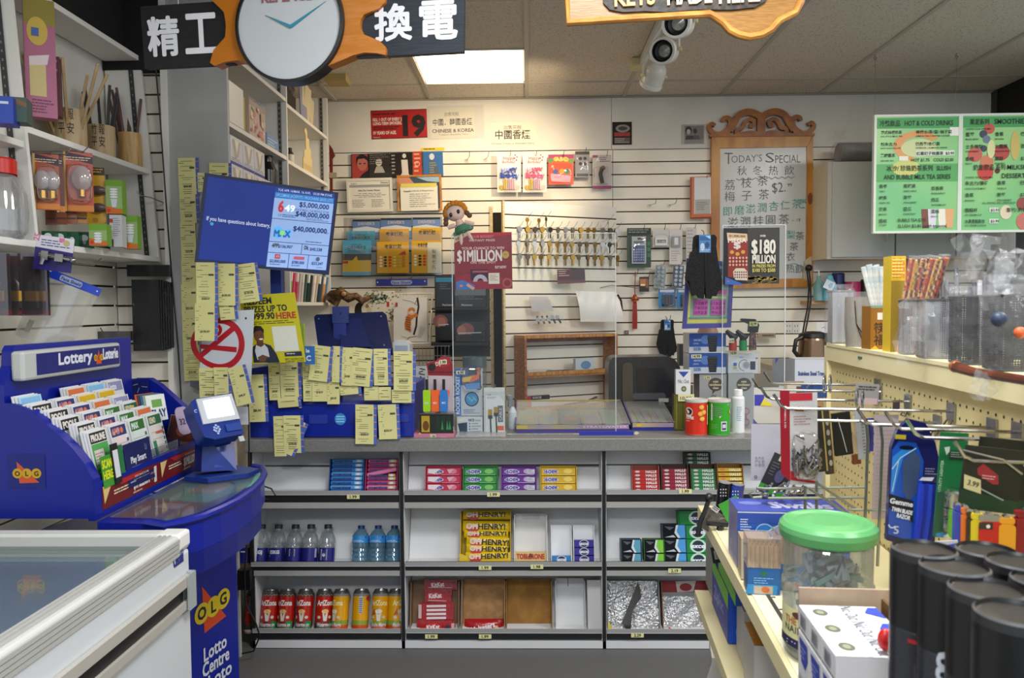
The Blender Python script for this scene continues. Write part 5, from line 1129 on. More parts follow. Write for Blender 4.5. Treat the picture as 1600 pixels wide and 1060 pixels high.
g=T('pill_bottle','slim white plastic bottle with white cap beside the green chip can','bottle');p=Vector((W(1153,678,3.24).x,3.24,.9005));m=g.part('bottle');m.lathe(p,[(0,0),(.026,0),(.027,.004),(.027,.148),(.022,.156),(.016,.158)],('dcdcdc',.35),20);m=g.part('cap');m.lathe(p+Z3*.1585,[(.0185,0),(.0185,.024),(.016,.026),(0,.026)],('e6e6e4',.4),20);m=g.part('label_print','pale blue label');cf=Fr(p,X3,Z3,-Y3);cf.p=lambda u,v,n=0,p=p:p+Vector(((.0274+n)*math.sin(u),-(.0274+n)*math.cos(u),v));m.rect(cf,-.6,.05,.6,.12,'c4d0dc');m.lines(cf,-.5,.055,.5,.118,8,'8aa0b8',.35)
# boxed goods
g,q,f=carton('fan_box','grey mini fan box under the blue bin boxes','box',1093,585,1135,672,3.38,.12,('a6a4a4',.4),side='8a8888');G2=g
def bubble(q,f,cx,cy):q.ell(f,cx,cy,11.5,10.5,'54483c');q.poly(f,[(cx-5,cy+8),(cx+2,cy+8),(cx-5,cy+15)],'54483c');q.text(f,cx,cy-3,3.4,'mini','d8d0c0','c',8,.03);q.text(f,cx,cy+2,3.6,'ventilateur','d8d0a0','c',20,.03);q.text(f,cx,cy+7,3.4,'clean','d8d0c0','c',9,.03)
bubble(q,f,1118,601);q.rect(f,1099,588,1110,593,'dcd8a8');q.text(f,1104,592.5,3.8,'12.99','3a3820','c',9,.02);q.stroke(f,[(1111,620),(1114,617),(1117,620),(1119,617)],1,'5a5650')
g,q,f=carton('fan_box','grey mini fan box under the boxed radio','box',1138,584,1178,674,3.37,.12,('a8a6a6',.4),side='8a8888');bubble(q,f,1162,601);q.ring(f,1166,643,4,5.5,'c06a80');q.ring(f,1166,660,4,5.5,'c06a80');q.stroke(f,[(1166,648),(1166,656)],1.4,'c06a80')
for i,(y0,y1,lab)in enumerate(((521,552,'blue and white waste bin box, upper of the two stacked'),(553,584,'blue and white waste bin box, lower of the two stacked'))):
 g,q,f=carton('bin_box',lab,'box',1077,y0,1134,y1,3.37,.13,('c6ccd4',.3),group='stacked blue bin boxes');q.rect(f,1077,y0,1134,y0+21,'2450a0');q.ell(f,1102,y0+10,7,7,'5a80c0');q.text(f,1084,y0+12,3.6,'mini bin','b8c8e4','l',11,.02);q.text(f,1084,y0+17,3,'plastic','c8d4ec','l',8);fat(q,f,1084,y0+27,5,'DUSTBIN','4a78b8','l',11,.03)
 q.poly(f,[(1105,y0+6),(1121,y0+6),(1119,y0+29),(1108,y0+29)],'23262c');q.rect(f,1106,y0+4,1121,y0+8,'34383e');q.lines(f,1108,y0+10,1119,y0+28,5,'3a3e46',.4)
 if i:q.rect(f,1080,y0+1,1096,y0+7,'dcd8b0');q.text(f,1088,y0+6,4,'14.99','2a2a18','c',12,.03)
g=T('round_fan','pink round slotted fan lying on the blue bin boxes','fan');p=W(1106,520.5,3.42);m=g.part('rim');m.lathe(p,[(0,0),(.045,0),(.045,.006),(.038,.022),(.012,.030),(0,.030)],('c89a8c',.45),24);m=g.part('slots');[m.tube([p+Vector((.012*math.cos(a),.012*math.sin(a),.031)),p+Vector((.038*math.cos(a),.038*math.sin(a),.0225))],.0016,'8a6a60',4)for a in[i*.4 for i in range(16)]]
g,q,f=carton('radio_box','white boxed pocket radio with a printed grey radio, under torch lighters','box',1138,553,1184,583.5,3.37,.09,('c8c8cc',.35));q.poly(f,[(1143,566),(1155,560),(1180,562),(1180,580),(1158,582)],'d4d4d6');q.ell(f,1166,571,6,6,'b0b0b4');q.ell(f,1166,571,4,4,'9a9aa0');q.rect(f,1172,565,1180,578,'3a3e4c');q.ring(f,1163,571,8,8.8,'4a4c54',None,24,90,300);q.text(f,1156,560,2.6,'FM','3a6ab0');q.ell(f,1182,560,2,1,'b83c3c');q.rect(f,1146,567,1151,572,'3a5ab0');q.rect(f,1146,573,1151,577,'b8a85c');q.rect(f,1141,549,1152,556,'dcd8a8');q.text(f,1146,554.5,4,'14.99','2a2a18','c',9,.03)
def torch(label,x,y0,y1,c,tilt):
 g=T('torch_lighter',label,'lighter');P=lambda a,b,n=0:W(a,b,3.36-n)
 m=g.part('tank','see through fuel tank');m.cyl(P(x,y1),P(x,y1-16),.017,c,14);m=g.part('burner','black burner head');m.cyl(P(x,y1-16),P(x,y1-21),.015,BLACK,12);m.tube([P(x+4,y1-20),P(x-3,y1-24),P(x-10,y1-31)],[.014,.013,.008],BLACK,8);m.tube([P(x+4,y1-19),P(x+8,y1-26)],.007,DARK,6);return g
torch('red torch lighter on the radio box',1145,516,548,('b82018',.15),1);q=ALL[-1].part('price_tag');f=PF(1143,533,3.335);q.slab(f,1139,529,1147,536,0,.001,'dcd8b0');q.text(f,1143,535,4,'14.99','2a2a18','c',7,.02,.0014)
torch('green torch lighter on the radio box',1161,514,548,('1c8a4c',.15),1)
g=T('torch_lighter','black pistol torch lighter with brown grip and yellow price tag, upright','lighter');f=PF(1176,525,3.345);m=g.part('grip','brown patterned grip');m.prism(f,[(1172,548),(1173,518),(1181,518),(1182,547)],-.02,0,mottled('grip','3c2018','7a5850',90,.5));m=g.part('head','black head');m.prism(f,[(1170,519),(1171,507),(1158,501),(1160,498),(1180,499),(1186,508),(1184,520)],-.024,.002,BLACK);q=g.part('price_tag');q.slab(f,1170.5,503,1183,510,.0035,.0045,'e0dc90');q.text(f,1176.5,509,5,'18.99','1c1c10','c',10,.03,.005)
g,q,f=card('backing_card','pale card standing behind the torch lighters','card',1134,548,1188,584,3.47,('c4bca8',.6))
# gloves, prize posters
def gloves(label,x0,x1,y0,y1,Y,kk=1.):
 g=T('glove_pair',label,'gloves');f=PF((x0+x1)/2,(y0+y1)/2,Y);w_,h=x1-x0,y1-y0;X=lambda a:x0+a*w_;V=lambda b:y0+b*h
 WOOL=mottled('wool','0e0e10','26262a',250,.95,(1,1,1),.5)
 m=g.part('cuff','black ribbed cuff');m.prism(f,[(X(.22),V(.16)),(X(.24),V(.03)),(X(.30),V(.0)),(X(.80),V(.0)),(X(.86),V(.04)),(X(.84),V(.22)),(X(.22),V(.22))],-.02,.006,WOOL)
 m=g.part('glove','front black glove');m.prism(f,[(X(.22),V(.20)),(X(.84),V(.20)),(X(.90),V(.45)),(X(1.0),V(.72)),(X(.99),V(.86)),(X(.90),V(.88)),(X(.84),V(.96)),(X(.74),V(.95)),(X(.70),V(1.0)),(X(.56),V(.985)),(X(.53),V(.72)),(X(.50),V(1.0)),(X(.36),V(.98)),(X(.31),V(.93)),(X(.18),V(.95)),(X(.10),V(.72)),(X(.0),V(.70)),(X(.06),V(.45))],-.008,.012,WOOL);m.mods.append(('bevel',.004))
 m.tube([f.p(X(.53),V(.22),.0125),f.p(X(.53),V(.74),.0125)],.002,'050506',5)
 m=g.part('glove','rear black glove');m.prism(f,[(X(.16),V(.26)),(X(.78),V(.26)),(X(.92),V(.78)),(X(.78),V(.93)),(X(.2),V(.92)),(X(.02),V(.66))],-.03,-.010,'0c0c0e')
 q=g.part('tag','light blue tag');q.slab(f,X(.36),V(.0),X(.68),V(.28),.013,.015,('4a84b8',.35));q.z=.0155;q.rect(f,X(.38),V(.02),X(.66),V(.09),'2c5c98');q.ell(f,X(.45),V(.19),w_*.06,h*.06,'b8cce0');q.ell(f,X(.58),V(.16),w_*.06,h*.05,'2a4a70');q.poly(f,[(X(.52),V(.02)),(X(.66),V(.07)),(X(.66),V(.02))],'a8d0e8');q.lines(f,X(.38),V(.23),X(.66),V(.275),2,'d0dce8',.4)
 g.part('hang_loop').tube([f.p(X(.5),V(.0),.01),f.p(X(.5),V(-.05),.005),f.p(X(.49),V(-.09),-.03)],.002,BLACK,5)
gloves('large pair of black knit gloves hung before the clear guard',1071,1127,368,467,3.22)
gloves('small pair of black knit gloves with light blue tag, on the back wall',1026,1057,500,558,4.79)
hook(1041,500,.05,'hook holding the small black gloves');g,q,f=card('wall_calendar','dark small box peeking out beside the small gloves','box',1061,538,1080,572,4.3,('2a282c',.4),th=.06)
pq_=PQ([(1073,404),(1147,410),(1142,512),(1066,514)],3.292,74,104)
g=T('bingo_board','purple framed bingo ticket board hung behind the large gloves','board');fr=g.part('frame','purple frame');PU=plain('4a4690',.35)
for a in((0,0,74,7),(0,97,74,104),(0,7,6,97),(68,7,74,97)):fr.slab(pq_,*a,-.008,.004,PU)
m=g.part('ticket_sheet','green and pink ticket sheet');m.slab(pq_,6,7,68,97,-.006,0,('88a894',.35));m=m.sub('ticket_print');m.rect(pq_,7,40,10,96,'d8d060');m.rect(pq_,7,90,68,96,'c8c468');m.rect(pq_,8,12,66,22,'3a4a9c');m.ell(pq_,50,48,8,3.4,'c83878');m.ell(pq_,61,48,4.5,4.5,'d060a0');m.rect(pq_,14,55,64,58,'c0c880')
for u in(15,42):m.rect(pq_,u,60,u+22,84,'b458a0');[m.text(pq_,u+1+5.3*i,68+7*j,4.4,str((i*7+j*13+u)%30+1),'7c2c70','l',4,.02)for i in range(4)for j in range(3)]
m.rect(pq_,8,87,66,89,'6a8a7a')
g,q,f=card('poster','black and gold prize poster with a red scratch ticket, on the clear guard','poster',1131,357,1217,443,3.272,('181818',.3));q.rect(f,1168,358,1216,443,'34322e')
for i in range(60):a=rb.uniform(1168,1215);b=432+abs(rb.gauss(0,5));q.ell(f,a,min(b,442),3,1.3,rb.choice(('8a742c','b89a44','6a5820')),.0006,7)
q.poly(f,[(1138,364),(1168,367),(1169,437),(1138,432)],'8c2a18');q.poly(f,[(1136,364),(1167,366),(1168,377),(1137,375)],'d0b890');q.text(f,1152,371,3.4,'$1,000,000','6a1810','c',25,.03,rot=3);fat(q,f,1152,379,6,'MEGA','e8dcd0','c',28,.05);fat(q,f,1152,388,9,'$','d8c8c0','c',10,.06)
for i in range(3):q.ell(f,1144+i*8.5,394+(i==1)*3,3.4,3,'c89a38',None,9)
for i in range(6):
 for j in range(3):q.ell(f,1141+i*5,403+j*5.4,1.7,1.9,'d8a898',None,8)
q.prism(f,[(1147,433),(1146,424),(1150,419),(1163,419),(1168,424),(1168,438),(1150,437)],.0010,.0013,'d8c8b8');[q.ell(f,1149+i*3.4,425+j*4,1.2,1.4,'6a3028',.0016,7)for i in range(6)for j in range(3)]
q.text(f,1191,371,3,'OVER','d8d4c8','c',9,.03);fat(q,f,1174,396.5,21,'$180','dcd6c8','l',36,.03);fat(q,f,1175,411.5,12.5,'MILLION','dcd6c8','l',35,.03);fat(q,f,1175,418,4.6,'IN PRIZES FROM','d0c060','l',35,.03);fat(q,f,1175,425,5.4,'$100 TO $500','d0c060','l',35,.03)
q.poly(f,[(1133,432),(1160,443),(1160,445),(1133,444)],('3a64b8',.4));q.ell(f,1138,439,2,1,'c86a5c',None,8)
#goods in the counter bays
def tag_price(x0,y0,txt,lab):
 g=T('price_tag',lab,'price tag','price tags on the counter rails');f=PF(x0,y0,YF-.0045);g.slab(f,x0-10,y0-3.4,x0+10,y0+3.6,0,.0008,'e0dca0');q=g.part('price');q.text(f,x0,y0+2.4,4.6,txt,'26240f','c',11,.03,.0012)
for a in((552,776.5,'1.99','yellow price tag under the mint rolls'),(771,773,'1.99','yellow price tag under the fruit chews'),(758,887.5,'1.99','yellow price tag under the yellow bars'),(839,886,'1.98','yellow price tag under the triangular bar'),(1071,768,'1.99','yellow price tag under the cough drops'),(1054,892,'2.19','yellow price tag under the gum boxes'),(674,995,'1.99','yellow price tag under the red wafer bars'),(758,995,'1.99','yellow price tag under the bag of chocolate balls'),(996,993,'2.29','yellow price tag under the foil lined boxes')):tag_price(*a)
def tray_box(label,x0,y0,x1,y1,col,pitch=14,dep=.05,Y=3.182,inner=None,name='candy_box',cat='candy box'):
 """open topped counter carton leaning back: back, two sides, low front"""
 g=T(name,label,cat);f=PF((x0+x1)/2,y1,Y,pitch=pitch);c=mat((col,.5));i_=mat((inner or col,.6))
 g.part('back').slab(f,x0,y0,x1,y1,-dep,-dep+.002,i_)
 for a,b in((x0,x0+1.2),(x1-1.2,x1)):g.part('side').slab(f,a,y0+1,b,y1,-dep+.0021,.0,c)
 g.part('bottom').slab(f,x0+1.3,y1-1,x1-1.3,y1,-dep+.0021,0,c)
 return g,f
def roll_pack(name,label,cat,f,x0,x1,yc,hh,n,col,draw,group,rot=0,seg=10):
 g=T(name,label,cat,group);a,b=f.p(x0,yc,n),f.p(x1,yc+rot,n);r=hh*f.k/2
 m=g.part('wrapper');m.lathe(a,[(0,.0),(r*.5,.0),(r*.97,.004),(r,.008),(r,(b-a).length-.008),(r*.97,(b-a).length-.004),(r*.5,(b-a).length),(0,(b-a).length)],col,seg,b-a)
 q=g.part('print');ff=Fr(f.O,f.U,f.V,f.N,f.k,f.u0,f.v0,-1);ff=ff.at(n+r);draw(q,ff,x0,x1,yc,hh);return g
MB1=mat(('3a7cc0',.25));MP=mat(('c0487c',.25))
g,f=tray_box('mint roll carton with light blue rolls, first in the top counter bay',512,716,568,772,'1c4a8c',16)
def mentos(c1):
 def d(q,f,x0,x1,y,h):q.rect(f,x1-13,y-h*.3,x1-2,y+h*.3,c1);q.text(f,x0+4,y+h*.28,h*.55,'mentos','1a2a6c','l',30,.05);q.ell(f,x1-8,y,3.4,h*.25,'d8d8d8',None,10)
 return d
for i in range(8):roll_pack('mint_roll','light blue mint roll, '+nth(i,8,'top','bottom')+' in the first carton','mint roll',f,514,566,720+i*7,7.6,-.022+i*.002,MB1 if i%3 else mat(('5a9ad0',.2)),mentos('8ab0d0'),'light blue mint rolls')
g,f=tray_box('mint roll carton with pink rolls beside the blue one',569,716,621,772,'a82c5c',16)
for i in range(8):roll_pack('mint_roll','pink fruit mint roll, '+nth(i,8,'top','bottom')+' in the second carton','mint roll',f,571,619,720+i*7+(2 if i==3 else 0),7.6,-.022+i*.002+(.008 if i==3 else 0),MP if i%3 else mat(('d878a0',.2)),mentos(('c8b860','c88a4c')[i%2]),'pink mint rolls',-10 if i==3 else 0)
# fruit chews
for x0,x1,c,c2,nm in((664,721,'c02848','d87890','red'),(723,778,'2c8a3c','7ac060','green'),(783,839,'6a2c8c','b8a0c8','purple'),(844,902,'d0a820','e8c860','yellow')):
 g,f=tray_box(nm+' fruit chew carton open at the front, top bay',x0,729,x1,771,c,8,.04)
 for i in range(4):
  y0=732+i*12.5;y1=min(y0+11.5,770.5)
  t_=T('chew_stick',nm+' fruit chew stick, '+nth(i,4,'top','bottom')+' in its carton','candy stick',nm+' fruit chew sticks');m=t_.part('wrapper');m.slab(f,x0+2,y0,x1-2,y1,-.03,-.006,crinkle('wrap_'+nm,c,70,.5,.22));m.mods.append(('bevel',.002));q=t_.part('print');q.z=-.0055
  if y1-y0>6:q.ell(f,x0+17,y0+5.5,12,4,'d4c8dc',None,14);fat(q,f,x0+17,y0+8,5,'HI-CHEW','2a3a90','c',20,.05);q.ell(f,x1-14,y0+5,7,4,c2,None,12);q.rect(f,x0+26,y1-1.6,x1-4,y1-.6,c2)
  if nm=='purple':q.rect(f,x1-15,y0+2,x1-3,y0+9,'c8c8d0');q.lines(f,x1-14,y0+3,x1-4,y0+8,3,'6a6a78',.4)
  if nm=='red':q.poly(f,[(x0+4,y0+1),(x0+24,y0+1),(x0+14,y0+9),(x0+4,y0+8)],('e8d8dc',.2));q.poly(f,[(x0+34,y0+2),(x0+46,y0+1),(x0+38,y0+9)],('e0a8b4',.2))
  # cough drops
for k,(x0,x1,y0,c,nm,n,lab)in enumerate(((988,1031,727,'b01c1c','red',6,'red cough drop carton, first of the row'),(1034,1077,725,'8c1430','dark red',6,'dark red cough drop carton beside the red one'),(1080,1120,725,'1c7a40','green',6,'green cough drop carton in front'),(1122,1163,724,'d0a414','yellow',5,'yellow cough drop carton at the end of the row'),(1071,1112,706,'0f4a30','deep green',3,'deep green cough drop carton behind the green one'))):
 Y=3.182 if k<4 else 3.232;g,f=tray_box(lab+', top bay',x0,y0,x1,767 if k<4 else 745,{'red':'9c4438','yellow':'8a5c1c'}.get(nm,'4a2c20'),14,.04,Y)
 for i in range(n):
  ya=(y0+8 if k<4 else y0+2)+i*5.7*(1.25 if k==3 else 1.1 if k==4 else 1.);yb=ya+5.4
  t_=T('cough_drop_stick',nm+' cough drop stick, '+nth(i,n,'top','bottom')+' in its carton','candy stick',nm+' cough drop sticks');m=t_.part('wrapper');m.slab(f,x0+2,ya,x1-2,yb,-.03,-.004+i*.0012,(c,.3));q=t_.part('print');q.z=-.0036+i*.0012;q.text(f,x1-4,yb-.8,3.6,'HALLS','d8d0cc' if nm!='yellow' else 'e8e0b0','r',17,.05);q.ell(f,x0+9,ya+2.6,4,1.7,'c8b8b4' if nm!='yellow' else 'd87820',None,10)
  # water bottles
def bottle(label,px,kind,group):
 g=T('water_bottle',label,'water bottle',group);o=PF(px,884,3.166,pitch=17);b0=o.O;ax=-o.V;s=o.k
 if kind==0:
  r=13.2*s;H=60*s;PLC=clear('bottle_clear','e8ecee',.14,.06,.10)
  m=g.part('body','clear body');m.lathe(b0+o.N*-r,[(0,.001),(r*.8,.001),(r*.95,3*s),(r*.92,12*s),(r*.97,14*s),(r*.97,28*s),(r,30*s),(r*.93,33*s),(r,36*s),(r*.95,42*s),(r*.7,50*s),(r*.42,54*s),(r*.4,57*s)],PLC,18,ax)
  m=g.part('label','navy label');m.lathe(b0+o.N*-r,[(r*.985,3.4*s),(r*.985,27*s)],('1c1c70',.35),18,ax)
  m=g.part('cap','dark cap');m.lathe(b0+o.N*-r+ax*57*s,[(r*.48,0),(r*.48,6*s),(r*.42,7*s),(0,7*s)],('22222c',.4),14,ax)
  q=g.part('label_print');cf=Fr(b0,X3,ax,o.N);cf.p=lambda u,v,n=0:b0+o.N*-r+ax*v+(X3*math.sin(u)+o.N*math.cos(u))*(r*.985+.0006+n);return q,cf,s
 r=13.5*s;m=g.part('body','pale blue body');BL=clear('bottle_blue','a8d4e8',.14,.06,.16)
 prof=[(0,.001),(r*.85,.001),(r,2*s)]+[(r*(.97 if i%2 else .90),(4+i*3.6)*s)for i in range(8)]+[(r*.97,34*s),(r,35*s),(r,45*s),(r*.85,50*s),(r*.5,55*s),(r*.36,57*s)]
 m.lathe(b0+o.N*-r,prof,BL,18,ax);g.part('label','bright blue label').lathe(b0+o.N*-r,[(r*1.01,35*s),(r*1.01,46*s)],('2a84c8',.35),18,ax);g.part('cap','dark blue cap').lathe(b0+o.N*-r+ax*57*s,[(r*.42,0),(r*.42,5*s),(0,5.4*s)],('1c2c5c',.35),14,ax)
 q=g.part('label_print');cf=Fr(b0,X3,ax,o.N);cf.p=lambda u,v,n=0:b0+o.N*-r+ax*v+(X3*math.sin(u)+o.N*math.cos(u))*(r*1.01+.0006+n);return q,cf,s
for i,x in enumerate((378,400,427,454,479,506)):
 q,cf,s=bottle('clear water bottle with navy label, '+nth(i,6)+' of six in the middle bay',x,0,'clear water bottles')
 if i in(1,2):q.text(cf,-.6,18*s,5*s,('SKGJ','ESKG')[i-1],'d0d0dc','l',1.2,.05);q.rect(cf,-.7,14*s,.6,15*s,'a8a8c0')
 elif i==3:q.rect(cf,-.3,14*s,.4,25*s,'a8acc4');[q.rect(cf,-.25,(14.5+1.6*k)*s,.35,(15.3+1.6*k)*s,'2a2a50')for k in range(6)]
 elif i==4:q.rect(cf,.9,12*s,1.2,26*s,'a8acc4')
 elif i==5:q.rect(cf,-.5,8*s,.3,25*s,'9a9cb8');q.lines(cf,-.45,9*s,.25,24*s,6,'4a4c70');q.ell(cf,-.1,16*s,.2,2.6*s,'c0c2d0')
 else:q.rect(cf,-.3,20*s,.3,22*s,'c8c8d8')
for i,x in enumerate((559,586,612)):
 q,cf,s=bottle('pale blue water bottle, '+('first','middle one','last')[i]+' of three beside the divider',x,1,'pale blue water bottles');q.rect(cf,-.9,40*s,.5,45*s,'6ab4e0');q.poly(cf,[(-1,44*s),(.2,44.5*s),(.9,42*s),(.9,46*s),(-1,46*s)],'2a3c9c');q.lines(cf,-.8,36*s,.6,40*s,2,'c8dcf0',.4)
 # iced tea cans
def can(label,px,c,kind,top=60):
 g=T('drink_can',label,'drink can','tall iced tea cans');o=PF(px,992,3.162,pitch=18);b0=o.O;ax=-o.V;s=o.k;r=13.4*s;C0=b0+o.N*-r
 low='2c3a2c' if kind=='r' else 'c84a1c'
 g.part('body').lathe(C0,[(r*.7,.0),(r*.85,1*s),(r,4*s,'b0b0b0'),(r,7*s,('c8a8a8',.3)if kind=='r' else('c83c18',.3)),(r,14*s,(low,.3)),(r,21*s,('7a2a24',.3)if kind=='r' else('8a9a34',.3)),(r,58*s,(c,.28)),(r,62*s,('3c3a38',.3)if kind=='r' else('7c7a78',.3)),(r*.82,67*s,('6a6866',.3,.6)),(r*.80,68.5*s,('9a9a9a',.25,.9))],c,22,ax)
 g.part('lid','metal lid').lathe(C0,[(r*.80,68.5*s),(r*.74,68.8*s),(r*.72,67*s),(0,67*s)],('8a8a8a',.25,.9),22,ax)
 q=g.part('can_print');cf=Fr(b0,X3,ax,o.N);cf.p=lambda u,v,n=0:C0+ax*v+(X3*math.sin(u)+o.N*math.cos(u))*(r+.0007+n);return q,cf,s
CANS=[(389,'r',2,0),(414,'r',1,.05),(441,'r',1,-.15),(470,'r',1,-.1),(500,'r',1,.45),(527,'y',1,-.6),(559,'y',2,.3),(590,'y',1,.0),(615,'y',1,.8)]
for i,(x,k,d,u)in enumerate(CANS):
 nm='red' if k=='r' else 'yellow';j=i if k=='r' else i-5;n=5 if k=='r' else 4
 q,cf,s=can(nm+' tall iced tea can, '+nth(j,n)+' of the '+nm+' cans',x,'b01c10' if k=='r' else 'd89a10',k)
 if d==2:q.rect(cf,u-.35,32*s,u+.1,58*s,'b4b4bc');[q.rect(cf,u-.3,(33+3*a)*s,u+.05,(34.4+3*a)*s,'5a5a68')for a in range(8)];q.ell(cf,u+.8,55*s,.3,4*s,'a82820' if k=='y' else 'd0ccc8');continue
 q.text(cf,u,44*s,8*s,'AriZona','e0d8d0' if k=='r' else 'ecd890','c',2.1,.04);q.poly(cf,[(u-.35,36*s),(u+.35,36*s),(u+.2,20*s),(u-.15,20*s)],'d0ccc0');q.ell(cf,u,35*s,.42,3.4*s,'d8b068' if k=='r' else 'e0d8c8',None,14);q.ell(cf,u-.7,26*s,.2,2.4*s,'c8c0a8');q.ell(cf,u+.6,26*s,.2,2.4*s,'c8c0a8')
 q.text(cf,u,12*s,6*s,'Watermelon' if k=='r' else 'Mucho Mango','d8c8c8','c',1.9,.03,ital=.2);q.text(cf,u,7.5*s,3*s,'FRUIT JUICE COCKTAIL','d8c0b8','c',1.8)
 if k=='r':[q.stroke(cf,[(u-.8+a*.4,59*s),(u-.6+a*.4,61*s),(u-.4+a*.4,59*s)],.5*s,'d8c8a8')for a in range(5)];q.rect(cf,u+.5,9*s,u+1.2,20*s,'1c7a3c')
 else:q.poly(cf,[(u-.9,30*s),(u-.5,40*s),(u-.4,30*s)],'b8482c');q.poly(cf,[(u-1,22*s),(u+1,22*s),(u+.9,17*s),(u-.9,17*s)],'5a9a3c')
 # yellow nut bars
g,f=tray_box('yellow peanut bar carton with a cut away front, middle bay',718,800,799,883,'c8a408',14,.06,3.182,'b09410');g.part('front_flap','yellow front flap').prism(f,[(717,883),(717,865),(735,872),(782,872),(799,862),(799,883)],.0,.002,('d8b010',.4))
YW=crinkle('yellow_wrap','d8b414',50,.7,.25)
for i,(x0,y0,x1,y1)in enumerate(((722,799,798,813),(722,816,798,832),(724,830,794,842),(728,840,796,856),(728,852,795,866),(727,863,795,877))):
 t_=T('nut_bar','yellow wrapped peanut bar, '+nth(i,6,'top','bottom')+' in its carton','chocolate bar','yellow peanut bars');ro=(0,1,0,3,2,-2)[i];fb=PF((x0+x1)/2,(y0+y1)/2,3.182,pitch=14,roll=ro,P=f.p((x0+x1)/2,(y0+y1)/2,-.03+i*.005))
 m=t_.part('wrapper');m.sheet(fb,x0,y0,x1,y1,YW,lambda a,b:.010*(math.sin(math.pi*b)**.5)*(1 if .06<a<.94 else .2),12,6);m.slab(fb,x0,y0,x1,y1,-.004,0,YW)
 q=t_.part('print');q.z=.0105;q.ell(fb,x0+16,y1-3,9,4,'b82c1c',None,14);fat(q,fb,x0+6,y1-4,(y1-y0)*.5,'OH','e0c8c8','l',17,.06);fat(q,fb,x0+25,y1-4,(y1-y0)*.5,'HENRY!','1c1408','l',42,.05)
 # triangular bar, white gum cartons
g,f=tray_box('white display carton with one triangular chocolate bar at the bottom',803,805,856,883,'dad8d4',14,.05,3.182,'dcdad6');g.part('top_flap').slab(f,805,804,854,813,-.052,-.0505,'d0cecb');g.part('insert').slab(f,815,806,845,813,-.0479,-.046,'c8c6c2')
for i,(y0,y1)in enumerate(((864,879),(878,884))):
 t_=T('triangle_bar',('cream triangular chocolate bar with red lettering, in the white carton','second triangular chocolate bar, mostly below the first')[i],'chocolate bar','triangular chocolate bars');m=t_.part('box');fx=f.at(-.03-i*.001);m.prism(fx,[(803.5+.8,y0),(855-.8,y0),(854,y1),(805,y1)],-.012,.022-i*.004,('d0b06c',.4));q=t_.part('print');fat(q,fx,829,y0+10,7.5,'TOBLERONE','b02c1c','c',44,.05,.0235-i*.004)if i==0 else q.text(fx,829,y0+6.5,5,'TOBLERONE','b02c1c','c',44,.05,.0225-i*.003);q.poly(fx,[(824,y0+8),(829,y0+1),(834,y0+8)],'6a2c14',.0237-i*.004);t_.props['label']+=''
for x0,x1,n,c,nm in((861,894,1,'2a74b0','light blue'),(896,930,3,'32288c','purple')):
 g,f=tray_box('plain white gum carton with '+nm+' gum packs',x0,822,x1,881,'dedede',14,.04,3.182,'e0e0e0')
 for i in range(n):
  y1=881-i*12.2;t_=T('gum_pack',nm+' gum pack, '+(nth(i,n,'bottom','top')if n>1 else 'alone')+' in the white carton','gum pack',nm+' gum packs');m=t_.part('box');m.slab(f,x0+1.5,y1-11.6,x1-1.5,y1-1,-.034,.002,(c,.3));q=t_.part('print');q.z=.0025;q.ring(f,(x0+x1)/2,y1-6,5,6,'c0c0dc',None,18,0,360,1.3);q.ell(f,(x0+x1)/2,y1-6,6,5,'14163c');q.text(f,(x0+x1)/2,y1-4,5,'excel','d8d8e4','c',13,.05,ital=.2)
  # gum cartons of the third bay
GUMS=[('dark silver gum carton with teal edge, first of the gum row',971,1004,843,888,'173c4c','5a98b0',2),('dark silver gum carton with green edge, second of the gum row',1007,1040,843,888,'145c14','7ac040',2),('silver gum carton with blue edge, third of the gum row',1037,1075,820,888,'16283c','4a94d0',3),('bright green gum carton, last and tallest of the gum row',1063,1116,799,888,'12843c','12843c',4)]
for k,(lab,x0,x1,y0,y1,c,c2,n)in enumerate(GUMS):
 g,f=tray_box(lab,x0,y0,x1,y1,c,14,.05,3.182+(.0 if k<2 else .004*k))
 h=(y1-y0-2)/n
 for i in range(n):
  ya=y1-1-(i+1)*h;t_=T('gum_pack',('silver and teal','silver and green','silver and blue','bright green')[k]+' gum pack, '+nth(i,n,'bottom','top')+' of its carton','gum pack','gum packs of the third bay');m=t_.part('box')
  sl=f.at(.001*i)
  m.slab(sl,x0+1.6,ya+.6,x1-1.6,ya+h-.4,-.04,0,('1a1c22',.15)if k<3 else(c,.25));q=t_.part('print');w_=x1-x0;q.z=.0004
  if k<3:q.poly(sl,[(x1-w_*.35,ya+1),(x1-2,ya+1),(x1-2,ya+h-1),(x1-w_*.3,ya+h-1),(x1-w_*.42,ya+h*.55)],(c2,.3));q.poly(sl,[(x1-w_*.42,ya+1),(x1-w_*.33,ya+1),(x1-w_*.40,ya+h*.5),(x1-w_*.26,ya+h-1),(x1-w_*.36,ya+h-1),(x1-w_*.50,ya+h*.6)],('d0d8dc',.2));q.poly(sl,[(x0+3,ya+h-2),(x0+w_*.55,ya+h-2),(x0+w_*.45,ya+h*.75)],('b8bcc4',.15));q.poly(sl,[(x0+3,ya+3),(x0+w_*.5,ya+h*.2),(x0+w_*.3,ya+h*.4)],('5a5c68',.15))
  else:cx=(x0+x1)/2+3;q.ring(sl,cx,ya+h/2,7,11,'b8d8c0',None,14,0,360,1.2);q.ell(sl,cx,ya+h/2,9.5,8.5,'12203c');fat(q,sl,cx,ya+h/2+3,6.5,'excel','e4e8ec','c',23,.05,ital=.2)
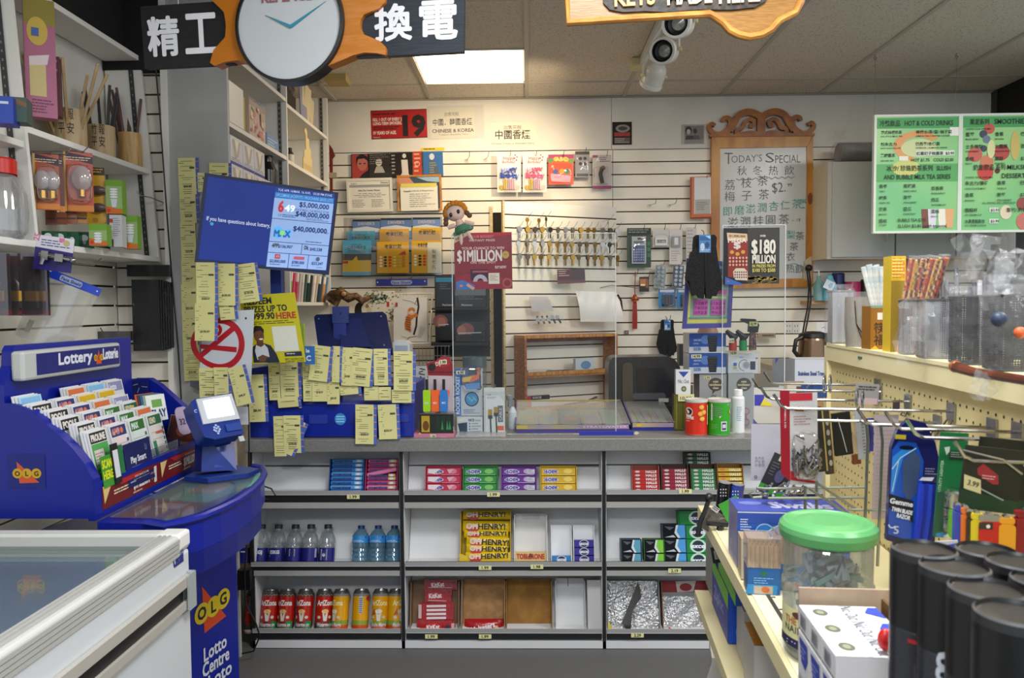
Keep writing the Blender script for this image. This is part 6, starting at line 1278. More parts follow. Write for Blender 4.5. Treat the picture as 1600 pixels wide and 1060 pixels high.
  # lowest row of the middle bay
g,f=tray_box('brown carton holding four red wafer bars',639,911,718,993,'8a6a48',14,.06,3.182,'7a5a3c')
RW=crinkle('red_wrap','a01c20',50,.6,.25)
for i,(x0,y0,x1,y1,ro)in enumerate(((660,909,712,925,0),(661,923,704,945,2),(653,945,708,971,-1),(650,971,711,992,1))):
 t_=T('wafer_bar','red wrapped wafer bar, '+nth(i,4,'top','bottom')+' in the brown carton','chocolate bar','red wafer bars');fb=PF(0,0,3.182,pitch=14,roll=ro,u0=(x0+x1)/2,v0=(y0+y1)/2,P=f.p((x0+x1)/2,(y0+y1)/2,-.04+i*.007));m=t_.part('wrapper');m.slab(fb,x0,y0,x1,y1,-.005,.004,RW);m.slab(fb,x0+5,y0+1,x1-5,y1-1,.004,.009,RW);m.mods.append(('bevel',.002));q=t_.part('print');q.z=.0095;cx=(x0+x1)/2
 if i==2:[q.rect(fb,x0+12,y0+3+6*j,x1-12,y0+6.5+6*j,('dcd0d0',.2))for j in range(4)];q.rect(fb,x0-1,y0+2,x0+4,y1-3,'c8a8a8')
 else:q.ell(fb,cx-4,(y0+y1)/2,13,6,'b82428');fat(q,fb,cx-4,(y0+y1)/2+3.4,7,'KitKat','e8dcdc','c',20,.04,rot=-6);q.rect(fb,x0+6,y1-4,x1-8,y1-3,'d8b8b8');q.ell(fb,x1-12,(y0+y1)/2,4,4,'2a2c34')if i==3 else None;q.rect(fb,x1-6,y0+4,x1-1,y1-3,'c0a0a0')if i==3 else None
g,f=tray_box('brown carton with a single red bag of chocolate balls',720,909,790,993,'7a5a38',14,.06,3.182,'8a6844')
for c_ in ALL[-1].subs:c_.ms[:]=[KRAFT]
t_=T('candy_bag','red bag of chocolate balls lying in the brown carton','candy bag');fb=f.at(-.03);m=t_.part('bag');m.sheet(fb,724,970,787,993,RW,lambda a,b:.022*(math.sin(math.pi*a)**.5)*(math.sin(math.pi*b)**.5),12,6);m.slab(fb,724,970,787,993,-.003,0,RW);q=t_.part('print');fat(q,fb,737,990,8,'Maltesers','e0d0d0','l',38,.05,.023,rot=-14);q.ell(fb,760,992,8,4,'c88a3c',.0205,12);q.ell(fb,776,982,3,3,'d8a868',.018,10)
g,f=tray_box('empty tan carton beside the bag of chocolate balls',790,909,864,993,'94682c',14,.06,3.182,'9c7030');
for c_ in ALL[-1].subs:c_.ms[:]=[mottled('kraft_tan','8a5e24','a07430',12,.8)]
g,f=tray_box('empty white carton with a slit top, next to the tan one',868,908,916,993,'c8c6c6',14,.05,3.182,'d8d8d8');g.part('slit').rect(f,889,908,890,921,'3a3838',-.0478)
g.part('brown_corner','dark brown scrap').prism(f,[(868,993),(868,986),(877,990),(879,993)],-.01,-.004,'2c1410');g.part('red_corner','dark red scrap').prism(f,[(903,993),(907,984),(919,984),(917,993)],-.01,-.004,'7a1c20')
g,q,f=carton('white_board','plain white carton end standing against the divider','carton',918,908,941,992,3.19,.04,('c4c0be',.6),pitch=14)
FOIL2=crinkle('foil_soft','d4d4d4',90,1.,.22,1.,.012)
g,f=tray_box('foil lined carton with a torn silver sheet, first of the lowest corner',949,910,1033,993,'8a8a88',14,.05,3.182,'a0a09c');m=g.part('foil','torn silver foil');m.sheet(f,950,911,1031,992,FOIL2,lambda a,b:-.02+.008*math.sin(a*9+b*3)*math.sin(b*7)+(.01 if a>.5 else 0),16,14,False);m=g.part('flap','grey folded foil flap');m.prism(f,[(972,975),(1000,912),(1005,935),(990,955),(985,992)],-.006,-.004,plain('6a6a6a',.2,.8));g.part('yellow_corner').prism(f,[(949,993),(949,968),(957,985),(958,993)],-.003,-.001,'c8b420')
g,f=tray_box('foil lined carton with red patterned rim beside the gondola',1036,912,1112,992,'7a5438',14,.05,3.184,'a0a09c');m=g.part('foil','crinkled silver foil');m.sheet(f,1038,935,1110,988,FOIL2,lambda a,b:-.02+.006*math.sin(a*12+b*9),14,10,False);m=g.part('rim','red and white printed rim');m.slab(f,1037,912,1111,930,-.048,-.044,'901820');m.poly(f,[(1062,913),(1095,912),(1090,929),(1064,930)],'c8b8b4',-.0437);m.ell(f,1078,922,10,6,'901820',-.0435);m=g.part('red_flap');m.prism(f,[(1045,992),(1045,980),(1055,988),(1110,987),(1110,992)],-.004,-.001,'b82024')
#blue lottery play stand
BL1=plain('0a1c86',.32);BL2=plain('08166e',.35);BLD=plain('0a1660',.4)
Xh,Xf,Yn,Yr=-1.37,-1.14,1.95,2.65
g=T('lottery_stand','blue lottery play stand with rows of slips, sign header and rounded writing tray','stand')
SX=lambda px,py,x:WX(px,py,x)
# header board: traced in the plane of the board (y,z)
def YZ(x,pts):return[(SX(a,b,x).y,SX(a,b,x).z)for a,b in pts]
hf=Fr((Xh,0,0),Y3,Z3,X3)
P=YZ(Xh,[(4,640),(6,603),(14,585),(19,572),(20,548),(24,540),(204,527),(206,640)])
P=[(max(1.95,a),b)for a,b in P]
m=g.part('header_board','blue header board');m.prism(hf,[(1.951,.98)]+P[:-1]+[(P[-2][0],.98)],-.03,0,BL1);m.mods.append(('bevel',.006))
sb=g.part('sign_box','white framed sign box')
Q=[SX(35,545,-1.335),SX(188,532,-1.335),SX(188,567,-1.335),SX(35,589,-1.335)]
y0,y1=Q[0].y,Q[1].y;zt_,zb_=1.338,1.258
sb.box((Xh+.0005,y0,zb_),(-1.335,y1,zt_),('b4b6b4',.4));sb.mods.append(('bevel',.008))
sf=Fr((-1.335,y0,zb_),Y3,Z3,X3);Lh=y1-y0
m=sb.sub('sign_face','dark blue lettered face');m.slab(sf,.055,.012,Lh-.012,zt_-zb_-.010,.0005,.002,('10186c',.35));m.z=.0024
fat(m,sf,.15,.033,.032,'Lottery','d8dae4','l',.165,.05);fat(m,sf,.375,.033,.032,'Loterie','d8dae4','l',.085,.05)
m.poly(sf,[(.335,.02),(.365,.02),(.350,.065)],'c8501c');[m.ell(sf,.333+i*.0165,.040,.009,.011,'d0a020',.0028+i*.0001,14)for i in range(3)];[m.text(sf,.333+i*.0165,.035,.010,c,'3a2a10','c',None,.02,.0032)for i,c in enumerate('OLG')]
g.part('header_end','pale blue printed end strip').box((-1.4,y1+.01,1.24),(-1.372,y1+.05,1.345),('4a86c0',.4))
# side cheeks
cp=[(-30,688),(4,688),(24.5,631+57)]
def cheek(y,pxs,nm):
 pts=[(W(a,b,y).x,W(a,b,y).z)for a,b in pxs]
 m=g.part(nm,'blue curved side cheek');ff=Fr((0,y,0),X3,Z3,-Y3)
 m.prism(ff,pts,-.035,0,BL1);m.mods.append(('bevel',.008));return ff
cf1=cheek(1.95,[(-14,811),(-14,631),(0,630),(20,631),(38,636),(56,649),(75,666),(96,684),(114,702),(132,725),(145,750),(149,807),(149,811)],'side_cheek')
lg=g.subs[-1].sub('emblem','round lettered lottery emblem');ef=PF(40,740,1.9495,P=W(40,740,1.9492));lg.rect(ef,12,709,72,764,'0c1a72');lg.poly(ef,[(26,721),(30,756),(62,755)],'c8502c')
for i,c in enumerate('OLG'):lg.ell(ef,27+i*15.5,740,8,8,'c89a1c',None,20);lg.text(ef,27+i*15.5,744,7.5,c,'2c2412','c',None,.04)
z_=lambda b:1.45-(b-477)*2.64/FPX
cheek(2.64,[(206,712),(206,592),(232,592),(247,601),(272,623),(296,645),(306,664),(309,712)],'side_cheek')
# stepped slip holder between the cheeks
m=g.part('slip_bed','dark blue stepped slip bed')
NR=6
for i in range(NR):
 x=Xf-.012-i*.031;zf=.955+i*.020
 m.box((x-.0308,1.986,.90),(x,2.604,zf),BLD)
m=g.part('front_rail','blue front rail');m.box((Xf-.018,1.951,.892),(Xf,2.64,.992),BL1)
# banner along the rail
rf=Fr((Xf+.0005,0,0),Y3,Z3,X3)
bn=g.part('rail_banner','dark red jackpot banner');bn.slab(rf,1.985,.912,2.62,.975,0,.0012,('6a1418',.35));bn.z=.0016
for o in(0,.315):
 bn.poly(rf,[(1.987+o,.973),(2.03+o,.973),(1.995+o,.925)],'d0b878');bn.poly(rf,[(2.05+o,.974),(2.20+o,.974),(2.17+o,.962),(2.08+o,.960)],'a81c24');bn.lines(rf,2.04+o,.940,2.13+o,.956,2,'d8c8a8',.5);fat(bn,rf,2.145+o,.930,.026,'$1MILLION','d8d0cc','l',.09,.05);bn.text(rf,2.15+o,.962,.006,'YOUR CHANCE TO WIN','d8c0b8','l',.08,.02);bn.lines(rf,2.14+o,.918,2.22+o,.926,1,'c8a8a0',.5);bn.rect(rf,2.262+o,.922,2.278+o,.97,'c8c4bc');bn.ell(rf,2.25+o,.945,.012,.012,'8a5a60')
 # writing tray
TP=[(Xf+.001,1.951),(-1.0,1.94)]+[(WZ(a,b,.9).x,WZ(a,b,.9).y)for a,b in((257,816),(290,809),(317,801.5),(345,790),(370,777.7),(392,763),(407,748.7),(413,736),(410,727),(396,724.5))]+[(Xf+.001,2.645)]
tf=Fr((0,0,0),X3,Y3,Z3)
m=g.part('writing_tray','blue rounded writing tray');m.prism(tf,TP,.80,.888,BL1);m.mods.append(('bevel',.008))
m=g.part('tray_rim','raised blue tray rim');m.tube([(a,b,.890)for a,b in TP[1:-1]],.011,BL1,8)
IN=[(a+(-1.02-a)*.16,b+(2.3-b)*.10)for a,b in TP]
m=g.part('tray_leaflet','green and red leaflet under the tray cover');m.poly(tf,[(Xf+.02,2.2),(-.93,2.15),(-.875,2.35),(-.90,2.55),(Xf+.04,2.58)],('6aa89a',.4),.8885);m.poly(tf,[(Xf+.02,2.0),(-.95,2.0),(-.92,2.15),(Xf+.02,2.19)],('7c3a4c',.4),.8885);m.poly(tf,[(-1.05,2.28),(-.95,2.26),(-.93,2.38),(-1.04,2.40)],('c8a878',.4),.889);m.poly(tf,[(-1.06,2.10),(-.98,2.08),(-.97,2.13),(-1.05,2.15)],('b8a0a8',.4),.889);m.tube([(-.99,2.45,.8905),(-.93,2.36,.8905)],.003,'2a4a48',4)
m=g.part('tray_cover','clear tray cover');m.prism(tf,IN,.892,.895,clear('tray_clear','f2f6f8',.07,.03,.03))
# pedestal
d_=Vector((math.sin(R(13)),math.cos(R(13)),0));pO=WX(369,860,-1.0);pO=Vector((pO.x,pO.y,0))if pO.y<2.6 else Vector((-.985,2.55,0))
pfm=Fr(pO,d_,Z3,Vector((d_.y,-d_.x,0)))
m=g.part('pedestal','blue pedestal with slanted lettered front');m.prism(pfm,[(-.62,.0),(.02,0),(.02,.06),(0,.12),(0,.7995),(-.62,.7995)],-.35,0,BL1);m.mods.append(('bevel',.006))
m=g.part('plinth','flared blue foot');m.prism(pfm,[(-.62,.0),(.05,0),(.02,.10),(-.62,.10)],.0005,.03,BL1)
q=g.part('pedestal_print','white lotto centre lettering and emblem');q.z=.001
def pu(px,py):return uv_of(pfm,px,py)
e=[pu(315,917),pu(353,963),pu(319,990)];q.poly(pfm,e,'c8441c')
for c,(px,py)in zip('OLG',((315,959),(333,948),(348,936))):
 u,v=pu(px,py);q.ell(pfm,u,v,.036,.033,'d0b81c',None,24);fat(q,pfm,u,v-.018,.038,c,'1c1c20','c',None,.04)
for t_,a,b in(('Lotto',(318,1035),(353,1010)),('Centre',(316,1060),(357,1033)),('Loto',(325,1078),(361,1060))):
 u0_,v0_=pu(*a);u1_,v1_=pu(*b);fat(q,pfm,u0_,v0_,.044,t_,'c8ccd8','l',u1_-u0_,.03,rot=0)
m=g.part('upper_skirt','dark blue underside bracket');m.prism(tf,[(a,b)for a,b in TP[:1]+TP[3:9]+TP[-1:]],.74,.7995,BL2)
m=g.part('slip_window','clear front window of the slip bed');m.box((Xf-.010,1.99,.9925),(Xf-.008,2.45,1.02),CLEAR)
# play slips, one stack after another
SLC={'pools':('1c1a1a','POOLS','d8d4cc','d4d4d8'),'line':('1a1a1a','PROLINE','d8d4cc','4a9a4c'),'649':('2a3068','6/49','d89080','d8c8c8'),'max':('2c6428','MAX','c8d8d0','c8d4d0'),'keno':('1f5c3c','KENO','c8c0a0','d0ccc8'),'yel':('c8a414','','','d8c8a8'),'org':('c86a3c','','','d0c8c0'),'lav':('8a8ab0','lotto','d8d8e8','d8d8e0'),'sky':('7ab0d8','','','a8cce0')}
SLN={'pools':'black headed sports pool','line':'black and green sports','649':'navy headed','max':'green headed','keno':'dark green daily','yel':'yellow headed','org':'orange headed','lav':'lavender','sky':'light blue'}
RWN=['front row','second row','third row','fourth row','fifth row','back row']
ROWS=[['line','649','max','keno'],['line','649','max','org'],['pools','649','max','keno'],['pools','649','org','lav'],['pools','649','yel','yel'],['sky','org','sky','lav']]
for i,row in enumerate(ROWS):
 x=Xf-.022-i*.031;zb0=.955+i*.020
 for j,k in enumerate(row):
  hd,tx_,tc,bd=SLC[k];ya=2.0+j*.105+(.012 if i%2 else 0)+(.1 if i==5 and j else 0)-.01*i;w_=.088
  t_=T('play_slip',SLN[k]+' lottery play slip stack, '+nth(j,4,'near','far').replace('nearmost','nearest').replace('farmost','farthest')+' in the '+RWN[i],'play slip','lottery play slips in the stand')
  hh=.165;f=Fr((x+.012,ya,zb0+.0008),Y3,Vector((-.20,0,.98)),Vector((.98,0,.20)))
  for s_ in range(3):t_.part('slip').slab(f,-.004*s_,0,w_-.004*s_,hh+.003*s_,-.006*s_-.004,-.006*s_,('d4d4d6',.5)if k not in('sky','org','yel')or s_ else(bd,.5))
  q=t_.part('slip_print');q.rect(f,.004,hh-.034,w_-.006,hh-.004,hd);
  if k=='line':fat(q,f,.010,hh-.028,.018,'PROLINE','d8d4cc','l',w_-.022,.05);q.rect(f,.004,.02,w_-.006,hh-.036,'4a9a4c');q.rect(f,.010,hh*.45,w_*.62,hh*.68,'c8c0b8');q.lines(f,.012,hh*.47,w_*.6,hh*.66,4,'8a6a5a',.3)
  elif tx_:fat(q,f,.010,hh-.028,.018,tx_,tc,'l',(w_-.022)*(.55 if k in('649','max','lav','keno')else .9),.05)
  if k=='649':q.ell(f,w_*.66,hh-.019,.008,.009,'c86a50',None,12)
  if k in('649','max','keno')and i==0:
   q.rect(f,.006,.01,w_-.016,hh-.036,bd);[q.rect(f,.006,.02+r*.022,w_-.016,.0212+r*.022,'b08a88')for r in range(5)];[q.rect(f,w_-.014,.03+r*.016,w_-.007,.04+r*.016,hd)for r in range(6)]
   if k=='keno':q.rect(f,.03,hh*.62,w_-.012,hh*.66,'c85040');q.rect(f,.004,.015,.02,hh*.5,'2c7a50')
   if k=='max':q.rect(f,.012,hh*.45,w_*.75,hh*.64,'d8dce0');q.rect(f,.006,hh*.42,w_-.02,hh*.44,'2c4a78')
  if k=='keno' and i:q.rect(f,.02,hh-.028,.06,hh-.012,'b8a878')
t_=T('sign_card','small navy play smart card leaning in front of the slips','card');f=Fr((Xf+.003,2.115,.938),Y3,Vector((-.12,0,.99)),Vector((.99,0,.12)));t_.slab(f,0,0,.15,.125,0,.002,('161c50',.35));q=t_.part('card_print');q.z=.0024;fat(q,f,.03,.066,.018,'Play Smart','c8ccd8','l',.085,.04);q.lines(f,.03,.052,.105,.058,1,'8a90b0',.5);q.rect(f,.01,.012,.04,.016,'8a90b0');q.stroke(f,[(.115,.11),(.115,.092),(.123,.092),(.123,.108)],.0016,'8a90b0')
t_=T('scan_card','lime and black phone scan card clipped before the black and green slips','card');f=Fr((Xf+.003,1.992,.968),Y3,Vector((-.12,0,.99)),Vector((.99,0,.12)));t_.part('green_card').slab(f,0,0,.085,.085,0,.0012,('3c8a2c',.4));q=t_.part('card_print');q.z=.0016;fat(q,f,.004,.052,.022,'SCAN','c8d020','l',.045,.05);fat(q,f,.004,.022,.022,'HERE','c8d020','l',.045,.05)
m=t_.part('phone_shape','black phone shape');m.slab(f,.05,.0,.082,.11,.0018,.006,('141618',.3));m.rect(f,.053,.016,.079,.092,'c8ccd0',.0064);m.lines(f,.055,.02,.077,.088,9,'3a3c44',.4);m2=t_.part('green_tab','dark green tab');m2.slab(f,.086,.02,.112,.10,0,.002,('1f6a3c',.4));m2.lines(f,.090,.03,.108,.09,6,'a8c8b0',.35)
t_=T('play_slip','orange and white play better leaflets in the corner pocket','leaflet');f=Fr((-1.21,2.39,1.085),Vector((.35,.93,0)).normalized(),Vector((-.15,0,.99)),Vector((.93,-.35,.1)).normalized())
for s_,c in enumerate(('d8dcd8','7a9a7c','3a5a8c','3a3c3c','b8502c')):t_.part('leaflet').slab(f,-.006*s_,0,.075-.006*s_,.085+.002*s_,-.004*s_-.003,-.004*s_,(c,.5))
q=t_.part('print');q.rect(f,.02,.045,.06,.07,'6a9a4c');fat(q,f,.015,.012,.026,'PLAY','1c3c6c','l',.055,.04)
t_=T('leaflet','rounded lilac leaflet tucked below the play leaflets','leaflet');f=Fr((-1.175,2.52,1.02),Vector((.3,.95,0)).normalized(),Vector((-.2,0,.98)),Vector((.95,-.3,.15)).normalized());t_.prism(f,t_.round_rect(0,0,.06,.095,.02),0,.002,('a898b0',.4));q=t_.part('print');fat(q,f,.01,.035,.02,'321','4a3a54','l',.035,.04,.0025)
t_=T('ticket_bundle','brown and red scratch ticket bundle wedged beside the ticket checker','tickets');f=PF(280,690,2.60,yaw=38,roll=12)
for s_ in range(3):t_.part('ticket').slab(f,262,650,300,740,-.008*s_-.005,-.008*s_,('4a1c18',.4)if s_==0 else('b8a890',.5))
q=t_.part('print');q.rect(f,264,690,298,738,'5a4a38');q.ell(f,281,672,9,10,'8a3c34');q.lines(f,268,695,295,735,6,'8a7a60',.4)
g,q,f=card('leaflet','navy printed leaflet at the back corner of the blue stand','leaflet',200,594,233,640,2.62,('141c58',.4));[q.stroke(f,a,1,'8a94c0')for a in([(208,602),(216,600)],[(218,606),(215,614)],[(222,604),(231,605)])]
# ticket checker
g=T('ticket_checker','blue self service ticket checker with a bright blank screen on the stand tray','ticket checker');CB=plain('15307c',.3)
cq=PQ([(306,625),(361,616),(374,655),(317,664)],[2.40,2.52,2.48,2.36],56,41)
m=g.part('screen_housing','blue screen housing');m.prism(cq,[(-8,2),(0,-2),(56,-2),(57,41),(56,64),(12,66),(-2,60),(-8,20)],-.05,-.002,CB);m.mods.append(('bevel',.005))
m=g.part('screen_frame','white screen frame');m.slab(cq,0,0,56,41,-.0015,.003,('b8bcc4',.35));m=g.part('lit_screen','bright white screen');m.slab(cq,9,4.5,50,33.5,.0034,.0042,('f0f6ff',.3,0,1.5))
m=g.part('emblem','white leaf emblem');[m.ell(cq,18+a,50+b,1.8,1.8,'9aaad0',.0005,8)for a,b in((0,-5),(-3,-2),(3,-2),(-4,2),(0,0),(4,2),(-2,4),(2,5),(0,8))];m=g.part('scan_slot','recessed scan slot');m.slab(cq,31,47,54,58,-.001,.004,plain('22408c',.3));m=g.part('side_mark','white swirl mark');sm=Fr(cq.p(-8,20,-.02),Vector((.2,.9,.1)),Z3,X3);m.ring(cq,-4.5,18,1.6,2.6,'a8b4d0',.0005,12,60,330)
neck=PQ([(313,682),(366,680),(372,735),(310,738)],[2.42,2.50,2.46,2.40],56,56);m=g.part('neck','blue neck');m.slab(neck,4,-4,54,56,-.06,0,CB);m.mods.append(('bevel',.004));m.sub('base_panel','outlined base panel').slab(neck,22,34,50,50,.0005,.002,plain('1c3c94',.3))
m=g.part('foot','flat blue foot');bz=WZ(345,742,.9);m.prism(Fr((bz.x,bz.y,.8955),X3,Y3,Z3),[(-.09,-.07),(.0,-.10),(.10,-.02),(.11,.05),(.02,.10),(-.09,.08)],0,.014,CB)
g.part('label_tag','silver tag').slab(cq,48,66,56,74,-.01,-.007,'a8acb0')
#chest freezer
g=T('chest_freezer','white chest freezer with sliding glass lids and long grey handle, in the corner','freezer')
XFr,XFl,YFb,YFf,ZF=-.846,-1.62,1.85,.35,.90
FW=plain('c6cace',.35);FG=plain('a8a8a4',.35)
m=g.part('cabinet','white cabinet');m.box((XFl,YFf,.04),(XFr,YFb,ZF-.045),FW);m.mods.append(('bevel',.008))
for a,b,c,d in((XFl,YFf,XFl+.05,YFb),(XFr-.055,YFf,XFr,YFb),(XFl+.0505,YFb-.045,XFr-.0555,YFb),(XFl+.0505,YFf,XFr-.0555,YFf+.045)):
 m=g.part('rim','grey white top rim');m.box((a,b,ZF-.0445),(c,d,ZF),plain('c4c4c0',.35));m.mods.append(('bevel',.006))
m=g.part('corner_cap','white corner cap');m.box((XFr-.06,YFb-.06,ZF-.04),(XFr+.003,YFb+.003,ZF+.003),plain('dcdcd8',.35));m.mods.append(('bevel',.008))
for k in range(3):g.part('rim_groove','grey rim groove').box((XFr-.045+k*.012,YFf,ZF+.0004),(XFr-.039+k*.012,YFb-.062,ZF+.004),FG)
m=g.part('side_extrusion','ribbed grey side strip');
for k in range(4):m.box((XFr+.0005,YFf,ZF-.015-k*.011),(XFr+.006-k*.001,YFb-.062,ZF-.006-k*.011),FG)
for k,(y0_,y1_,z_)in enumerate(((YFf+.046,1.12,.878),(1.08,YFb-.046,.866))):
 m=g.part('glass_lid','sliding glass lid');m.box((XFl+.052,y0_,z_),(XFr-.057,y1_,z_+.006),GLASS);q=m.sub('lid_frame','pale lid frame');
 q.box((XFl+.052,y1_-.02,z_-.004),(XFr-.057,y1_,z_+.0095),FG)if k==0 else q.box((XFl+.052,y0_,z_-.004),(XFr-.057,y0_+.02,z_+.0095),FG)
m=g.part('liner','pale inner liner');m.box((XFl+.06,YFf+.05,.45),(XFr-.065,YFb-.05,.455),plain('9a9c98',.5))
for a,b,c,d in((XFl+.055,YFf+.046,XFl+.06,YFb-.046),(XFr-.065,YFf+.046,XFr-.06,YFb-.046),(XFl+.061,YFb-.051,XFr-.066,YFb-.047)):m.box((a,b,.4),(c,d,.86),plain('b0b2b0',.5))
ff=Fr((XFr,0,0),Y3,Z3,X3)
m=g.part('handle','long grey bar handle');m.slab(ff,.6,.772,1.83,.797,.002,.014,plain('a8a49c',.3));m.slab(ff,.6,.717,1.83,.737,.002,.012,plain('a8a49c',.3));m.slab(ff,.6,.7375,1.80,.7715,.002,.004,BLACK);m.mods.append(('bevel',.004))
m=g.part('handle_end','grey handle end cap');m.slab(ff,1.80,.713,1.84,.801,.0145,.019,plain('9aa0a0',.35));m.slab(ff,1.831,.713,1.845,.801,.001,.0144,plain('9aa0a0',.35));m.mods.append(('bevel',.004))
m=g.part('lettering','blue brand lettering');u,v=uv_of(ff,271,888);u2,v2=uv_of(ff,286,880);fat(m,ff,u,v,.030,'Celcold','1c2c7c','l',abs(u2-u),.04,.001)
#goods on the near wall shelves
S2,S1=2.0055,1.6555
def on_shelf(px,z,x):p=WX(px,300,x);return Vector((x,p.y,z))
BAM=mottled('bamboo','b08a50','c8a468',14,.45,(6,6,.6));BAMB=mottled('bamboo_blond','b89a6c','ccb48a',10,.5,(6,6,.6))
def pot(label,px,x,r,h,mt,stick,n,sh,tilt=.05,marks=True,bundle='chopsticks'):
 p=on_shelf(px,S2,x);g=T('bamboo_pot',label,'pot');g.part('cup').lathe(p,[(0,0),(r,0),(r,h),(r*.9,h),(r*.9,.02),(0,.02)],mt,20)
 if marks:
  q=g.part('brush_writing','dark brush writing');cf=Fr(p,X3,Z3,-Y3);cf.p=lambda u,v,n=0:p+Vector(((r+.0007+n)*math.sin(u),-(r+.0007+n)*math.cos(u),v))
  for i,c in enumerate('竹報平安'):q.text(cf,-.1+(i%2)*.5,h*(.72-.36*(i//2)),.03,c,'3a2c1c','l',.38,0)
 rr=random.Random(px)
 for i in range(n):
  a=rr.uniform(0,6.28);k=rr.uniform(.2,.75)*r;b=p+Vector((k*math.cos(a),k*math.sin(a),.022));t_=T('stick',bundle+', '+nth(i,n,'front','rear').replace('frontmost','first').replace('rearmost','last')+' of its pot','stick',bundle)
  d=Vector((math.cos(a)*tilt+rr.uniform(-.02,.02),math.sin(a)*tilt+rr.uniform(-.02,.02),sh*rr.uniform(.9,1.05)));t_.tube([b,b+d],.0055,stick,5)
pot('wide pale bamboo pot with dark brush writing, full of pale sticks',112,-1.60,.055,.135,BAMB,mottled('pale_stick','b89868','c8ac80',20,.5),14,.28,.10,True,'pale bamboo sticks')
pot('pale bamboo pot of black handled brushes beside the wide pot',160,-1.60,.05,.125,BAMB,('1c1c1e',.5),6,.24,.05,True,'black brush handles')
pot('golden bamboo cup holding dark brown chopsticks at the end of the shelf',205,-1.575,.042,.135,BAM,mottled('brown_stick','3c1c10','5a2c1a',20,.5),13,.27,.045,False,'dark brown chopsticks')
g,q,f=carton('incense_pack','tall pink and gold incense pack standing against the near divider','pack',42,0,84,182,2.42,.05,('a85878',.4),yaw=35);q.rect(f,42,0,84,40,'8a7a1c');q.ell(f,60,50,14,22,'c8a83c');q.rect(f,48,95,70,150,'c8b478');q.poly(f,[(48,90),(75,84),(72,100),(48,104)],'d8c8c8');q.lines(f,50,155,80,178,5,'6a2c4a',.4);q.rect(f,52,45,62,58,'3a5a9c')
g,q,f=carton('boxed_goods','patterned maroon box behind the pink incense pack','box',66,88,92,180,2.52,.05,('6a3c44',.5),yaw=25);[q.ell(f,70+rb.uniform(0,18),95+i*7,2,2,'a88a90',None,8)for i in range(11)]
g,q,f=carton('blue_box','small royal blue box at the frame edge on the upper wall shelf','box',-14,150,18,192,2.05,.06,('1c3c9c',.4),yaw=20);q.rect(f,-14,158,12,162,'b8c4d8')
g,q,f=carton('green_box','dark green and brown boxes beside the royal blue box','box',19,152,40,190,2.09,.06,('3a5048',.5),yaw=20);q.poly(f,[(20,152),(40,160),(40,168),(20,160)],'7a5234')
# hanging packs under the bulbs shelf
def bulb(m,f,u,v,k,n=.012,glassc=None):
 m.ball(f.p(u,v,n),(11*k*f.k,11*k*f.k*.8,14*k*f.k),glassc or clear('bulb_glass','e8e4e4',.2,.1,.35),14,10)
for lab,x0,y0,x1,y1,Y,yaw,c in(('orange blister card with two clear bulbs, hung nearest the divider',55,241,90,328,2.40,30,'a84c2c'),('dark red blister card behind the orange ones, seen edge on',88,243,100,332,2.46,55,'5a1c14'),('red and gold blister card with a frosted bulb',103,238,143,331,2.55,28,'b03c1c')):
 g,q,f=card('bulb_pack',lab,'light bulbs',x0,y0,x1,y1,Y,(c,.35),yaw=yaw,group='light bulb blister packs',th=.004);q.poly(f,[(x0,y0),(x1,y0+7),(x1,y0+18),(x0,y0+9)],'3a2434');q.lines(f,x0+2,y0+8,x1-2,y0+15,2,'d8c0a0',.4);q.rect(f,x0,y0,x0+3,y1,'c8a050');q.rect(f,x0+4,y1-10,x1,y1-1,'c8781c')
 if x1-x0>20:
  for a in((x0+12,x0+25)if x0<60 else(x0+24,)):bulb(g.part('bulb','clear light bulb'),f,a,y0+42,1.1 if x0<60 else 1.4);g.part('bulb_cap','brass bulb cap').cyl(f.p(a,y0+58,.012),f.p(a,y0+70,.012),.012,BRASS,10)
  blister(g,f,x0+4,y0+18,x1-1,y1-12,.03)
 p=f.p((x0+x1)/2,y0+3,0);hk=T('shelf_hook','wire hook holding the '+lab.split(',')[0],'hook','wire hooks under the wall shelf');hk.tube([(XL+.002,p.y,p.z+.01),(p.x+.02,p.y,p.z+.008),(p.x+.04,p.y+.005,p.z+.03)],.002,STEEL,5)
for i in range(4):g,q,f=card('bulb_card','dark amber bulb card hanging low behind the blisters, '+nth(i,4),'light bulbs',72+i*16,328-i*2,87+i*16,352-i,2.50+i*.03,(('6a3414','7a4014','8a4a14','a8701c')[i],.4),yaw=28,group='amber bulb cards',th=.006);q.rect(f,73+i*16,340,86+i*16,343,'4a2410')
g,q,f=card('bulb_card','yellow bulb card with two smoky bulbs, last on the hooks','light bulbs',136,262,163,351,2.66,('c8981c',.4),yaw=20,th=.004);q.rect(f,136,262,163,274,'3c2c14');q.lines(f,138,264,161,272,2,'c8a040',.4);q.ell(f,148,344,4,4,'a87814');[g.part('bulb','smoky bulb').ball(f.p(153,v,.012),(.028,.016,.016),('5a4848',.12),12,8)for v in(298,325)]
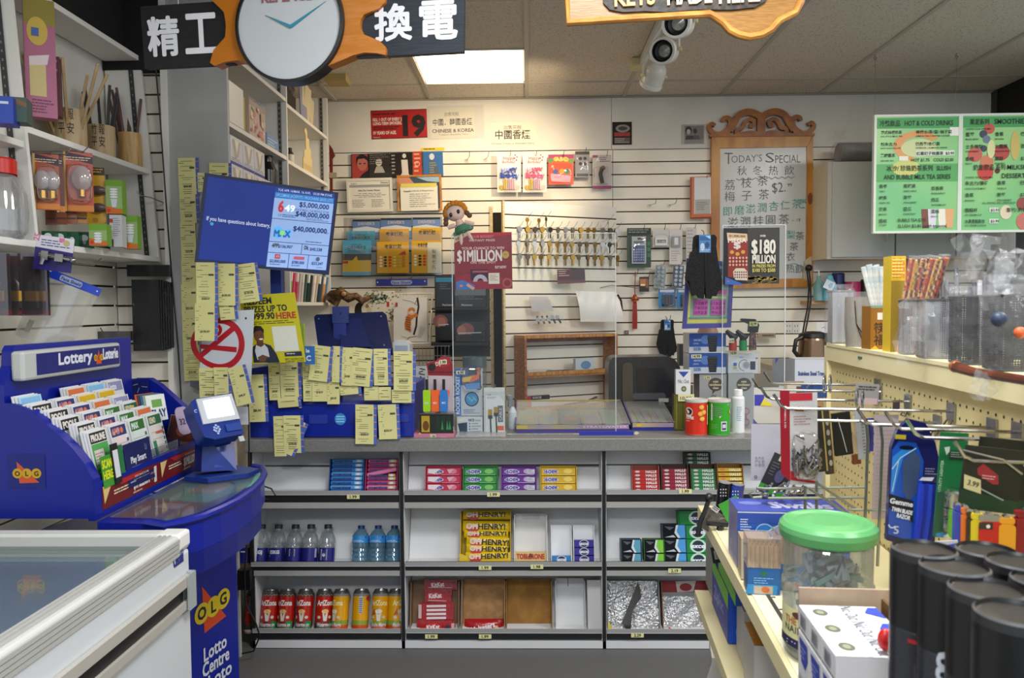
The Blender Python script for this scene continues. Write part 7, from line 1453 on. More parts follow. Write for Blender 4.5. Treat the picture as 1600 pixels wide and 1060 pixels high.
for lab,x0,y0,x1,y1,Y,k in(('green carton with a spiral bulb, upper one by the yellow card',166,281,190,334,2.66,0),('white and black carton under the upper spiral bulb',169,336,190,386,2.62,1),('green carton with a spiral bulb, far end of the shelf',193,337,214,389,2.72,0),('green carton with a spiral bulb, behind the green bulb boxes',140,350,166,384,2.52,0)):
 g,q,f=carton('bulb_carton',lab,'light bulbs',x0,y0,x1,y1,Y,.05,('6a9a24' if k==0 else 'b8b8b8',.4),yaw=12,group='green spiral bulb cartons' if k==0 else None)
 if k==0:
  q.rect(f,x0,y0+10,x1,y1-8,'8aa868');q.poly(f,[(x0,y1),(x0,y1-12),(x1,y1-6),(x1,y1)],'c8641c');q.ell(f,x0+4,y1-5,3,3,'b83c1c',None,10);cx=(x0+x1)/2
  for j in range(4):q.ell(f,cx,y0+15+j*4,6,1.8,'dcdcdc',None,12)
  q.poly(f,[(cx-5,y0+30),(cx+5,y0+30),(cx+3,y1-10),(cx-3,y1-10)],'c8ccd0')
 else:q.rect(f,x0,y0,x0+3,y1,'3a3a3c');q.rect(f,x0+3,y0+6,x0+8,y0+12,'a03028');q.lines(f,x0+8,y0+5,x1-2,y1-15,9,'7a7a80',.3);q.rect(f,x0,y1-12,x0+8,y1,'2a2a2c')
for i in range(4):
 x0=66+i*19;g,q,f=carton('bulb_carton','dark green bulb box at the shelf front, '+nth(i,4),'light bulbs',x0,361+i*.5,x0+18,383+i*1.5,2.42+i*.045,.04,('0f4a2c',.4),yaw=15,group='dark green bulb boxes')
 if i!=2:q.ell(f,x0+9,369+i,5.5,5,'c8ccc8',None,14);q.poly(f,[(x0+6,373+i),(x0+12,373+i),(x0+10.5,379+i),(x0+7.5,379+i)],'8a908a')
 else:q.text(f,x0+9,380,9,'2','d0d4d0','c',None,.04);q.ell(f,x0+6,378,2,2,'c8ccc8',None,8)
g=T('plastic_jar','large clear plastic jar with a red lid at the frame edge','jar');p=Vector((-1.535,2.195,S1));g.part('body').lathe(p,[(0,0),(.055,0),(.07,.02),(.074,.08),(.07,.13),(.052,.17),(.042,.185)],clear('jar_body','f0f0f0',.16,.04,.14),22);g.part('lid','red lid').lathe(p+Z3*.1855,[(.048,0),(.048,.04),(.044,.045),(0,.045)],('c01c14',.3),22)
# hung below the wall shelf
for i,(x0,x1,Y,lab)in enumerate(((-22,14,2.08,'dark padlock blister at the very frame edge'),(15,32,2.16,'dark padlock blister, second from the frame edge'),(34,75,2.26,'padlock blister with a yellow banded lock'))):
 g,q,f=card('padlock_pack',lab+', under the wall shelf','padlock',x0,396,x1,494,Y,('2c2628',.4),yaw=18,group='padlock blister packs');q.rect(f,x0,485,x1,493,'6a1c20');q.rect(f,x0,400,x1,415,'3a1418')
 m=g.part('padlock','black and yellow padlock');cx=(x0+x1)/2+2;w_=13 if i==2 else 7;m.slab(f,cx-w_,455,cx+w_,471,.002,.025,('c89a14',.35));m.slab(f,cx-w_,471.2,cx+w_,482,.002,.026,('1c1a1c',.4));m.tube([f.p(cx-w_*.55,455,.013),f.p(cx-w_*.55,443,.013),f.p(cx,437,.013),f.p(cx+w_*.55,443,.013),f.p(cx+w_*.55,455,.013)],.005,('4a4a4c',.25,.8),8)
 m=g.part('clear_box','clear hard pack');m.slab(f,x0-1,396,x1+1,494,.03,.0315,clear('smoke_clear','d8d2d4',.08,.05,.03))
g,q,f=card('bolt_pack','white and violet card with a chrome door bolt, tilted at the wall shelf edge','door bolt',56,370,112,424,2.22,('2a206c',.35),yaw=10,roll=8);q.poly(f,[(56,370),(112,370),(112,392),(56,389)],'d0ccd4');q.lines(f,64,376,108,388,3,'4a4480',.4);q.text(f,60,380,8,'25','c86a8a','l',None,.03,rot=-80);q.rect(f,90,371,98,377,'d868a0');q.ell(f,101,378,5,5,'b8a878',None,12)
m=g.part('bolt','chrome door bolt');m.cyl(f.p(66,400,.012),f.p(112,402,.012),.007,CHROME,10);m.slab(f,70,394,80,408,.002,.02,CHROME);m.slab(f,90,396,102,408,.002,.02,CHROME);m.ball(f.p(116,403,.014),.009,CHROME);m.cyl(f.p(74,406,.02),f.p(73,416,.026),.005,CHROME,8)
g=T('face_shield_pack','bundle of clear face shields with a blue header strip, hung below the wall shelf','face shield');f=PF(112,445,2.36,yaw=20,roll=24)
m=g.part('header_strip','bright blue strip');m.slab(f,70,434,154,447,0,.003,('1c3cb0',.3));m.z=.0034;m.prism(f,m.round_rect(93,436,126,445,3),.0032,.0034,'a8b4d8');m.text(f,110,443,5,'Face Shield','24307c','c',29,.03,.0038);m.ell(f,149,440,1.2,1.2,'d0d4e0',.004,8);m.slab(f,71,434,79,438,.0032,.004,'c8c4b8')
SHD=clear('shield_haze','f4f4f2',.06,.08,.11)
for i in range(4):g.part('clear_shield','curved clear shield').sheet(f,70-i,447,152-i*2,548,SHD,lambda a,b:-.008*i+.03*math.sin(a*3.14)+.012*b,8,3)
g.part('paper_insert','cream paper edge').slab(f,76,520,84,540,-.03,-.028,'b8a06a')
g=T('lace_pack','black item in clear film bag leaning beside the black wrapped panel','pack');f=PF(178,524,2.95);g.part('item').slab(f,150,518,204,533,-.02,0,DARK);g.part('film').sheet(f,134,513,208,534,BAG,lambda a,b:.01+.006*math.sin(a*20),12,4);g.part('tie').tube([f.p(162,520,.004),f.p(158,512,.006)],.002,BLACK,4)
g=T('folded_cloth_pack','tall black folded item in shiny film hung on the slat return wall','pack');f=PF(236,480,3.02,yaw=8)
m=g.part('black_fold','black folded panels');m.slab(f,209,437,250,549,-.02,.01,mottled('black_cloth','0e0e10','1a1a1c',60,.6))
for i in range(5):g.part('fold_edge','black fold edge').slab(f,251+i*3.2,437+i,253+i*3.2,549-i,-.03-i*.004,.008-i*.004,('141416',.3))
g.part('header_band','black header band').slab(f,203,414,266,432,-.02,.012,('0c0c0e',.25));g.part('film','shiny clear film').sheet(f,204,413,267,551,crinkle('dark_film','2a2a2a',30,1.,.08,0.,.01,.8),lambda a,b:.016+.004*math.sin(a*15+b*4),10,10);m=g.part('faint_print');m.lines(f,222,460,238,488,6,'3a3a3c',.3)
hk=T('shelf_hook','wire hook on the slat strip above the black wrapped panel','hook','wire hooks under the wall shelf');a=W(258,318,3.098);hk.tube([a,a+Vector((-.01,-.10,.01)),a+Vector((-.03,-.14,.012)),a+Vector((-.04,-.15,.03))],.0025,STEEL,5)
hk=T('shelf_hook','long wire hook under the lower wall shelf by the face shields','hook','wire hooks under the wall shelf');a=Vector((XL+.002,2.72,1.615));hk.tube([a,(-1.55,2.70,1.605),(-1.53,2.71,1.63)],.0025,STEEL,5)
# cables on the column
g=T('power_cable','thin black cable running down the slat strip beside the end panel','cable');g.tube([W(x,y,3.05)for x,y in((243,105),(250,180),(257,280),(265,390),(270,450),(278,540),(283,620),(284,690))],.0032,BLACK,6)
g=T('power_cable','black cable looping down past the counter end to the floor','cable');g.tube([W(x,y,3.02)for x,y in((388,632),(389,690),(390,770),(386,840),(382,900),(384,945),(400,975),(406,995),(396,1018),(378,1022))],.0035,BLACK,6);g.part('plug_block','black plug block').slab(PF(382,905,3.03),372,890,392,922,-.02,.01,BLACK)
g=T('power_cable','short black cable loop behind the writing tray','cable');g.tube([W(x,y,3.0)for x,y in((412,760),(424,764),(430,774),(422,782),(410,780))],.0035,BLACK,6)
g=T('power_cable','tied black cable bundle beside the first bottle','cable');g.tube([W(x,y,2.98)for x,y in((358,834),(372,829),(384,832),(386,838),(374,842),(362,837))]+[W(350,838,2.7),Vector((-1.1,2.62,.75))],.004,BLACK,6)
g,q,f=card('leaflet_stack','white paper leaflets standing between the ticket checker and the terminal','leaflet',371,636,388,664,2.98,('c8ccd0',.5));g.part('grey_card','dark grey wedge card').prism(PF(305,605,3.0),[(297,595),(312,595),(312,611),(297,604)],-.004,0,'5a5c68')
#middle shelving goods
XB=-1.23
def shelf_box(name,label,cat,y0,y1,z,h,x0,col,group=None,side=None):
 g=T(name,label,cat,group);f=Fr((x0,y0,z+.0005),Y3,Z3,X3);g.slab(f,0,0,y1-y0,h,-.10,0,col,side);return g,g.part('printed_front'),f
g,q,f=shelf_box('carton','tall plain white box with a shiny lit side, on the upper bay shelf','box',3.085,3.24,2.2005,.165,-1.20,('d8d6cc',.35));
g,q,f=shelf_box('carton','mustard yellow box behind the plain white box','box',3.26,3.30,2.2005,.15,-1.215,('a8921c',.4))
g,q,f=shelf_box('gift_bag','flowered clear topped gift bag beside the mustard box','bag',3.32,3.52,2.2005,.155,-1.205,('c0a898',.4));rr=random.Random(9)
for i in range(26):q.ell(f,rr.uniform(.02,.18),rr.uniform(.01,.135),rr.uniform(.008,.02),rr.uniform(.006,.018),rr.choice(('c87878','a8b078','d8c8b0','9a6a6a','d0a8a0')),None,9)
g.part('clear_top').slab(f,-.005,.13,.205,.165,.001,.004,BAG)
g,q,f=shelf_box('carton','low pale blue sloping pack at the end of the upper bay shelf','pack',3.55,3.72,2.2005,.06,-1.21,('6a90b8',.4));q.lines(f,.02,.01,.15,.05,3,'c8d4e4')
for r in range(2):
 for i in range(4):
  if r==1 and i==3:continue
  y0=3.085+i*.135;g,q,f=shelf_box('bulb_carton','white and navy light bulb box, '+('lower' if r==0 else 'upper')+' row, '+nth(i,4-r,'near','far').replace('nearmost','nearest').replace('farmost','farthest')+' in the shelving','light bulbs',y0,y0+.13,1.9205+r*.115,.113,-1.20,('c8c8cc',.4),'white and navy bulb boxes')
  q.rect(f,.0,.0,.13,.010,'2c3c90');q.poly(f,[(.02,.10),(.11,.10),(.085,.04),(.05,.02)],'b0a898');q.poly(f,[(.045,.10),(.09,.10),(.068,.045)],'e0d8c8');q.lines(f,.01,.015,.12,.03,2,'8a8ca0',.4)
g=T('thermos','black bottle with a copper base beside the bulb boxes','bottle');c=Vector((-1.26,3.70,1.9205));g.part('body').lathe(c,[(0,0),(.045,0,'8a4a2c'),(.045,.05,('8a4a2c',.3)),(.046,.051),(.046,.19),(.025,.23),(.025,.26),(0,.26)],('14141a',.25),18);g.part('black_box').box((-1.36,3.64,1.9205),(-1.31,3.80,2.13),'18181c')
# far bay
g=T('plastic_sack','black bag of stock on the top shelf of the far bay','bag');m=g.part('bag');m.ball((-1.30,3.98,2.585),(.09,.12,.05),crinkle('black_sack','14141c',30,.8,.3),16,10);m.box((-1.39,3.88,2.4705),(-1.23,4.08,2.56),'181412')
g=T('paper_stack','leaning stack of cream papers on the top shelf of the far bay','papers')
for i in range(7):m=g.part('paper');f=Fr((-1.215-i*.004,4.12+i*.035,2.4705),Y3,Vector((.05*(i%3-1),.06,1)).normalized(),X3);m.slab(f,0,0,.12,.22-i*.012,-.006,0,('c8bc9c',.6)if i%3 else('8a8aa0',.5))
g=T('paper_stack','flat cream papers under the leaning stack of the far bay','papers');g.part('sheets').box((-1.40,4.12,2.4705),(-1.33,4.4,2.52),'c0b08c')
g=T('spice_jar','blue capped jar and small brown bottles on the second far bay shelf','jar');g.props['label']='small blue capped jar on the second shelf of the far bay';g.part('body').lathe((-1.25,3.90,2.1905),[(0,0),(.028,0),(.028,.045),(.02,.05)],'6a2c2c',14);g.part('cap','light blue cap').lathe((-1.25,3.90,2.241),[(.03,0),(.03,.05),(0,.052)],('4aa0c8',.35),14)
g=T('spice_jar','small dark bottle with white label beside the blue capped jar','jar');g.part('body').lathe((-1.235,3.975,2.1905),[(0,0),(.022,0),(.022,.05,'c8c0b0'),(.012,.07),(.012,.085),(0,.085)],'3a1c1c',14)
g=T('cream_tower','cream stepped tower shape on the far bay shelf','silhouette');f=Fr((-1.225,4.18,2.1905),Y3,Z3,X3);m=g.part('card');m.prism(f,[(0,0),(.17,0),(.17,.10),(.15,.10),(.15,.15),(.12,.15),(.12,.20),(.085,.20),(.085,.235),(.06,.25),(.035,.235),(.035,.22),(.055,.21),(.055,.13),(.02,.12),(.02,.08),(0,.08)],-.006,0,'d8c490');[m.rect(f,.02+.03*i,.02,.035+.03*i,.05,'b8a068',.0004)for i in range(5)]  # flat cream silhouette with stepped edges
g=T('spray_bottle','green capped bottle on the far bay shelf behind the tilted screen','bottle');g.part('body').lathe((-1.235,3.88,1.8605),[(0,0),(.03,0),(.03,.13,('4ac06a',.4)),(.022,.16),(0,.165)],('3aa85a',.4),14);g.part('nozzle').lathe((-1.235,3.88,2.026),[(.012,0),(.010,.03),(0,.03)],'d8d4c8',10)
for i,(y,h,c,l)in enumerate(((3.95,.11,'c8bca8','cream cup beside the green capped bottle'),(4.05,.13,'6a5040','brown canister next to the cream cup'),(4.15,.10,'d0c8b8','white carton behind the top edge of the tilted screen'),(4.27,.15,'3a6ab0','blue pack at the end of the shelf behind the screen'),(4.42,.11,'8a5a3c','copper brown pack next to the blue one'))):
 g,q,f=shelf_box('small_pack',l,'pack',y,y+.08,1.8605,h,-1.22,(c,.45));q.lines(f,.01,.02,.07,h-.02,4,'e0d8c8' if i%2 else '5a4a3c',.4)
cols=['5aa040','8ac85a','d87850','d84878','e8688a','c83c5c','3a3c40','c8b8b0','4a3c3c','d8c8c0','2c4a4c','3c5c50','2a3a3c','20342c','1c2a30','28403c','c87050','d8d4cc','d0c8b8','b8a898','3a4a58','20303c','1c1c24','3c5060','c8a888','d89040','2a3a48','5a7890']
for i,c in enumerate(cols):
 y=3.845+i*.026;t_=T('felt_pen',('first' if i==0 else ORD[i-1]if i<15 else ORD[26-i]+' from last' if i<27 else 'last')+' capped pen in the long row on the white shelf','pen','pens on the white shelf');b=Vector((-1.235+.012*(i%2),y,1.4755));tp=b+Vector((.012,.03 if i>15 else .01,.15));t_.part('barrel').tube([b,b+(tp-b)*.7],.0095,c,7);t_.part('cap').tube([b+(tp-b)*.705,tp],.0098,('e8e0d0' if i%4==1 else c,.35),7)
for i,c in enumerate(('1c3c38','3a8aa0','2c2c30','7aa83c','9ac04a')):
 g,q,f=shelf_box('notebook',('dark teal','light blue','black','green','lime green')[i]+' slim notebook upright beside the terminal screen','notebook',3.90+i*.045,3.935+i*.045,1.1905,.17,-1.215,(c,.4))
g=T('red_cloth','dark red cloth hanging at the far end of the white shelving','cloth');f=PF(518,262,4.66);m=g.part('cloth');m.prism(f,[(515,226),(519,232),(523,243),(519,248),(518,300),(515,300)],-.02,0,plain('6a1c18',.8));g.part('clip','beige clip').slab(PF(520,275,4.62),509,270,526,278,-.01,.004,('9a8a70',.5))
g=T('cream_box','cream box on top of the white shelving under the ceiling','box');f=PF(522,118,4.3);g.slab(f,507,108,540,126,-.12,0,('a8935c',.6))
#right hand end behind the counter
# carved whiteboard
g=T('menu_whiteboard','whiteboard of hand written specials in a honey wood frame with carved scroll crest','whiteboard');wf=PF(1190,333,YB-.03,roll=.15)
HON=mottled('honey_wood','a8681c','c48830',9,.3,(1.5,1.5,.35));HOND=mottled('honey_dark','8a4c18','a8641e',7,.35,(2,2,2))
for nm,P in(('frame_rail',[(1112,217),(1266,215),(1257,233),(1125,234)]),('frame_rail',[(1113,450),(1269,447),(1258,434),(1126,436)]),('frame_stile',[(1112,217.3),(1125,234.2),(1126,435.8),(1113,449.7)]),('frame_stile',[(1266.3,215.3),(1257.3,233.2),(1258.3,433.8),(1269.3,446.7)])):
 m=g.part(nm,'honey wood frame piece');m.prism(wf,P,-.024,.012,HON);m.mods.append(('bevel',.003))
m=g.part('cornice','dark wood cornice');m.slab(wf,1109,213,1268,217,-.024,.02,HOND)
cr=g.part('crest','carved scroll crest');RK=[0]
def ribbon(pts,wd,n0=-.018,n1=.004,sp=HOND):
 P=[];RK[0]+=1;n1+=RK[0]*.0006;n0-=RK[0]*.0002
 for i in range(len(pts)-1):
  for k in range(4):
   t=k/4;p0=pts[max(i-1,0)];p1=pts[i];p2=pts[i+1];p3=pts[min(i+2,len(pts)-1)]
   P.append(tuple(.5*((2*p1[j])+(-p0[j]+p2[j])*t+(2*p0[j]-5*p1[j]+4*p2[j]-p3[j])*t*t+(-p0[j]+3*p1[j]-3*p2[j]+p3[j])*t**3)for j in(0,1)))
 P.append(pts[-1]);L,Rr=[],[]
 for i,p in enumerate(P):
  a=P[max(i-1,0)];b=P[min(i+1,len(P)-1)];d=math.hypot(b[0]-a[0],b[1]-a[1])or 1;w_=wd if not isinstance(wd,tuple)else wd[0]+(wd[1]-wd[0])*i/len(P)
  nx,ny=-(b[1]-a[1])/d*w_/2,(b[0]-a[0])/d*w_/2;L.append((p[0]+nx,p[1]+ny));Rr.append((p[0]-nx,p[1]-ny))
 for i in range(len(P)-1):cr.prism(wf,[L[i],L[i+1],Rr[i+1],Rr[i]],n0,n1,sp)
for s_ in(0,1):
 X=(lambda p:p)if s_==0 else(lambda p:(2*1188.5-p[0],p[1]))
 Rb=lambda pts,wd:ribbon([X(p)for p in pts],wd)
 Rb([(1140,213),(1120,212),(1111,206),(1109,200),(1113,196),(1118,199)],(8,5));Rb([(1126,214),(1138,206),(1142,195),(1138,188),(1131,188),(1129,193)],(10,5));Rb([(1140,207),(1147,195),(1154,184),(1166,179),(1178,181),(1188,187)],10)
 Rb([(1186,213),(1172,210),(1160,212),(1151,211),(1152,205),(1159,203),(1164,194),(1171,190),(1177,194),(1175,200),(1170,199)],(6,6));s_ or Rb([(1188,181),(1188,213)],12)
m=g.part('writing_surface','white writing surface');m.prism(wf,[(1125,233.5),(1257.5,233),(1258,434.5),(1126,436)],-.02,.002,('c8cac8',.25))
q=g.part('marker_writing','grey and green marker writing');q.z=.0024;INK='66666a';GI='4aa090'
def wr(x,y,h,s,c=INK,w=None,rot=0):q.text(wf,x,y,h,s,c,'l',w,-.006,None,rot)
wr(1132,258,18,'T',INK,13);wr(1143,256,11,"ODAY'S",INK,47,-2);wr(1195,256,15,'S',INK,13);wr(1210,257,12,'PECIAL',INK,38,-1)
for i,c in enumerate('秋冬热飲'):wr(1152+i*24,274,11,c)
q.stroke(wf,[(1150+i*5,280+(i%2)*3-i*.15)for i in range(19)],.9,INK)
for i,c in enumerate('荔枝茶'):wr(1133+i*25,296-i*3,12,c)
for i,c in enumerate('梅子茶'):wr(1133+i*26,314-i*1.5,12,c)
wr(1206,302,15,'$2.',INK,20,-4);wr(1229,293,5,'99',INK)
for i,c in enumerate('即磨滋潤杏仁茶'):wr(1131+i*17.5,336-i*1.8,11,c,GI)
wr(1246,325,11,'羹',GI)
for i,c in enumerate('滋潤桂圓茶'):wr(1138+i*19.5,354-i*1.2,12,c)
wr(1236,347,5,'~ 19',INK)
for x,y,c,k in((1228,372,'梨',GI),(1242,374,'茶',INK),(1233,390,'茶',INK),(1228,406,'衣',INK),(1228,424,'热',INK),(1242,425,'飲',INK)):wr(x,y,10,c,k)
q.stroke(wf,[(1228,413),(1240,411),(1252,415),(1255,424)],.8,GI);q.ell(wf,1263,312,4,9,('7a3a14',.4),.0125)
# wall cabinet
YCf=4.56;xl,xr_=W(1297,330,YCf).x,W(1588,330,YCf).x;zt2,zb2=W(1400,252,YCf).z,W(1400,403,YCf).z
g=T('wall_cabinet','white three door wall cabinet with bar handles, behind the green menu board','cabinet');m=g.part('carcass','cream sided carcass');m.box((xl-.012,YCf+.02,zb2),(xr_,YB-.001,zt2),('d8c8ac',.5));g.part('face_frame').box((xl-.014,YCf+.006,zb2-.004),(xr_+.002,YCf+.0195,zt2+.002),('c8c6c0',.4))
for i,(a,b,hx)in enumerate(((1299.5,1397,1384),(1399.5,1492,1485),(1494.5,1586,1503))):
 m=g.part('door','white cabinet door');m.box((W(a,330,YCf).x,YCf-.014,zb2+.006),(W(b,330,YCf).x,YCf+.0055,zt2-.006),('c4c4c0',.35));m.mods.append(('bevel',.002));h=m.sub('handle','pale bar handle');p=W(hx,368,YCf-.014);h.tube([p+Z3*.06,p+Z3*.055-Y3*.02,p-Z3*.03-Y3*.02,p-Z3*.035],.005,('d0cec8',.3),7)
g=T('wrapped_roll','grey roll in clear film lying on the wall cabinet','roll');p=W(1312,228,4.66);L_=.55;R_=.068;c=Vector((p.x,4.68,zt2+.004+R_));m=g.part('roll','grey rolls');m.cyl(c,c+X3*L_,R_*.92,mottled('grey_roll','6a6668','8a8688',8,.4),20);m=g.part('film');m.lathe(c-X3*.02,[(R_*.5,-.02),(R_*1.0,.0),(R_,.25),(R_,L_+.04)],BAG,20,X3);m=g.part('film_twist');m.sheet(PF(1308,214,4.62),1302,204,1322,218,BAG,lambda a,b:.02*math.sin(a*9+b*5),6,5)
# shelf of cleaners, kettle, cables
g=T('wall_shelf','narrow wooden ledge with cleaning bottles under the wall cabinet','shelf');f=PF(1305,471,4.72);g.slab(f,1262,470,1352,475,-.12,.06,('b88a58',.5));g.part('white_edge').slab(f,1280,468,1352,470,.02,.061,'d0ccc4')
def bt(name,lab,cat,px,r,prof,sp,Y=4.70):
 p=W(px,470,Y);g=T(name,lab,cat);g.part('body').lathe((p.x,Y,p.z+.0),[(0,0)]+[(a*r,b)for a,b in prof],sp,16);return g,Vector((p.x,Y,p.z))
g,p=bt('soap_bottle','clear bottle of pale teal soap in a wire holder under the cabinet','bottle',1279,.03,[(1,0),(1,.10),(.4,.13),(.35,.15),(0,.15)],clear('teal_clear','a8d8d8',.1,.06,.4),4.66);g.part('pump').tube([p+Z3*.15,p+Z3*.18,p+Z3*.18-X3*.03],.006,'d8d8d8',6)
g,p=bt('spray_bottle','light blue bottle with a hanging white tag under the cabinet','bottle',1296,.042,[(1,0),(1,.09),(.5,.13),(.4,.15),(0,.16)],('6ab8d0',.35),4.64);q=g.part('tag','white blue tag');f=PF(1296,446,4.58,roll=25);q.slab(f,1288,439,1303,453,0,.002,'d0dce4');q.ell(f,1298,446,3,4,'7ab8d8',.0025)
g,p=bt('cleaner_bottle','dark navy cleaner bottle behind the light blue one','bottle',1309,.038,[(1,0),(1,.16),(.9,.17),(0,.17)],('1c2460',.35),4.74)
g,p=bt('canister','magenta canister beside the navy bottle','can',1332,.046,[(1,0),(1,.10),(.96,.115),(0,.115)],('a8245c',.35),4.70)
g,p=bt('canister','dark brown jar half hidden by chopsticks, under the cabinet','jar',1352,.03,[(1,0),(1,.12),(.8,.13),(0,.13)],('3a2c24',.35),4.72)
g,p=bt('canister','pink topped dispenser peeping over the yellow chopstick box','dispenser',1416,.016,[(1,0),(1,.22),(.9,.265),(.5,.275),(0,.275)],('c87890',.4),4.7)
g=T('kettle','steel and black kettle with looped cord behind the travel mug box','kettle');p=Vector((W(1270,556,4.3).x,4.3,W(1270,562,4.3).z));m=g.part('body','bronze steel body');m.lathe(p,[(0,0),(.085,0),(.082,.02),(.075,.11),(.07,.125)],('8a7058',.25,.8),24);m=g.part('lid','black lid');m.lathe(p+Z3*.1255,[(.078,0),(.075,.02),(.04,.032),(0,.034)],BLACK,24);m=g.part('handle','black handle');m.tube([p+Vector((-.06,-.02,.13)),p+Vector((-.105,-.03,.11)),p+Vector((-.115,-.03,.05)),p+Vector((-.08,-.02,.01))],.012,BLACK,8);m=g.part('base','black base');m.lathe(p-Z3*.03,[(0,0),(.09,0),(.088,.029),(0,.029)],BLACK,24);m=g.part('spout','black spout collar');m.box((p.x+.05,p.y-.05,p.z+.1),(p.x+.105,p.y+.03,p.z+.125),BLACK)
g=T('back_counter','low pale back counter under the cabinet holding the kettle','counter');g.part('worktop').box((1.36,4.12,p.z-.06),(2.9,4.82,p.z-.031),('b8a88c',.5));g.part('front').box((1.36,4.16,.0),(2.9,4.82,p.z-.0605),('c8c4bc',.5))
g=T('outlet','beige power outlet with black plug on the whiteboard corner','outlet');f=PF(1262,415,YB-.045);m=g.part('plate','beige outlet box');m.prism(f,[(1257,408),(1268,400),(1268,440),(1255,436)],-.02,.0,('b8ac98',.5));g.part('plug','black plug').ball(f.p(1262,419,.02),.022,BLACK,12,8)
for k,xs_ in enumerate((((1264,422),(1266,440),(1267,470),(1262,500),(1256,530),(1250,560)),((1261,424),(1264,450),(1262,480),(1257,505),(1252,535),(1247,558)))):g=T('power_cable',('black kettle cord running down from the outlet','second black cord beside the kettle cord')[k],'cable');g.tube([W(x,y,4.70-.06*i)for i,(x,y)in enumerate(xs_)],.005,BLACK,6)
g=T('cable_cover','pale plastic cable duct on the wall edge of the whiteboard','duct');g.slab(PF(1269,330,YB-.01),1267.5,262,1270.5,400,-.005,.006,('c8bca4',.5))
g,q,f=card('paper_note','white paper note on the wall behind the kettle','notice',1276,504,1293,520,4.5,('d4d4d4',.5));q.stroke(f,[(1284,513),(1288,511),(1290,514)],.7,'6a6a6c')
for x,y in((1232,513),(1244,513)):
 g=T('wall_socket',('pale double wall socket, nearer the torch lighters','pale double wall socket, nearer the kettle')[x>1240],'socket','pale wall sockets');f=PF(x,y,YB);g.part('plate').slab(f,x-6,y-9,x+5,y+8,0,.006,'d0cec8');m=g.part('holes','dark socket slots');[m.rect(f,x-3+4*(i%2),y-5+8*(i//2),x-2+4*(i%2),y-2+8*(i//2),'4a4844',.0065)for i in range(4)]
g=T('wall_rail','small brown rail fitting on the slats behind the torch lighters','fitting');g.slab(PF(1198,525,4.78),1184,521,1211,528,-.02,.01,('9a8468',.5));g.part('slot').slab(PF(1198,525,4.78),1190,523,1208,525.5,.0101,.012,'5a4a38')
g,q,f=carton('stock_carton','plain brown carton under the travel mug box','carton',1242,607,1305,675,3.305,.10,KRAFT,yaw=-4)
g,q,f=carton('travel_mug_box','white travel mug box with blue lettering beyond the gondola hooks','box',1243,561,1306,606,3.30,.10,('c4c6cc',.35),yaw=-4);g.part('side_panel').add([f.p(1243,561,0),f.p(1221,565,-.14),f.p(1221,606,-.14),f.p(1243,606,0)],[(0,1,2,3)],('a8a8b0',.4));fat(q,f,1248,587,6.4,'Stainless Steel Travel Mug','2c3a78','l',52,.04);q.poly(f,[(1222,563),(1228,562),(1222,572)],'3a3a80',-.10);q.rect(f,1243,561,1306,562,'b0b2b8')
#gondola goods
ZSh=.8735
SILM=mesh_mat('silver_mesh','a8a8ac',260,.36);BLKM=mesh_mat('black_mesh','1c1c20',240,.40)
ZT2=1.3340
def top_pt(px,py,d=-.02):
 """point on the gondola's top ledge under a photo pixel column"""
 p=gon(px,py,d);return Vector((p.x,p.y,ZT2))
gy_=-4.5
def cup(label,px,w_px,h,mt,d=-.03,bag=False,square=True):
 p=top_pt(px,570,d);k=p.y/FPX;r=w_px*k/2
 g=T('pen_cup',label,'pen cup','wire mesh pen cups on the gondola')
 m=g.part('mesh_wall');seg=4 if square else 18;rr=r*(1.41 if square else 1)
 rot=Matrix.Rotation(R(45+gy_-4),3,'Z');P=[rot@Vector((math.cos(2*math.pi*i/seg),math.sin(2*math.pi*i/seg),0))*rr for i in range(seg)]
 for i in range(seg):a,b=P[i],P[(i+1)%seg];m.add([p+a+Z3*.004,p+b+Z3*.004,p+b+Z3*h,p+a+Z3*h],[(0,1,2,3)],mt,not square)
 m=g.part('rim');m.tube([p+P[i%seg]+Z3*h for i in range(seg+1)],.0028,STEEL if mt is SILM else DARK,6);m=g.part('base');m.add([p+a+Z3*z for z in(.0008,.0045)for a in P],[tuple(range(seg))[::-1],tuple(range(seg,2*seg))]+[(i,(i+1)%seg,seg+(i+1)%seg,seg+i)for i in range(seg)],STEEL if mt is SILM else DARK)
 if bag:
  m=g.part('clear_bag','crinkled clear bag');rg=random.Random(px);vs=[];N=14
  for j,(rs,z)in enumerate(((1.03,.001),(1.06,h*.5),(1.05,h),(.92,h+.006),(.8,h+.012),(.85,h+.02))):vs+=[p+rot@Vector((math.cos(2*math.pi*i/N),math.sin(2*math.pi*i/N),0))*rr*(rs+rg.uniform(-.05,.05))+Z3*z for i in range(N)]
  m.add(vs,[(j*N+i,j*N+(i+1)%N,(j+1)*N+(i+1)%N,(j+1)*N+i)for j in range(5)for i in range(N)],BAG,True)
 return g,p,r,h
def bag(label,px,py,w_px,h_px,Y=None,d=-.03,mt=None,seed=1,name='plastic_bag'):
 p=gon(px,py,d);f=PF(px,py,0,P=p);g=T(name,label,'bag','clear plastic bags on the gondola');rg=random.Random(seed)
 top=[(px-w_px/2+w_px*i/6,py-h_px/2+rg.uniform(-.16,.16)*h_px)for i in range(7)]
 n=8;vs=[f.p(px-w_px/2+w_px*i/n+rg.uniform(-2,2),py-h_px/2+h_px*j/n+(rg.uniform(-.12,.12)*h_px if j in(0,)else 0),.015*math.sin(i*1.3+j*.8)+rg.uniform(-.008,.008))for j in range(n+1)for i in range(n+1)]
 g.add(vs,[(j*(n+1)+i,j*(n+1)+i+1,(j+1)*(n+1)+i+1,(j+1)*(n+1)+i)for j in range(n)for i in range(n)],mt or BAG,True);return g
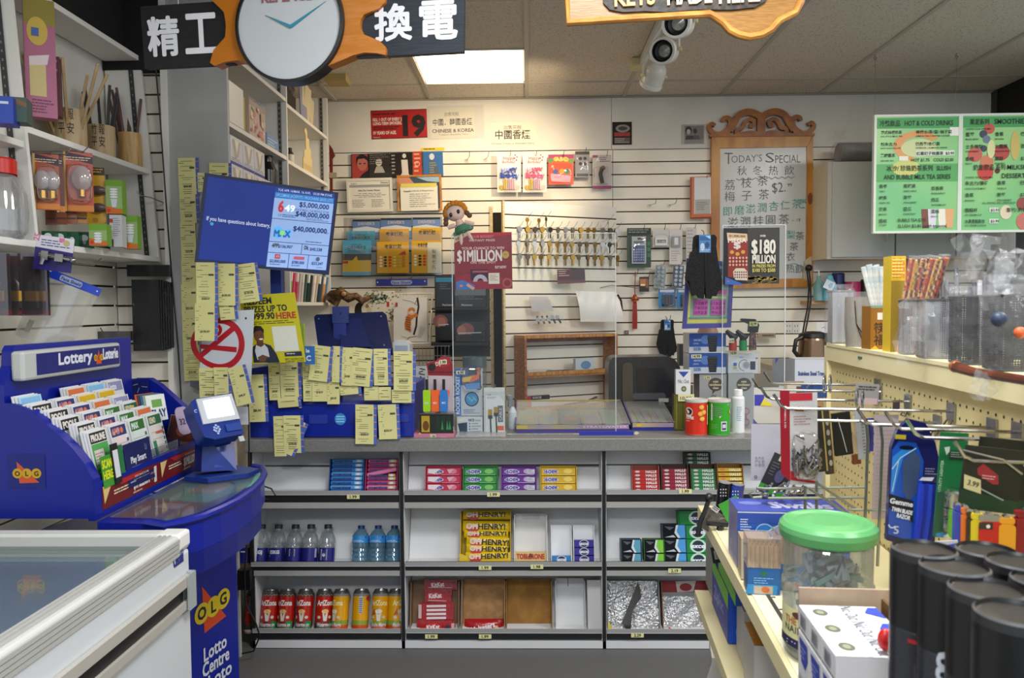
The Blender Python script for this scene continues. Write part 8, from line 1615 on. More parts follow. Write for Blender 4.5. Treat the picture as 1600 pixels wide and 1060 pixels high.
cup('silver wire mesh pen cup in a clear bag, first on the gondola top',1312,30,.148,SILM,-.02,True)
g=T('glass_cup','smoky clear cup of sticks between the silver mesh cup and the amber tin','cup');p=top_pt(1343,560);k=p.y/FPX;g.part('wall').lathe(p,[(0,0),(20*k,0),(22*k,.06),(22*k,76*k)],clear('smoke_cup','b8b0a0',.14,.06,.35),22);g.part('film_ring','clear film wrap').lathe(p,[(23*k,0),(23.4*k,.08),(22*k,80*k),(18*k,84*k)],BAG,22)
for i,(dx,dz)in enumerate(((-.5,.9),(.2,.6))):g.part('curl','silver curl').tube([p+Vector((-.8*22*k,-22*k,.12)),p+Vector((-.7*22*k,-23*k,.06)),p+Vector((-.3*22*k+i*.01,-23.5*k,.02))],.0015,CHROME,5)
g,q,f=carton('amber_tin','amber tin with brown Chinese brush writing, holding wrapped chopsticks','tin',1361,479,1392,559,1.72,.05,('8a5a14',.35),P=gon(1376,519,-.02));q.rect(f,1361,478,1392,482,'7a8a6c');q.rect(f,1371,489,1392,500,'d0c8b8')
for i,c in enumerate('筷子福壽'):q.text(f,1366+(i%2)*11,520+18*(i//2),13,c,'2c1c0c','l',None,0)
q.poly(f,[(1361,559),(1361,545),(1368,540),(1376,548),(1384,543),(1392,559)],'c89a1c');g.part('green_foot').slab(f,1358,559,1394,563,-.06,.004,'4a6a5c')
WST=mottled('wrapped_stick','a8b8bc','d0ccc0',30,.35,(1,1,3))
for i in range(6):
 t_=T('chopstick_pack','white and blue wrapped chopsticks, '+nth(i,6)+' of the fan over the amber tin','chopsticks','white and blue wrapped chopsticks');a=f.p(1372+i*4,486,-.025);b=f.p(1357+i*6.6,417-(i%2)*3,-.03+.008*(i%3));t_.tube([a,b],[.0055,.0075],WST,7)
g,q,f=carton('chopstick_box','tall yellow chopstick box with orange printed top','box',1392,401,1414,566,1.62,.04,clear('yellow_film','d8b83c',.1,.06,.75),P=gon(1403,484,-.02),side=None);q.rect(f,1392,439,1414,566,('8a7428',.4));q.rect(f,1392,401,1414,439,('c8a428',.3));[q.rect(f,1394+5*i,404+(i%2)*6,1397+5*i,434,('d87a1c',.4))for i in range(4)];q.lines(f,1393,406,1413,436,6,'e0d070',.4)
rs=random.Random(11)
for i in range(13):
 c=('c8501c','a8301c','d8881c','b89a28','7a2c3c','c85a2c','3a2438')[i%7];t_=T('chopstick_pack',('orange','red','amber','yellow','plum','bright orange','dark plum')[i%7]+' checked chopsticks, '+nth(i,13)+' of the slanting bundle','chopsticks','checked chopsticks in the slanting bundle')
 P0=gon(1394+i*2.9,566,-.02);P1=gon(1424+i*4.6,403+rs.uniform(0,4),-.035);a,b=P0+(P1-P0)*.02,P1
 t_.part('stick').tube([a,b],.0045,mottled('check_'+c,c,('e0b060','5a2430')[i%2],120,.4,(1,1,1),0,.5,.56),6);t_.part('clear_wrap').tube([a+(b-a)*.02,b+(b-a)*.03],.0062,BAG,6)
for i,(x,w_)in enumerate(((1424,30),(1458,38))):cup('silver wire mesh square cup of pens, '+('first' if i==0 else 'second')+' of the pair in film',x,w_,.120,SILM,-.02+i*.005,False)
g=bag('crinkled clear film wrapped round the pair of silver mesh cups',1445,520,84,100,d=.02,seed=4)
for i in range(13):
 p=gon(1434+i*5,470,-.03);t_=T('ball_pen',('blue capped' if i==0 else 'navy and silver')+' pen standing in the silver mesh cups, '+nth(i,13),'pen','pens in the silver mesh cups');b=Vector((p.x,p.y,ZT2+.01));k=p.y/FPX;tp=gon(1430+i*5.4,432+(i%4)*7 if i else 470,-.04)
 t_.part('barrel','navy barrel').tube([b,b+(tp-b)*.72],.0045,('14143c',.3)if i else('2c4ab0',.3),7);t_.part('cap','silver cap').tube([b+(tp-b)*.725,tp],.004,CHROME if i else('d0d0d4',.3),7)
g=T('pen_holder_tray','navy pen holder behind the silver mesh cups','holder');p0=gon(1470,470,-.075);g.slab(PF(1468,470,0,P=p0),1442,452,1490,476,-.02,0,'14142c')
for i,(x,w_,bg)in enumerate(((1522,54,True),(1585,66,True))):cup('black wire mesh pen cup in a clear bag, '+('beside the silver pair' if i==0 else 'at the frame edge'),x,w_,.125,BLKM,-.02,bg)
for i in range(9):
 x=1500+i*10;t_=T('ball_pen','dark pen in the black mesh cups, '+nth(i,9),'pen','pens in the black mesh cups');p=gon(x,560,-.03);b=Vector((p.x,p.y,ZT2+.01));tp=gon(x-6+(i*37)%13,420+(i*29)%34,-.05);t_.tube([b,b+(tp-b)],.0045,('1c1c2c','2a2a34','3a3a44','b8b8bc')[i%4],7)
m_=T('toy_charm','orange and blue charm inside the black mesh cup at the frame edge','charm');p=gon(1594,520,.04);m_.part('orange').ball(p,.009,'c85a2c',10,7);m_.part('blue').ball(p+Vector((-.02,.02,.02)),.012,'24344c',10,7)
for a in(('tall twisted clear bag over the navy pens',1530,415,90,84,2),('clear bag flaring over the black mesh cup',1566,440,60,90,3),('white cloudy clear bag at the frame edge over the cups',1582,420,50,60,6),('pointed clear bag sticking up behind the pens',1525,412,14,60,8),('clear bag dangling below the brown fan handle',1536,602,26,46,9)):bag(a[0],a[1],a[2],a[3],a[4],seed=a[5],d=.0 if a[2]<500 else .07)
g=T('back_scratcher','long red brown wooden back scratcher lying before the black mesh cups','back scratcher');g.part('shaft').tube([gon(1495,574,.05),gon(1520,582,.055),gon(1560,588,.06),gon(1612,596,.06)],[.010,.008,.0075,.0075],mottled('redwood','4a1c10','6a2c18',20,.3),9);g.part('knob','shiny copper end').ball(gon(1493,573,.05),.011,('a86a40',.25,.4),12,8)
# hooks on the pegboard: panel pixel, tip pixel column
HK=[(1375,610,1186,'long chrome hook, highest of the near group'),(1420,625,1200,'long chrome hook carrying the screw pack'),(1488,640,1222,'long chrome hook just below the screw pack hook'),(1466,658,1246,'chrome hook curved over the long black packs'),(1372,600,1206,'short chrome hook at the far end of the pegboard'),(1552,665,1360,'chrome hook holding the blue razor pack'),(1592,672,1404,'chrome hook through the green lighter card'),(1640,686,1440,'chrome hook beside the green lighter card'),(1690,722,1515,'chrome hook holding the black lighter cards')]
HP=[]
for px,py,tx,lab in HK:
 p=gon(px,py,0.0005);g=T('peg_hook',lab,'hook','chrome hooks on the pegboard')
 s_,c_=GO,None;Lh=.05
 for _ in range(60):
  q0=p+GO*Lh;d0=Vector((q0.x,q0.y,q0.z-EYE));v_=CROT.transposed()@d0;x=800+FPX*v_.x/-v_.z
  if x<=tx+8:break
  Lh+=.006
 HP.append((p,Lh));m=g.part('wire');m.tube([p-Z3*.004,p+GO*Lh*.5-Z3*.002,p+GO*Lh,p+GO*(Lh+.012)+Z3*.006,p+GO*(Lh+.026)+Z3*.028],.0030,CHROME,7);m=g.part('back_plate','steel back clip');m.slab(Fr(p,GD,Z3,GO),-.016,-.022,.016,.012,.0003,.004,STEEL);m.tube([p+GD*.012-Z3*.02+GO*.003,p+GD*.012-Z3*.035+GO*.012,p-GD*.012-Z3*.035+GO*.012,p-GD*.012-Z3*.02+GO*.003],.002,CHROME,5)
def hung(name,label,cat,x0,y0,x1,y1,pt,col,yaw=0,roll=0,th=.002,pitch=0):
 """card hanging at a world point's depth; px rectangle of the photograph"""
 P=W((x0+x1)/2,(y0+y1)/2,pt);return card(name,label,cat,x0,y0,x1,y1,pt,(col,.35),yaw,pitch,roll,None,th,P=P)
 # screw pack
g,q,f=hung('screw_pack','red edged clear pack of silver screws hung on the long hook','screws',1234,614,1278,758,1.50,'b8b4b4',yaw=4,roll=-1);SR='a81c2c'
q.rect(f,1234,614,1270,626,SR);q.poly(f,[(1244,637),(1248,635),(1256,637),(1256,643),(1241,642)],SR);q.lines(f,1240,650,1268,666,4,'9a6a70',.35);q.poly(f,[(1234,736),(1248,738),(1248,748),(1278,754),(1278,758),(1234,750)],SR);g.part('spine','red spine with white lettering').add([f.p(1234,610,0),f.p(1228,612,-.03),f.p(1229,746,-.03),f.p(1234,752,0)],[(0,1,2,3)],(SR,.4));g.subs[-1].text(f,1233.4,670,4,'SELF TAPPING','d8c0c0','l',32,.03,-.012,-90)
m=g.part('screw','heap of silver screws');m.props['kind']='stuff';rs=random.Random(2)
for i in range(46):
 a=(rs.uniform(1236,1274),745-abs(rs.gauss(0,24)));l=rs.uniform(14,26);an=rs.uniform(-1.1,.5)-1.2;n=rs.uniform(.004,.014);b=(min(1277,max(1234,a[0]+l*math.cos(an))),max(684,a[1]+l*math.sin(an)));m.tube([f.p(*a,n),f.p(*b,n+.003)],.0017,CHROME,5);m.cyl(f.p(*b,n+.003),f.p(b[0]+.6,b[1]-.6,n+.004),.0035,CHROME,7)
blister(g,f,1235,672,1277,750,.02)
g,q,f=hung('box_card','plain grey white carton panel with small print, hung in front of the counter end','carton',1174,663,1219,752,1.86,'a8a6b0',yaw=-3);[q.text(f,1180+i*5,718+j*5.4,3.4,'生产日期保质'[(i+j)%6],'6a6874')for i in range(3)for j in range(3)];q.ring(f,1181,746,1.4,2.4,'3a3a3c');g.part('side','navy side').add([f.p(1219,663,0),f.p(1226,668,-.03),f.p(1226,752,-.03),f.p(1219,752,0)],[(0,1,2,3)],'3a3c7c')
g,q,f=hung('logo_card','clear bag with a violet and yellow label behind the hooks','pack',1178,606,1222,662,1.95,'b8b4ac',yaw=0);q.rect(f,1179,617,1194,634,'3a3a98');q.poly(f,[(1188,634),(1194,622),(1199,628),(1206,632),(1206,635)],'d0bc3c');q.poly(f,[(1177,654),(1184,662),(1177,662)],'4a4a90')
g,q,f=hung('small_parts_pack','brown edged pack of small parts behind the screw pack','pack',1226,596,1256,628,1.92,'9a8468');q.rect(f,1230,601,1252,626,'b8b0a0');q.rect(f,1244,604,1252,624,'5a4a3c')
g=T('binder_clips','blue and white glossy trinket pack behind the chrome hooks','pack');f=PF(1275,610,1.9);g.slab(f,1254,602,1292,622,-.01,0,crinkle('blue_gloss','2c4a7c',60,.6,.2));g.part('wire').tube([f.p(1258,606,.01),f.p(1264,598,.015),f.p(1268,604,.012)],.0016,CHROME,5)
for i,(x,y)in enumerate(((1288,600),(1297,600),(1339,622),(1348,624))):t_=T('wire_ring','chrome wire ring hung on the hooks, '+nth(i,4),'ring','chrome wire rings');f=PF(x,y,1.52 if i<2 else 1.42,yaw=50);t_.tube([f.p(x+5*math.cos(a*.5236),y+14*math.sin(a*.5236),0)for a in range(13)],.0016,CHROME,5)
for i,(x0,x1,y0,y1,c,lab)in enumerate(((1276,1290,636,738,'2a2824','dark long slim pack with a gold edge behind the screw pack'),(1288,1302,640,742,'3a342c','long slim pack with silver hardware inside, second behind the screws'),(1303,1332,645,712,'0c1216','glossy black pack with a white shine line'))):
 g,q,f=hung('tool_pack',lab,'pack',x0,y0,x1,y1,1.62+.02*i,c,yaw=10,roll=-6,th=.008);q.rect(f,x1-2.5,y0,x1,y1,'a08c50')if i<2 else q.stroke(f,[(1310,652),(1316,680),(1321,708)],1,'c8d0d0');
 if i==1:[q.ell(f,(x0+x1)/2,y0+20+j*16,3,5,('b8b8b4',.2,.6),None,9)for j in range(5)]
g,q,f=hung('slim_pack','narrow tan and white pack beside the glossy black pack','pack',1332,646,1340,708,1.60,'b8a078',yaw=10,roll=-5);q.ell(f,1335,655,3,6,'c8b890');g.part('brown_foot').slab(f,1330,711,1342,726,-.006,.002,'6a3c1c')
g,q,f=hung('ruler_pack','pale ruler card with tick marks hung under the hooks','ruler',1338,642,1354,718,1.56,'a8aab0',yaw=14,roll=-6);[q.rect(f,1346,648+i*5,1351,649+i*5,'5a5c64')for i in range(13)]
g,q,f=hung('blue_grip','dark blue handled tool behind the pale ruler card','tool',1352,654,1366,706,1.58,'2c3490',yaw=14);q.ell(f,1358,680,4,18,'1c2468')
g,q,f=hung('long_card','long lilac grey ruled card hanging to the shelf','card',1364,648,1403,812,1.50,'a89ca4',yaw=8,roll=1);[q.rect(f,1366,660+i*6.4,1401,660.6+i*6.4,'8a8088')for i in range(23)];q.rect(f,1390,628,1402,642,'3a2c38')
g,q,f=hung('sign_sticker','grey lettered pack top behind the upper hooks','pack',1336,600,1374,632,1.66,'8c8a8c',yaw=6,roll=4);q.lines(f,1340,604,1370,612,2,'3a383c',.5);q.rect(f,1340,622,1372,632,'b8a0a4')
# razor pack, green card, black cards, lighters
g,q,f=hung('razor_pack','blue and violet razor pack hung on a chrome hook','razors',1390,655,1464,862,1.30,'14184c',yaw=-6,roll=2,th=.01);g.v,g.f,g.mi,g.sm=[],[],[],[]
OUT=[(1392,700),(1400,672),(1416,655),(1440,660),(1456,690),(1464,720),(1463,850),(1448,862),(1392,848)]
g.prism(f,OUT,-.012,0,plain('181a50',.22));q.poly(f,[(1393,705),(1402,690),(1428,692),(1440,720),(1440,850),(1393,838)],('1c4aa8',.22));q.poly(f,[(1394,716),(1412,698),(1424,700),(1410,716),(1404,740),(1398,775),(1394,772)],('2a7ac8',.2));q.poly(f,[(1409,722),(1424,704),(1436,715),(1432,772),(1420,785),(1412,770)],('3a4a6c',.3));q.ell(f,1414,700,11,3.4,('0e1430',.2));q.stroke(f,[(1394,735),(1406,716),(1428,700)],1.5,('a8c8d8',.2));q.stroke(f,[(1396,770),(1403,722)],1.2,('a8c8d8',.2));q.rect(f,1396,680,1412,687,'a8981c')
q.poly(f,[(1392,774),(1428,783),(1429,818),(1412,806),(1393,796)],'0c0e12');fat(q,f,1393,788,8,'Gemme','d0d4dc','l',34,.05,rot=8);fat(q,f,1396,800,6.4,'TWIN BLADE','d0d4dc','l',31,.05,rot=10);fat(q,f,1404,810,6.4,'RAZOR','d0d4dc','l',20,.05,rot=10);fat(q,f,1401,836,12,'5','b0b8cc','l',7,.03);fat(q,f,1437,828,13,'5','c0c4d0','l',9,.05);q.ring(f,1398,822,4,6,'c8d0d8',None,16,20,180);q.poly(f,[(1434,750),(1438,745),(1456,744),(1453,750)],('d8dce4',.15));q.lines(f,1442,730,1462,742,3,'7a80a0',.4)
for i in range(4):g.part('razor_handle','glossy blue razor handle').tube([f.p(1438+i*6,755,.004),f.p(1436+i*6,800,.008),f.p(1434+i*6,845,.004)],.006,plain(('2038b0','1a2c90','2440b8','162478')[i],.2),8)
g,q,f=hung('utility_lighter_card','green blister card with a lime lighter, hung beside the razor pack','lighter',1466,676,1506,842,1.22,'1c6a3c',yaw=-8,roll=3,th=.003);q.poly(f,[(1472,700),(1480,698),(1480,706),(1476,712)],'b8c4b8');q.rect(f,1480,704,1504,718,'24342c');q.lines(f,1482,706,1502,716,3,'9aa89c',.4);q.text(f,1471,770,4,'UTILITY LIGHTER','a8c8b0','l',50,.02,rot=-88);q.rect(f,1466,770,1506,842,('24503a',.3));q.ell(f,1478,838,10,4,'2c7ab0')
m=g.part('lighter','lime lighter with silver top');m.cyl(f.p(1490,836,.012),f.p(1490,792,.012),.0095,('5aa028',.25),12);m.cyl(f.p(1489,791,.012),f.p(1488,768,.012),.009,('b8b49c',.3,.7),12);blister(g,f,1473,760,1503,842,.026)
for k,(dx,Y,lab)in enumerate(((0,1.10,'black and green lighter card with a red emblem and price sticker, nearest'),(22,1.16,'black lighter card with a red emblem behind the nearest one'))):
 g,q,f=hung('lighter_card',lab,'lighter card',1506+dx,700-dx*.6,1592+dx,800-dx*.4,Y,'121814',yaw=-6,roll=6,th=.003);q.poly(f,[(1526+dx,735),(1534+dx,726),(1558+dx,742),(1560+dx,756),(1552+dx,757),(1528+dx,744)],'8c2028');q.lines(f,1535+dx,744,1555+dx,752,2,'c89a98',.4);q.poly(f,[(1506+dx,770),(1592+dx,780),(1592+dx,800),(1506+dx,800)],'10341c');q.stroke(f,[(1530+dx,764),(1570+dx,780)],2,'8a9a90');g.part('wire_edge').tube([f.p(1500+dx,708,.004),f.p(1560+dx,716,.004),f.p(1590+dx,735,.004)],.0015,STEEL,5)
 if k==0:tg=g.part('price_sticker','yellow price sticker');tg.prism(f,[(1508,746),(1533,752),(1536,774),(1510,768)],.001,.0016,'c0b888');tg.text(f,1522,763,8,'3.99','2c2a18','c',17,.02,.002,10)
for i,(x,w_,y0,y1,c,nm)in enumerate(((1493,9,790,869,'2c3c9c','blue'),(1502,14,794,866,'d06a20','orange'),(1511,8,800,868,'2a2618','black'),(1518,20,803,862,'c8b41c','yellow'),(1531,34,806,862,'b01810','red'),(1562,24,810,870,'d0901c','amber'),(1590,30,800,880,'7a1018','dark red'))):
 t_=T('lighter',nm+' pocket lighter in the row at the frame edge','lighter','pocket lighters in a row');Y=1.06-i*.004;f=PF(x+w_/2,(y0+y1)/2,Y,yaw=-10);m=t_.part('tank');m.prism(f,m.round_rect(x,y0+10,x+w_,y1,min(w_*.3,6)),-.012,0,plain(c,.25));h=t_.part('head');h.prism(f,h.round_rect(x+.5,y0,x+w_-1,y0+9.6,min(w_*.3,3)),-.011,-.001,plain(c,.3)if i!=4 else('9a9a98',.25,.8));h.sub('spark_wheel').cyl(f.p(x+w_*.5,y0,-.010),f.p(x+w_*.5,y0,-.002),.004,STEEL,8)
 if i==4:q=t_.part('band','dark band with a white heart');q.rect(f,x,y0+11,x+20,y0+22,'2a2420');q.ell(f,x+13,y0+17,3,3,'d8d0c8')
g,q,f=hung('white_box','white and violet box behind the lighter row','box',1450,846,1496,872,1.02,'b0b0b8',yaw=-8,roll=-6);q.poly(f,[(1455,856),(1494,850),(1490,872),(1455,870)],'3a3c9c');q.text(f,1466,866,6,'BIC','a8a8c8','l',None,.03)
# wire rack standing on the shelf
g=T('wire_stand','grey wire stand with long prongs on the gondola shelf behind the green lidded jar','rack');GW=plain('8c9288',.3,.8)
def gw(*pts,r=.0028,y=1.40):g.part('wire').tube([W(a,b,y)for a,b in pts],r,GW,6)
gw((1343,658),(1354,664),(1356,690),(1350,862));gw((1366,658),(1376,664),(1379,690),(1371,885));gw((1182,763),(1195,764),(1352,762),y=1.5);gw((1200,779),(1352,778),y=1.46);gw((1325,797),(1400,798),y=1.42);gw((1258,760),(1258,800),y=1.47);gw((1276,752),(1276,802),y=1.47);gw((1265,764),(1320,800),(1345,815),y=1.44);gw((1278,756),(1340,798),y=1.44);gw((1176,768),(1170,772),(1176,778),(1190,777),y=1.5)
g=T('clip_pile','pile of silver metal clips on the blue swab box','clips');m=g.part('clip','silver clips');rs=random.Random(4)
for i in range(26):a=W(rs.uniform(1185,1250),rs.uniform(760,779),1.72+rs.uniform(-.04,.04));d=Vector((rs.uniform(-1,1),rs.uniform(-.5,.5),rs.uniform(-.2,.3))).normalized()*.014;m.tube([a,a+d,a+d+Vector((.004,0,.006))],.003,CHROME,5)
m.props['kind']='stuff'
# things at the shelf end
for i,(x,y0,y1,c,nm)in enumerate(((1131,755,806,'101014','black'),(1150,758,800,'2c3c90','blue'))):
 t_=T('battery_can',nm+' cylindrical can with rows of white dots, at the end of the gondola shelf','can');p=W(x,(y0+y1)/2,2.02);k=2.02/FPX;t_.part('body').cyl(W(x-3,y1,2.02),W(x+2,y0,2.02),11*k,(c,.25),16);q=t_.part('print');f=PF(x,(y0+y1)/2,2.02-11.3*k);[q.ell(f,x-5+4*a,y0+10+5*b,1,1.2,'c8c8cc',.0005,8)for a in range(3)for b in range(3)];t_.part('top').cyl(W(x+2,y0-.2,2.02),W(x+2.3,y0-2,2.02),10*k,('b8b8bc',.3,.6),14)
g,q,f=hung('green_card','dark card with bright green lower edge, tilted at the gondola end','card',1196,712,1236,776,1.84,'2a2a30',yaw=-5,roll=24);q.poly(f,[(1196,764),(1236,764),(1236,776),(1196,776)],'2c8a24');q.rect(f,1206,713,1224,722,'a8c0a0');q.ell(f,1218,744,7,11,'4a4a70');q.lines(f,1200,726,1212,750,5,'5a5a64',.4)
g,q,f=hung('green_card','bright green card corner behind the cans at the gondola end','card',1128,780,1160,812,1.98,'3a9a34',yaw=0,roll=-28)
BKS=plain('141416',.4)
g=T('strap_tag','black strap hook with a barcode tag hanging over the shelf end','strap');y_=1.93
g.part('strap').tube([W(a,b,y_)for a,b in((1108,780),(1102,798),(1094,816),(1090,838))],.006,BKS,6);g.part('bar').tube([W(1104,817,y_),W(1137,820,y_)],.008,BKS,8);g.part('strap').tube([W(1126,822,y_),W(1122,845,y_),W(1119,860,y_)],.009,BKS,6);f=PF(1119,868,y_,roll=-10);m=g.part('tag','black barcode tag');m.slab(f,1112,855,1127,880,-.002,.002,BKS);m.rect(f,1116,860,1123,874,'b8b4b0',.0024);[m.rect(f,1117,861+i*2.6,1122,862+i*2.6,'3a3836',.0028)for i in range(5)];g.part('hook_head').ball(W(1108,778,y_),.012,BKS,10,7)
g,q,f=hung('headphone_tag','white and black small label strip leaning at the shelf end','label',1112,792,1124,800,1.92,'b8b4b4',roll=35);q.lines(f,1113,793,1123,799,2,'3a3838',.5)
g=T('earphone_pack','brown and black clear pack lying at the far shelf end','pack');f=PF(1108,812,1.98,roll=30);g.slab(f,1098,796,1122,830,-.02,0,mottled('pack_dark','2a2420','5a5048',60,.3));g.part('film').sheet(f,1096,794,1124,832,BAG,lambda a,b:.006+.003*math.sin(a*9),6,6)
# swab box, toothpicks, jar
def gbox(name,label,cat,px,py,z,w_,h,dep,col,yaw=-6,side=None,group=None,r=.4):
 """carton with its near lower corner under a photo pixel at height z"""
 p=WZ(px,py,z);g=T(name,label,cat,group);f=BF(p,yaw);g.slab(f,0,0,w_,h,-dep,0,(col,r),(side,r)if side else None);return g,g.part('printed_front'),f
g,q,f=gbox('swab_box','blue cotton swab box with white lettering, behind the toothpick boxes','box',1152,888,ZSh,.235,.125,.11,'1c58b0',-5,'7c78a8');q.rect(f,0,.10,.235,.125,'2a4aa0');q.rect(f,0,.122,.235,.125,'b8c4d8');q.lines(f,.006,.085,.03,.112,5,'c8d4e8',.4);q.rect(f,.008,.055,.032,.082,'4a70b8');q.ell(f,.02,.066,.006,.006,'d8e0ec');q.ring(f,.057,.08,.017,.020,'8ab4e0');q.ell(f,.057,.08,.016,.016,'2a74c4');q.stroke(f,[(.052,.076),(.105,.108)],.002,'d8e0ec');q.ell(f,.051,.076,.005,.004,'e0e8f0');fat(q,f,.087,.062,.05,'Swabs','d0dcec','l',.135,.04)
tf_=Fr(f.p(0,.1255,0),f.U,-f.N,Z3);q2=g.part('printed_top');q2.rect(tf_,0,0,.235,.11,'3a4aa0');q2.ell(tf_,.04,.07,.026,.014,'6a78b8');fat(q2,tf_,.08,.03,.05,'Swabs','b0b0cc','l',.13,.04)
g.part('clear_wrap','clear plastic wrap').add([f.p(-.002,0,.002),f.p(-.002,.125,.002),f.p(-.002,.125,-.11),f.p(-.002,0,-.11)],[(0,1,2,3)],BAG)
for i,(px,py,lab)in enumerate(((1168,928,'clear topped toothpick box with blue label, nearest to the shelf edge'),(1214,922,'toothpick box with blue label hidden behind the green lidded jar'),(1158,905,'pale wooden toothpick box behind the nearest one'))):
 g,q,f=gbox('toothpick_box',lab,'toothpicks',px,py,ZSh,.062,.052 if i<2 else .085,.055,'1c5a9c' if i<2 else 'c8b8a0',-8,'1a4a88' if i<2 else 'b09878','toothpick boxes')
 if i<2:
  q.ell(f,.031,.042,.007,.005,'1c6a4c');q.lines(f,.012,.022,.05,.036,3,'7ab0d8',.4);q.poly(f,[(-.004,.0),(.055,.0),(.058,.018),(.05,.020),(.0,.020)],'2a84c0');q.rect(f,.012,.001,.048,.017,'b8a898');q.ell(f,.034,.010,.008,.006,'c86a2c')
  m=g.part('toothpick','packed toothpicks');m.props['kind']='stuff'
  for a in range(20):
   for b in range(3):m.tube([f.p(.003+a*.0029,.0525,-.004-b*.018),f.p(.003+a*.0029,.096,-.004-b*.018)],.0013,(('ecd2a4',.6),('c49a60',.6),('e0bf8a',.6))[(a+b)%3],4)
  m=g.part('clear_cover','clear plastic cover');m.slab(f,-.001,.053,.063,.112,-.057,.001,clear('cover_clear','ece4e0',.14,.05,.14))
g=T('clipper_jar','large clear jar of nail clippers with bright green lid','jar');p=WZ(1298,1034,ZSh)+Vector((.005,.03,0));p.z=ZSh;r=.0715
m=g.part('jar_wall','clear jar wall');JC=clear('jar_clear','dfe4e6',.09,.05,.13);m.lathe(p,[(0,.001),(r*.86,.001),(r*.92,.006),(r*.97,.02),(r*.97,.10),(r,.104),(r,.12),(r*.96,.125),(r*.97,.185),(r*.93,.19)],JC,40)
GRL=plain('589e60',.3);m=g.part('lid','bright green lid');m.lathe(p+Z3*.1905,[(r*.97,0),(r*1.04,.004),(r*1.07,.016),(r*1.05,.024),(r*.97,.030),(r*.90,.031),(r*.86,.029),(r*.80,.031),(r*.72,.029),(r*.5,.031),(0,.031)],GRL,44)
q=g.part('paper_label','cream nail clipper label');cf=Fr(p,X3,Z3,-Y3);cf.p=lambda u,v,n=0:p+Vector(((r*.975+.0004+n)*math.sin(u),-(r*.975+.0004+n)*math.cos(u),v));cf.vd=1
q.sheet(cf,-1.75,.022,.5,.085,plain('d8d49c',.5),lambda a,b:0,16,1);q.sheet(cf,-1.75,.022,.5,.036,plain('241c4c',.5),lambda a,b:.0003,16,1);q.ell(cf,-.95,.076,.25,.006,'5a2c2c',.0006);q.text(cf,-1.45,.060,.011,'THE FINGERNAIL','b8683c','l',1.6,.03,.0008);fat(q,cf,-1.45,.046,.0115,'NAIL CLIPPERS','3a3440','l',1.55,.03,.0008);q.lines(cf,-1.4,.024,.3,.034,2,'b8b4c8',.4)
rs=random.Random(8)
for i in range(99):
 t_=T('nail_clipper','steel nail clipper in the clear jar, '+(['bottom']+ORD)[i//11]+' layer from below'+', '+nth(i%11,11,'front','rear'),'nail clipper','nail clippers in the jar')
 a=rs.uniform(0,6.28);k=rs.uniform(.1,.62)*r;c=p+Vector((k*math.cos(a),k*math.sin(a),.012+.15*(i/99)+rs.uniform(0,.012)));d=Vector((rs.uniform(-1,1),rs.uniform(-1,1),rs.uniform(-.4,.9))).normalized()*.021;t_.tube([c-d,c+d],[.0065,.005],('b4bec4',.25)if i%4 else('8ab8ac',.3),5);t_.part('lever').tube([c-d*.9+Z3*.004,c+d*.8+Z3*.009],.0022,CHROME,4)
 # nicotine filter packs in their carton
NW=('d4d4d8',.35)
cx0=WZ(1278,945,1.036)
ox,oy=.372,1.085
fb_=BF((ox,oy,ZSh),-4)
g=T('shelf_carton','open brown carton holding the filter packs and black cans','carton');m=g.part('back_wall','kraft back wall');m.slab(fb_,.016,.06,.215,.165,-.012,-.008,mottled('kraft_pale','a8927c','b8a28a',20,.8));g.part('side_wall','brown side wall').add([fb_.p(.127,.0,.0),fb_.p(.131,.0,.0),fb_.p(.131,.0,.16),fb_.p(.127,.0,.16),fb_.p(.127,.155,.0),fb_.p(.131,.155,.0),fb_.p(.131,.155,.16),fb_.p(.127,.155,.16)],[(0,1,2,3),(4,7,6,5),(0,4,5,1),(2,6,7,3),(0,3,7,4),(1,5,6,2)],mottled('kraft_dark','5a3c14','6a4a1c',20,.8));g.part('floor').slab(fb_,.0,.0,.21,.003,-.008,.2,KRAFT)
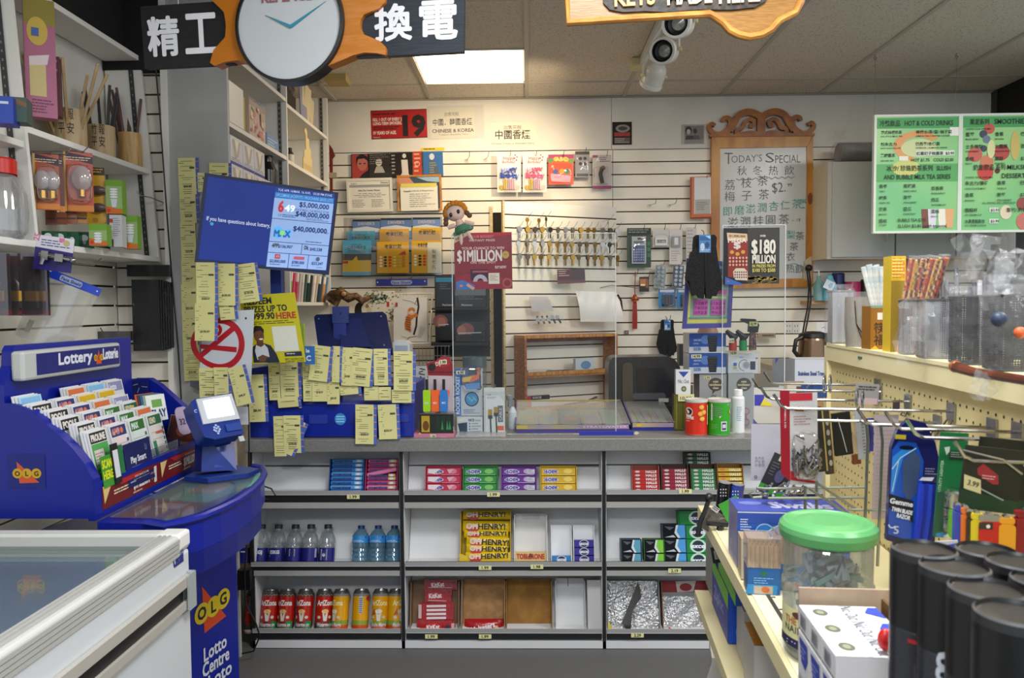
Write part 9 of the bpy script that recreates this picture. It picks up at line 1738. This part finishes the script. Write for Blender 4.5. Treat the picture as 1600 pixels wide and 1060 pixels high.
def nic_pack(label,a,n0,v,flat):
 g=T('filter_pack',label,'filter pack','filter packs in the carton')
 if flat:
  m=g.part('box');m.slab(fb_,a,v,a+.105,v+.030,n0,n0+.052,NW);m.mods.append(('bevel',.0015));tp=Fr(fb_.p(a,v+.0304,n0+.052),fb_.U,-fb_.N,Z3);q=g.part('printed_top');q.rect(tp,.0,.0,.105,.052,'dcdce0');q.ell(tp,.022,.027,.010,.012,'5c6450');q.ell(tp,.022,.027,.005,.006,'8a9078');[q.rect(tp,.040+.003*i,.0,.041+.003*i,.052,'9aa4cc')for i in range(2)];q.text(tp,.053,.049,.018,'Nic Out','5a5a68','l',.046,0,rot=-90);q.poly(tp,[(.082,.028),(.104,.010),(.104,.046),(.092,.046)],'2c44b0')
  sd=Fr(fb_.p(a-.0004,v,n0),fb_.N,Z3,-fb_.U);q2=g.part('printed_side');q2.rect(sd,.01,.006,.034,.024,'9a9aa0');[q2.rect(sd,.012+.0035*i,.008,.0135+.0035*i,.022,'6a6a72')for i in range(6)]
 else:
  m=g.part('box');m.slab(fb_,a,v,a+.030,v+.105,n0,n0+.052,NW);m.mods.append(('bevel',.0015));sd=Fr(fb_.p(a-.0004,v,n0),fb_.N,Z3,-fb_.U);q=g.part('printed_side');q.poly(sd,[(.006,.098),(.044,.098),(.046,.078),(.036,.062),(.018,.066)],'2a3c9c');q.lines(sd,.012,.074,.04,.092,3,'8a94d0',.4);fat(q,sd,.010,.028,.02,'Nic','8a8a98','l',.022,.0);q.text(sd,.010,.008,.018,'Out','8a8a98','l',.028);fs=Fr(fb_.p(a,v,n0+.0524),fb_.U,Z3,fb_.N);q3=g.part('printed_front');q3.poly(fs,[(.003,.10),(.027,.10),(.015,.08)],'2a3c9c')
for i in range(3):
 nic_pack(('rearmost','middle','front')[i]+' filter pack lying face up in the carton',.012,.005+i*.0535,.1105+.0035,True);nic_pack(('rearmost','middle','front')[i]+' standing filter pack under the lying ones, blue triangle outwards',.012,.005+i*.0535,.0035+.001,False)
 nic_pack(('rearmost','middle','front')[i]+' inner standing filter pack beside the outer ones',.045,.005+i*.0535,.0045,False)
g=T('red_cap_bottle','small bottle with a red cap squeezed beside the filter packs','bottle');p=W(1372,1005,.93);g.part('body').lathe((p.x,p.y,.90),[(0,0),(.011,0),(.011,.09),(.006,.105)],('b8ac8c',.4),12);g.part('cap','red cap').ball((W(1384,1000,.93)),(.010,.008,.014),('b81c18',.3),12,8)
# black spray cans
CANS2=[(1459,865,.765,'S'),(1509,893,.715,'80'),(1562,930,.66,''),(1612,970,.60,''),(1557,866,.84,''),(1610,885,.79,''),(1655,915,.74,'')]
CNM=['first of the near row beside the filter packs','second of the near row, with white numerals','third of the near row','fourth of the near row at the frame corner','first of the row behind','second of the row behind at the frame edge','third of the row behind, mostly outside the frame']
g=T('can_tray','brown carton floor under the black spray cans','carton');g.part('floor').slab(BF((.30,.83,ZSh),-4),.06,.0,.32,.004,-.06,.28,KRAFT);
for(x,y,Y,s_),l_ in zip(CANS2,CNM):
 top=W(x,y,Y);r=.0315;z0=ZSh+.0042;H=top.z-z0;t_=T('spray_can','black spray can, '+l_,'spray can','black spray cans');p=Vector((top.x,top.y+r*.6,z0))
 t_.part('body').lathe(p,[(0,0),(r*.94,0),(r,.004),(r,H-.082,('26282e',.28)),(r*.985,H-.080)],('222429',.28),28);c=t_.part('cap','black ribbed cap');c.lathe(p+Z3*(H-.0795),[(r*1.0,0),(r*1.01,.07),(r*.99,.0775,('222224',.4)),(r*.93,.0795,('4a4a4c',.35)),(r*.88,.076),(r*.5,.0765),(0,.0765)],('0a0a0b',.35),30)
 q=t_.part('can_print');cf=Fr(p,X3,Z3,-Y3);cf.p=lambda u,v,n=0,p=p,r=r:p+Vector(((r+.0005+n)*math.sin(u),-(r+.0005+n)*math.cos(u),v))
 if s_=='S':q.sheet(cf,-.9,H-.091,.4,H-.087,plain('a01c1c',.4),lambda a,b:.0002,8,1);q.sheet(cf,-.7,H-.16,-.1,H-.112,plain('3a3c42',.4),lambda a,b:.0002,5,1)
 if s_=='80':fat(q,cf,-.95,H-.106,.030,'80','b8bcc4','l',.95,.04,.0006);q.sheet(cf,-1.1,H-.116,.0,H-.110,plain('7a1c24',.4),lambda a,b:.0002,8,1);q.sheet(cf,.55,H-.15,.85,H-.125,plain('a87c1c',.4),lambda a,b:.0002,3,1)
 # lower shelf goods
ZL=.6035
g,q,f=gbox('freezer_bag_box','blue and green food bag box on the lower gondola shelf, upper one','box',1150,948,.735,.20,.11,.25,'1c4aa0',-5,'3c3c9c');sd=Fr(f.p(-.0005,0,-.25),f.N,Z3,-f.U);q.rect(sd,0,0,.25,.110,'34389c');q.poly(sd,[(.0,.0),(.25,.0),(.25,.03),(.0,.055)],'6ab82c');q.text(sd,.05,.05,.03,'Ziploc','8a9ad8','l',.12,.03,rot=8);fat(q,f,.02,.02,.02,'Zip','9ab0d8','l',None,.04,rot=0)
g,q,f=gbox('freezer_bag_box','blue and green food bag box on the lower gondola shelf, lower one','box',1138,1006,ZL,.21,.130,.26,'1848b0',-5,'38409c');sd=Fr(f.p(-.0005,0,-.26),f.N,Z3,-f.U);q.rect(sd,0,0,.26,.13,'343c98');q.poly(sd,[(.0,.095),(.26,.085),(.26,.13),(.0,.13)],'6ab82c');q.text(sd,.04,.035,.035,'Ziploc','8a9ad8','l',.15,.03,rot=4);q.lines(f,.02,.1,.1,.12,2,'7a9ad8',.4);q.ell(f,.03,.03,.012,.02,'6a9ae0');g.part('orange_top','orange tab').slab(f,.08,.1305,.16,.138,-.06,-.02,'a8502c')
g,q,f=gbox('grey_pack','grey clear pack at the far end of the lower gondola shelf','pack',1112,934,ZL,.055,.19,.12,'a8a49a',-5,'8a8880');q.lines(f,.008,.02,.048,.17,6,'6a6864',.4)
g,q,f=gbox('white_carton','white carton with grey print and dark bar, front of the lower shelf','box',1162,1046,ZL,.13,.135,.10,'b4b2b0',-6,'a8a6a4');q.lines(f,.018,.02,.045,.10,7,'6a6864',.3);q.rect(f,.056,.015,.063,.10,'4a3030');t2=Fr(f.p(0,.1355,0),f.U,-f.N,Z3);q.ring(t2,.065,.04,.018,.022,'a888a0');q.ell(t2,.075,.07,.02,.01,'5a5858')
g,q,f=gbox('white_carton','white carton with a gold swoosh, nearest on the lower shelf','box',1178,1100,ZL,.12,.125,.12,'b8b8b8',-6,'a8a8a8');t2=Fr(f.p(0,.1255,0),f.U,-f.N,Z3);q.poly(t2,[(0,.0),(.02,.0),(.035,.10),(.015,.12),(0,.12)],('c88a14',.25));q.ring(t2,.065,.07,.014,.02,'2a2c34',None,20,60,330);q.rect(t2,.085,.085,.105,.10,'b05a60')
g,q,f=gbox('small_carton','torn red and white small cartons low at the gondola foot','box',1112,1084,.155,.14,.12,.15,'8a2c24',-10,'c8c4bc');q.rect(f,0,.06,.03,.12,'d0ccc8');q.poly(f,[(.03,.05),(.09,.03),(.12,.09),(.05,.12)],'6a2420');q.rect(f,.05,.0,.14,.04,'1a1816')
g.part('torn_flap','white torn flap').add([f.p(-.02,.05,.02),f.p(.03,.06,.03),f.p(.025,.14,.03),f.p(.0,.12,.02)],[(0,1,2,3)],'c8c4c0')
g=T('price_rail_card','black ticked rule strip lying along the shelf beside the jar','strip');s2=Fr(GP(-.48,.345,.8728),GD,GO,Z3);g.slab(s2,-.42,-.004,0,.004,0,.001,'3a3830');[g.slab(s2,-.4+i*.06,-.012,-.396+i*.06,-.005,0,.001,'3a3830')for i in range(6)]
for t in ALL:t.build()
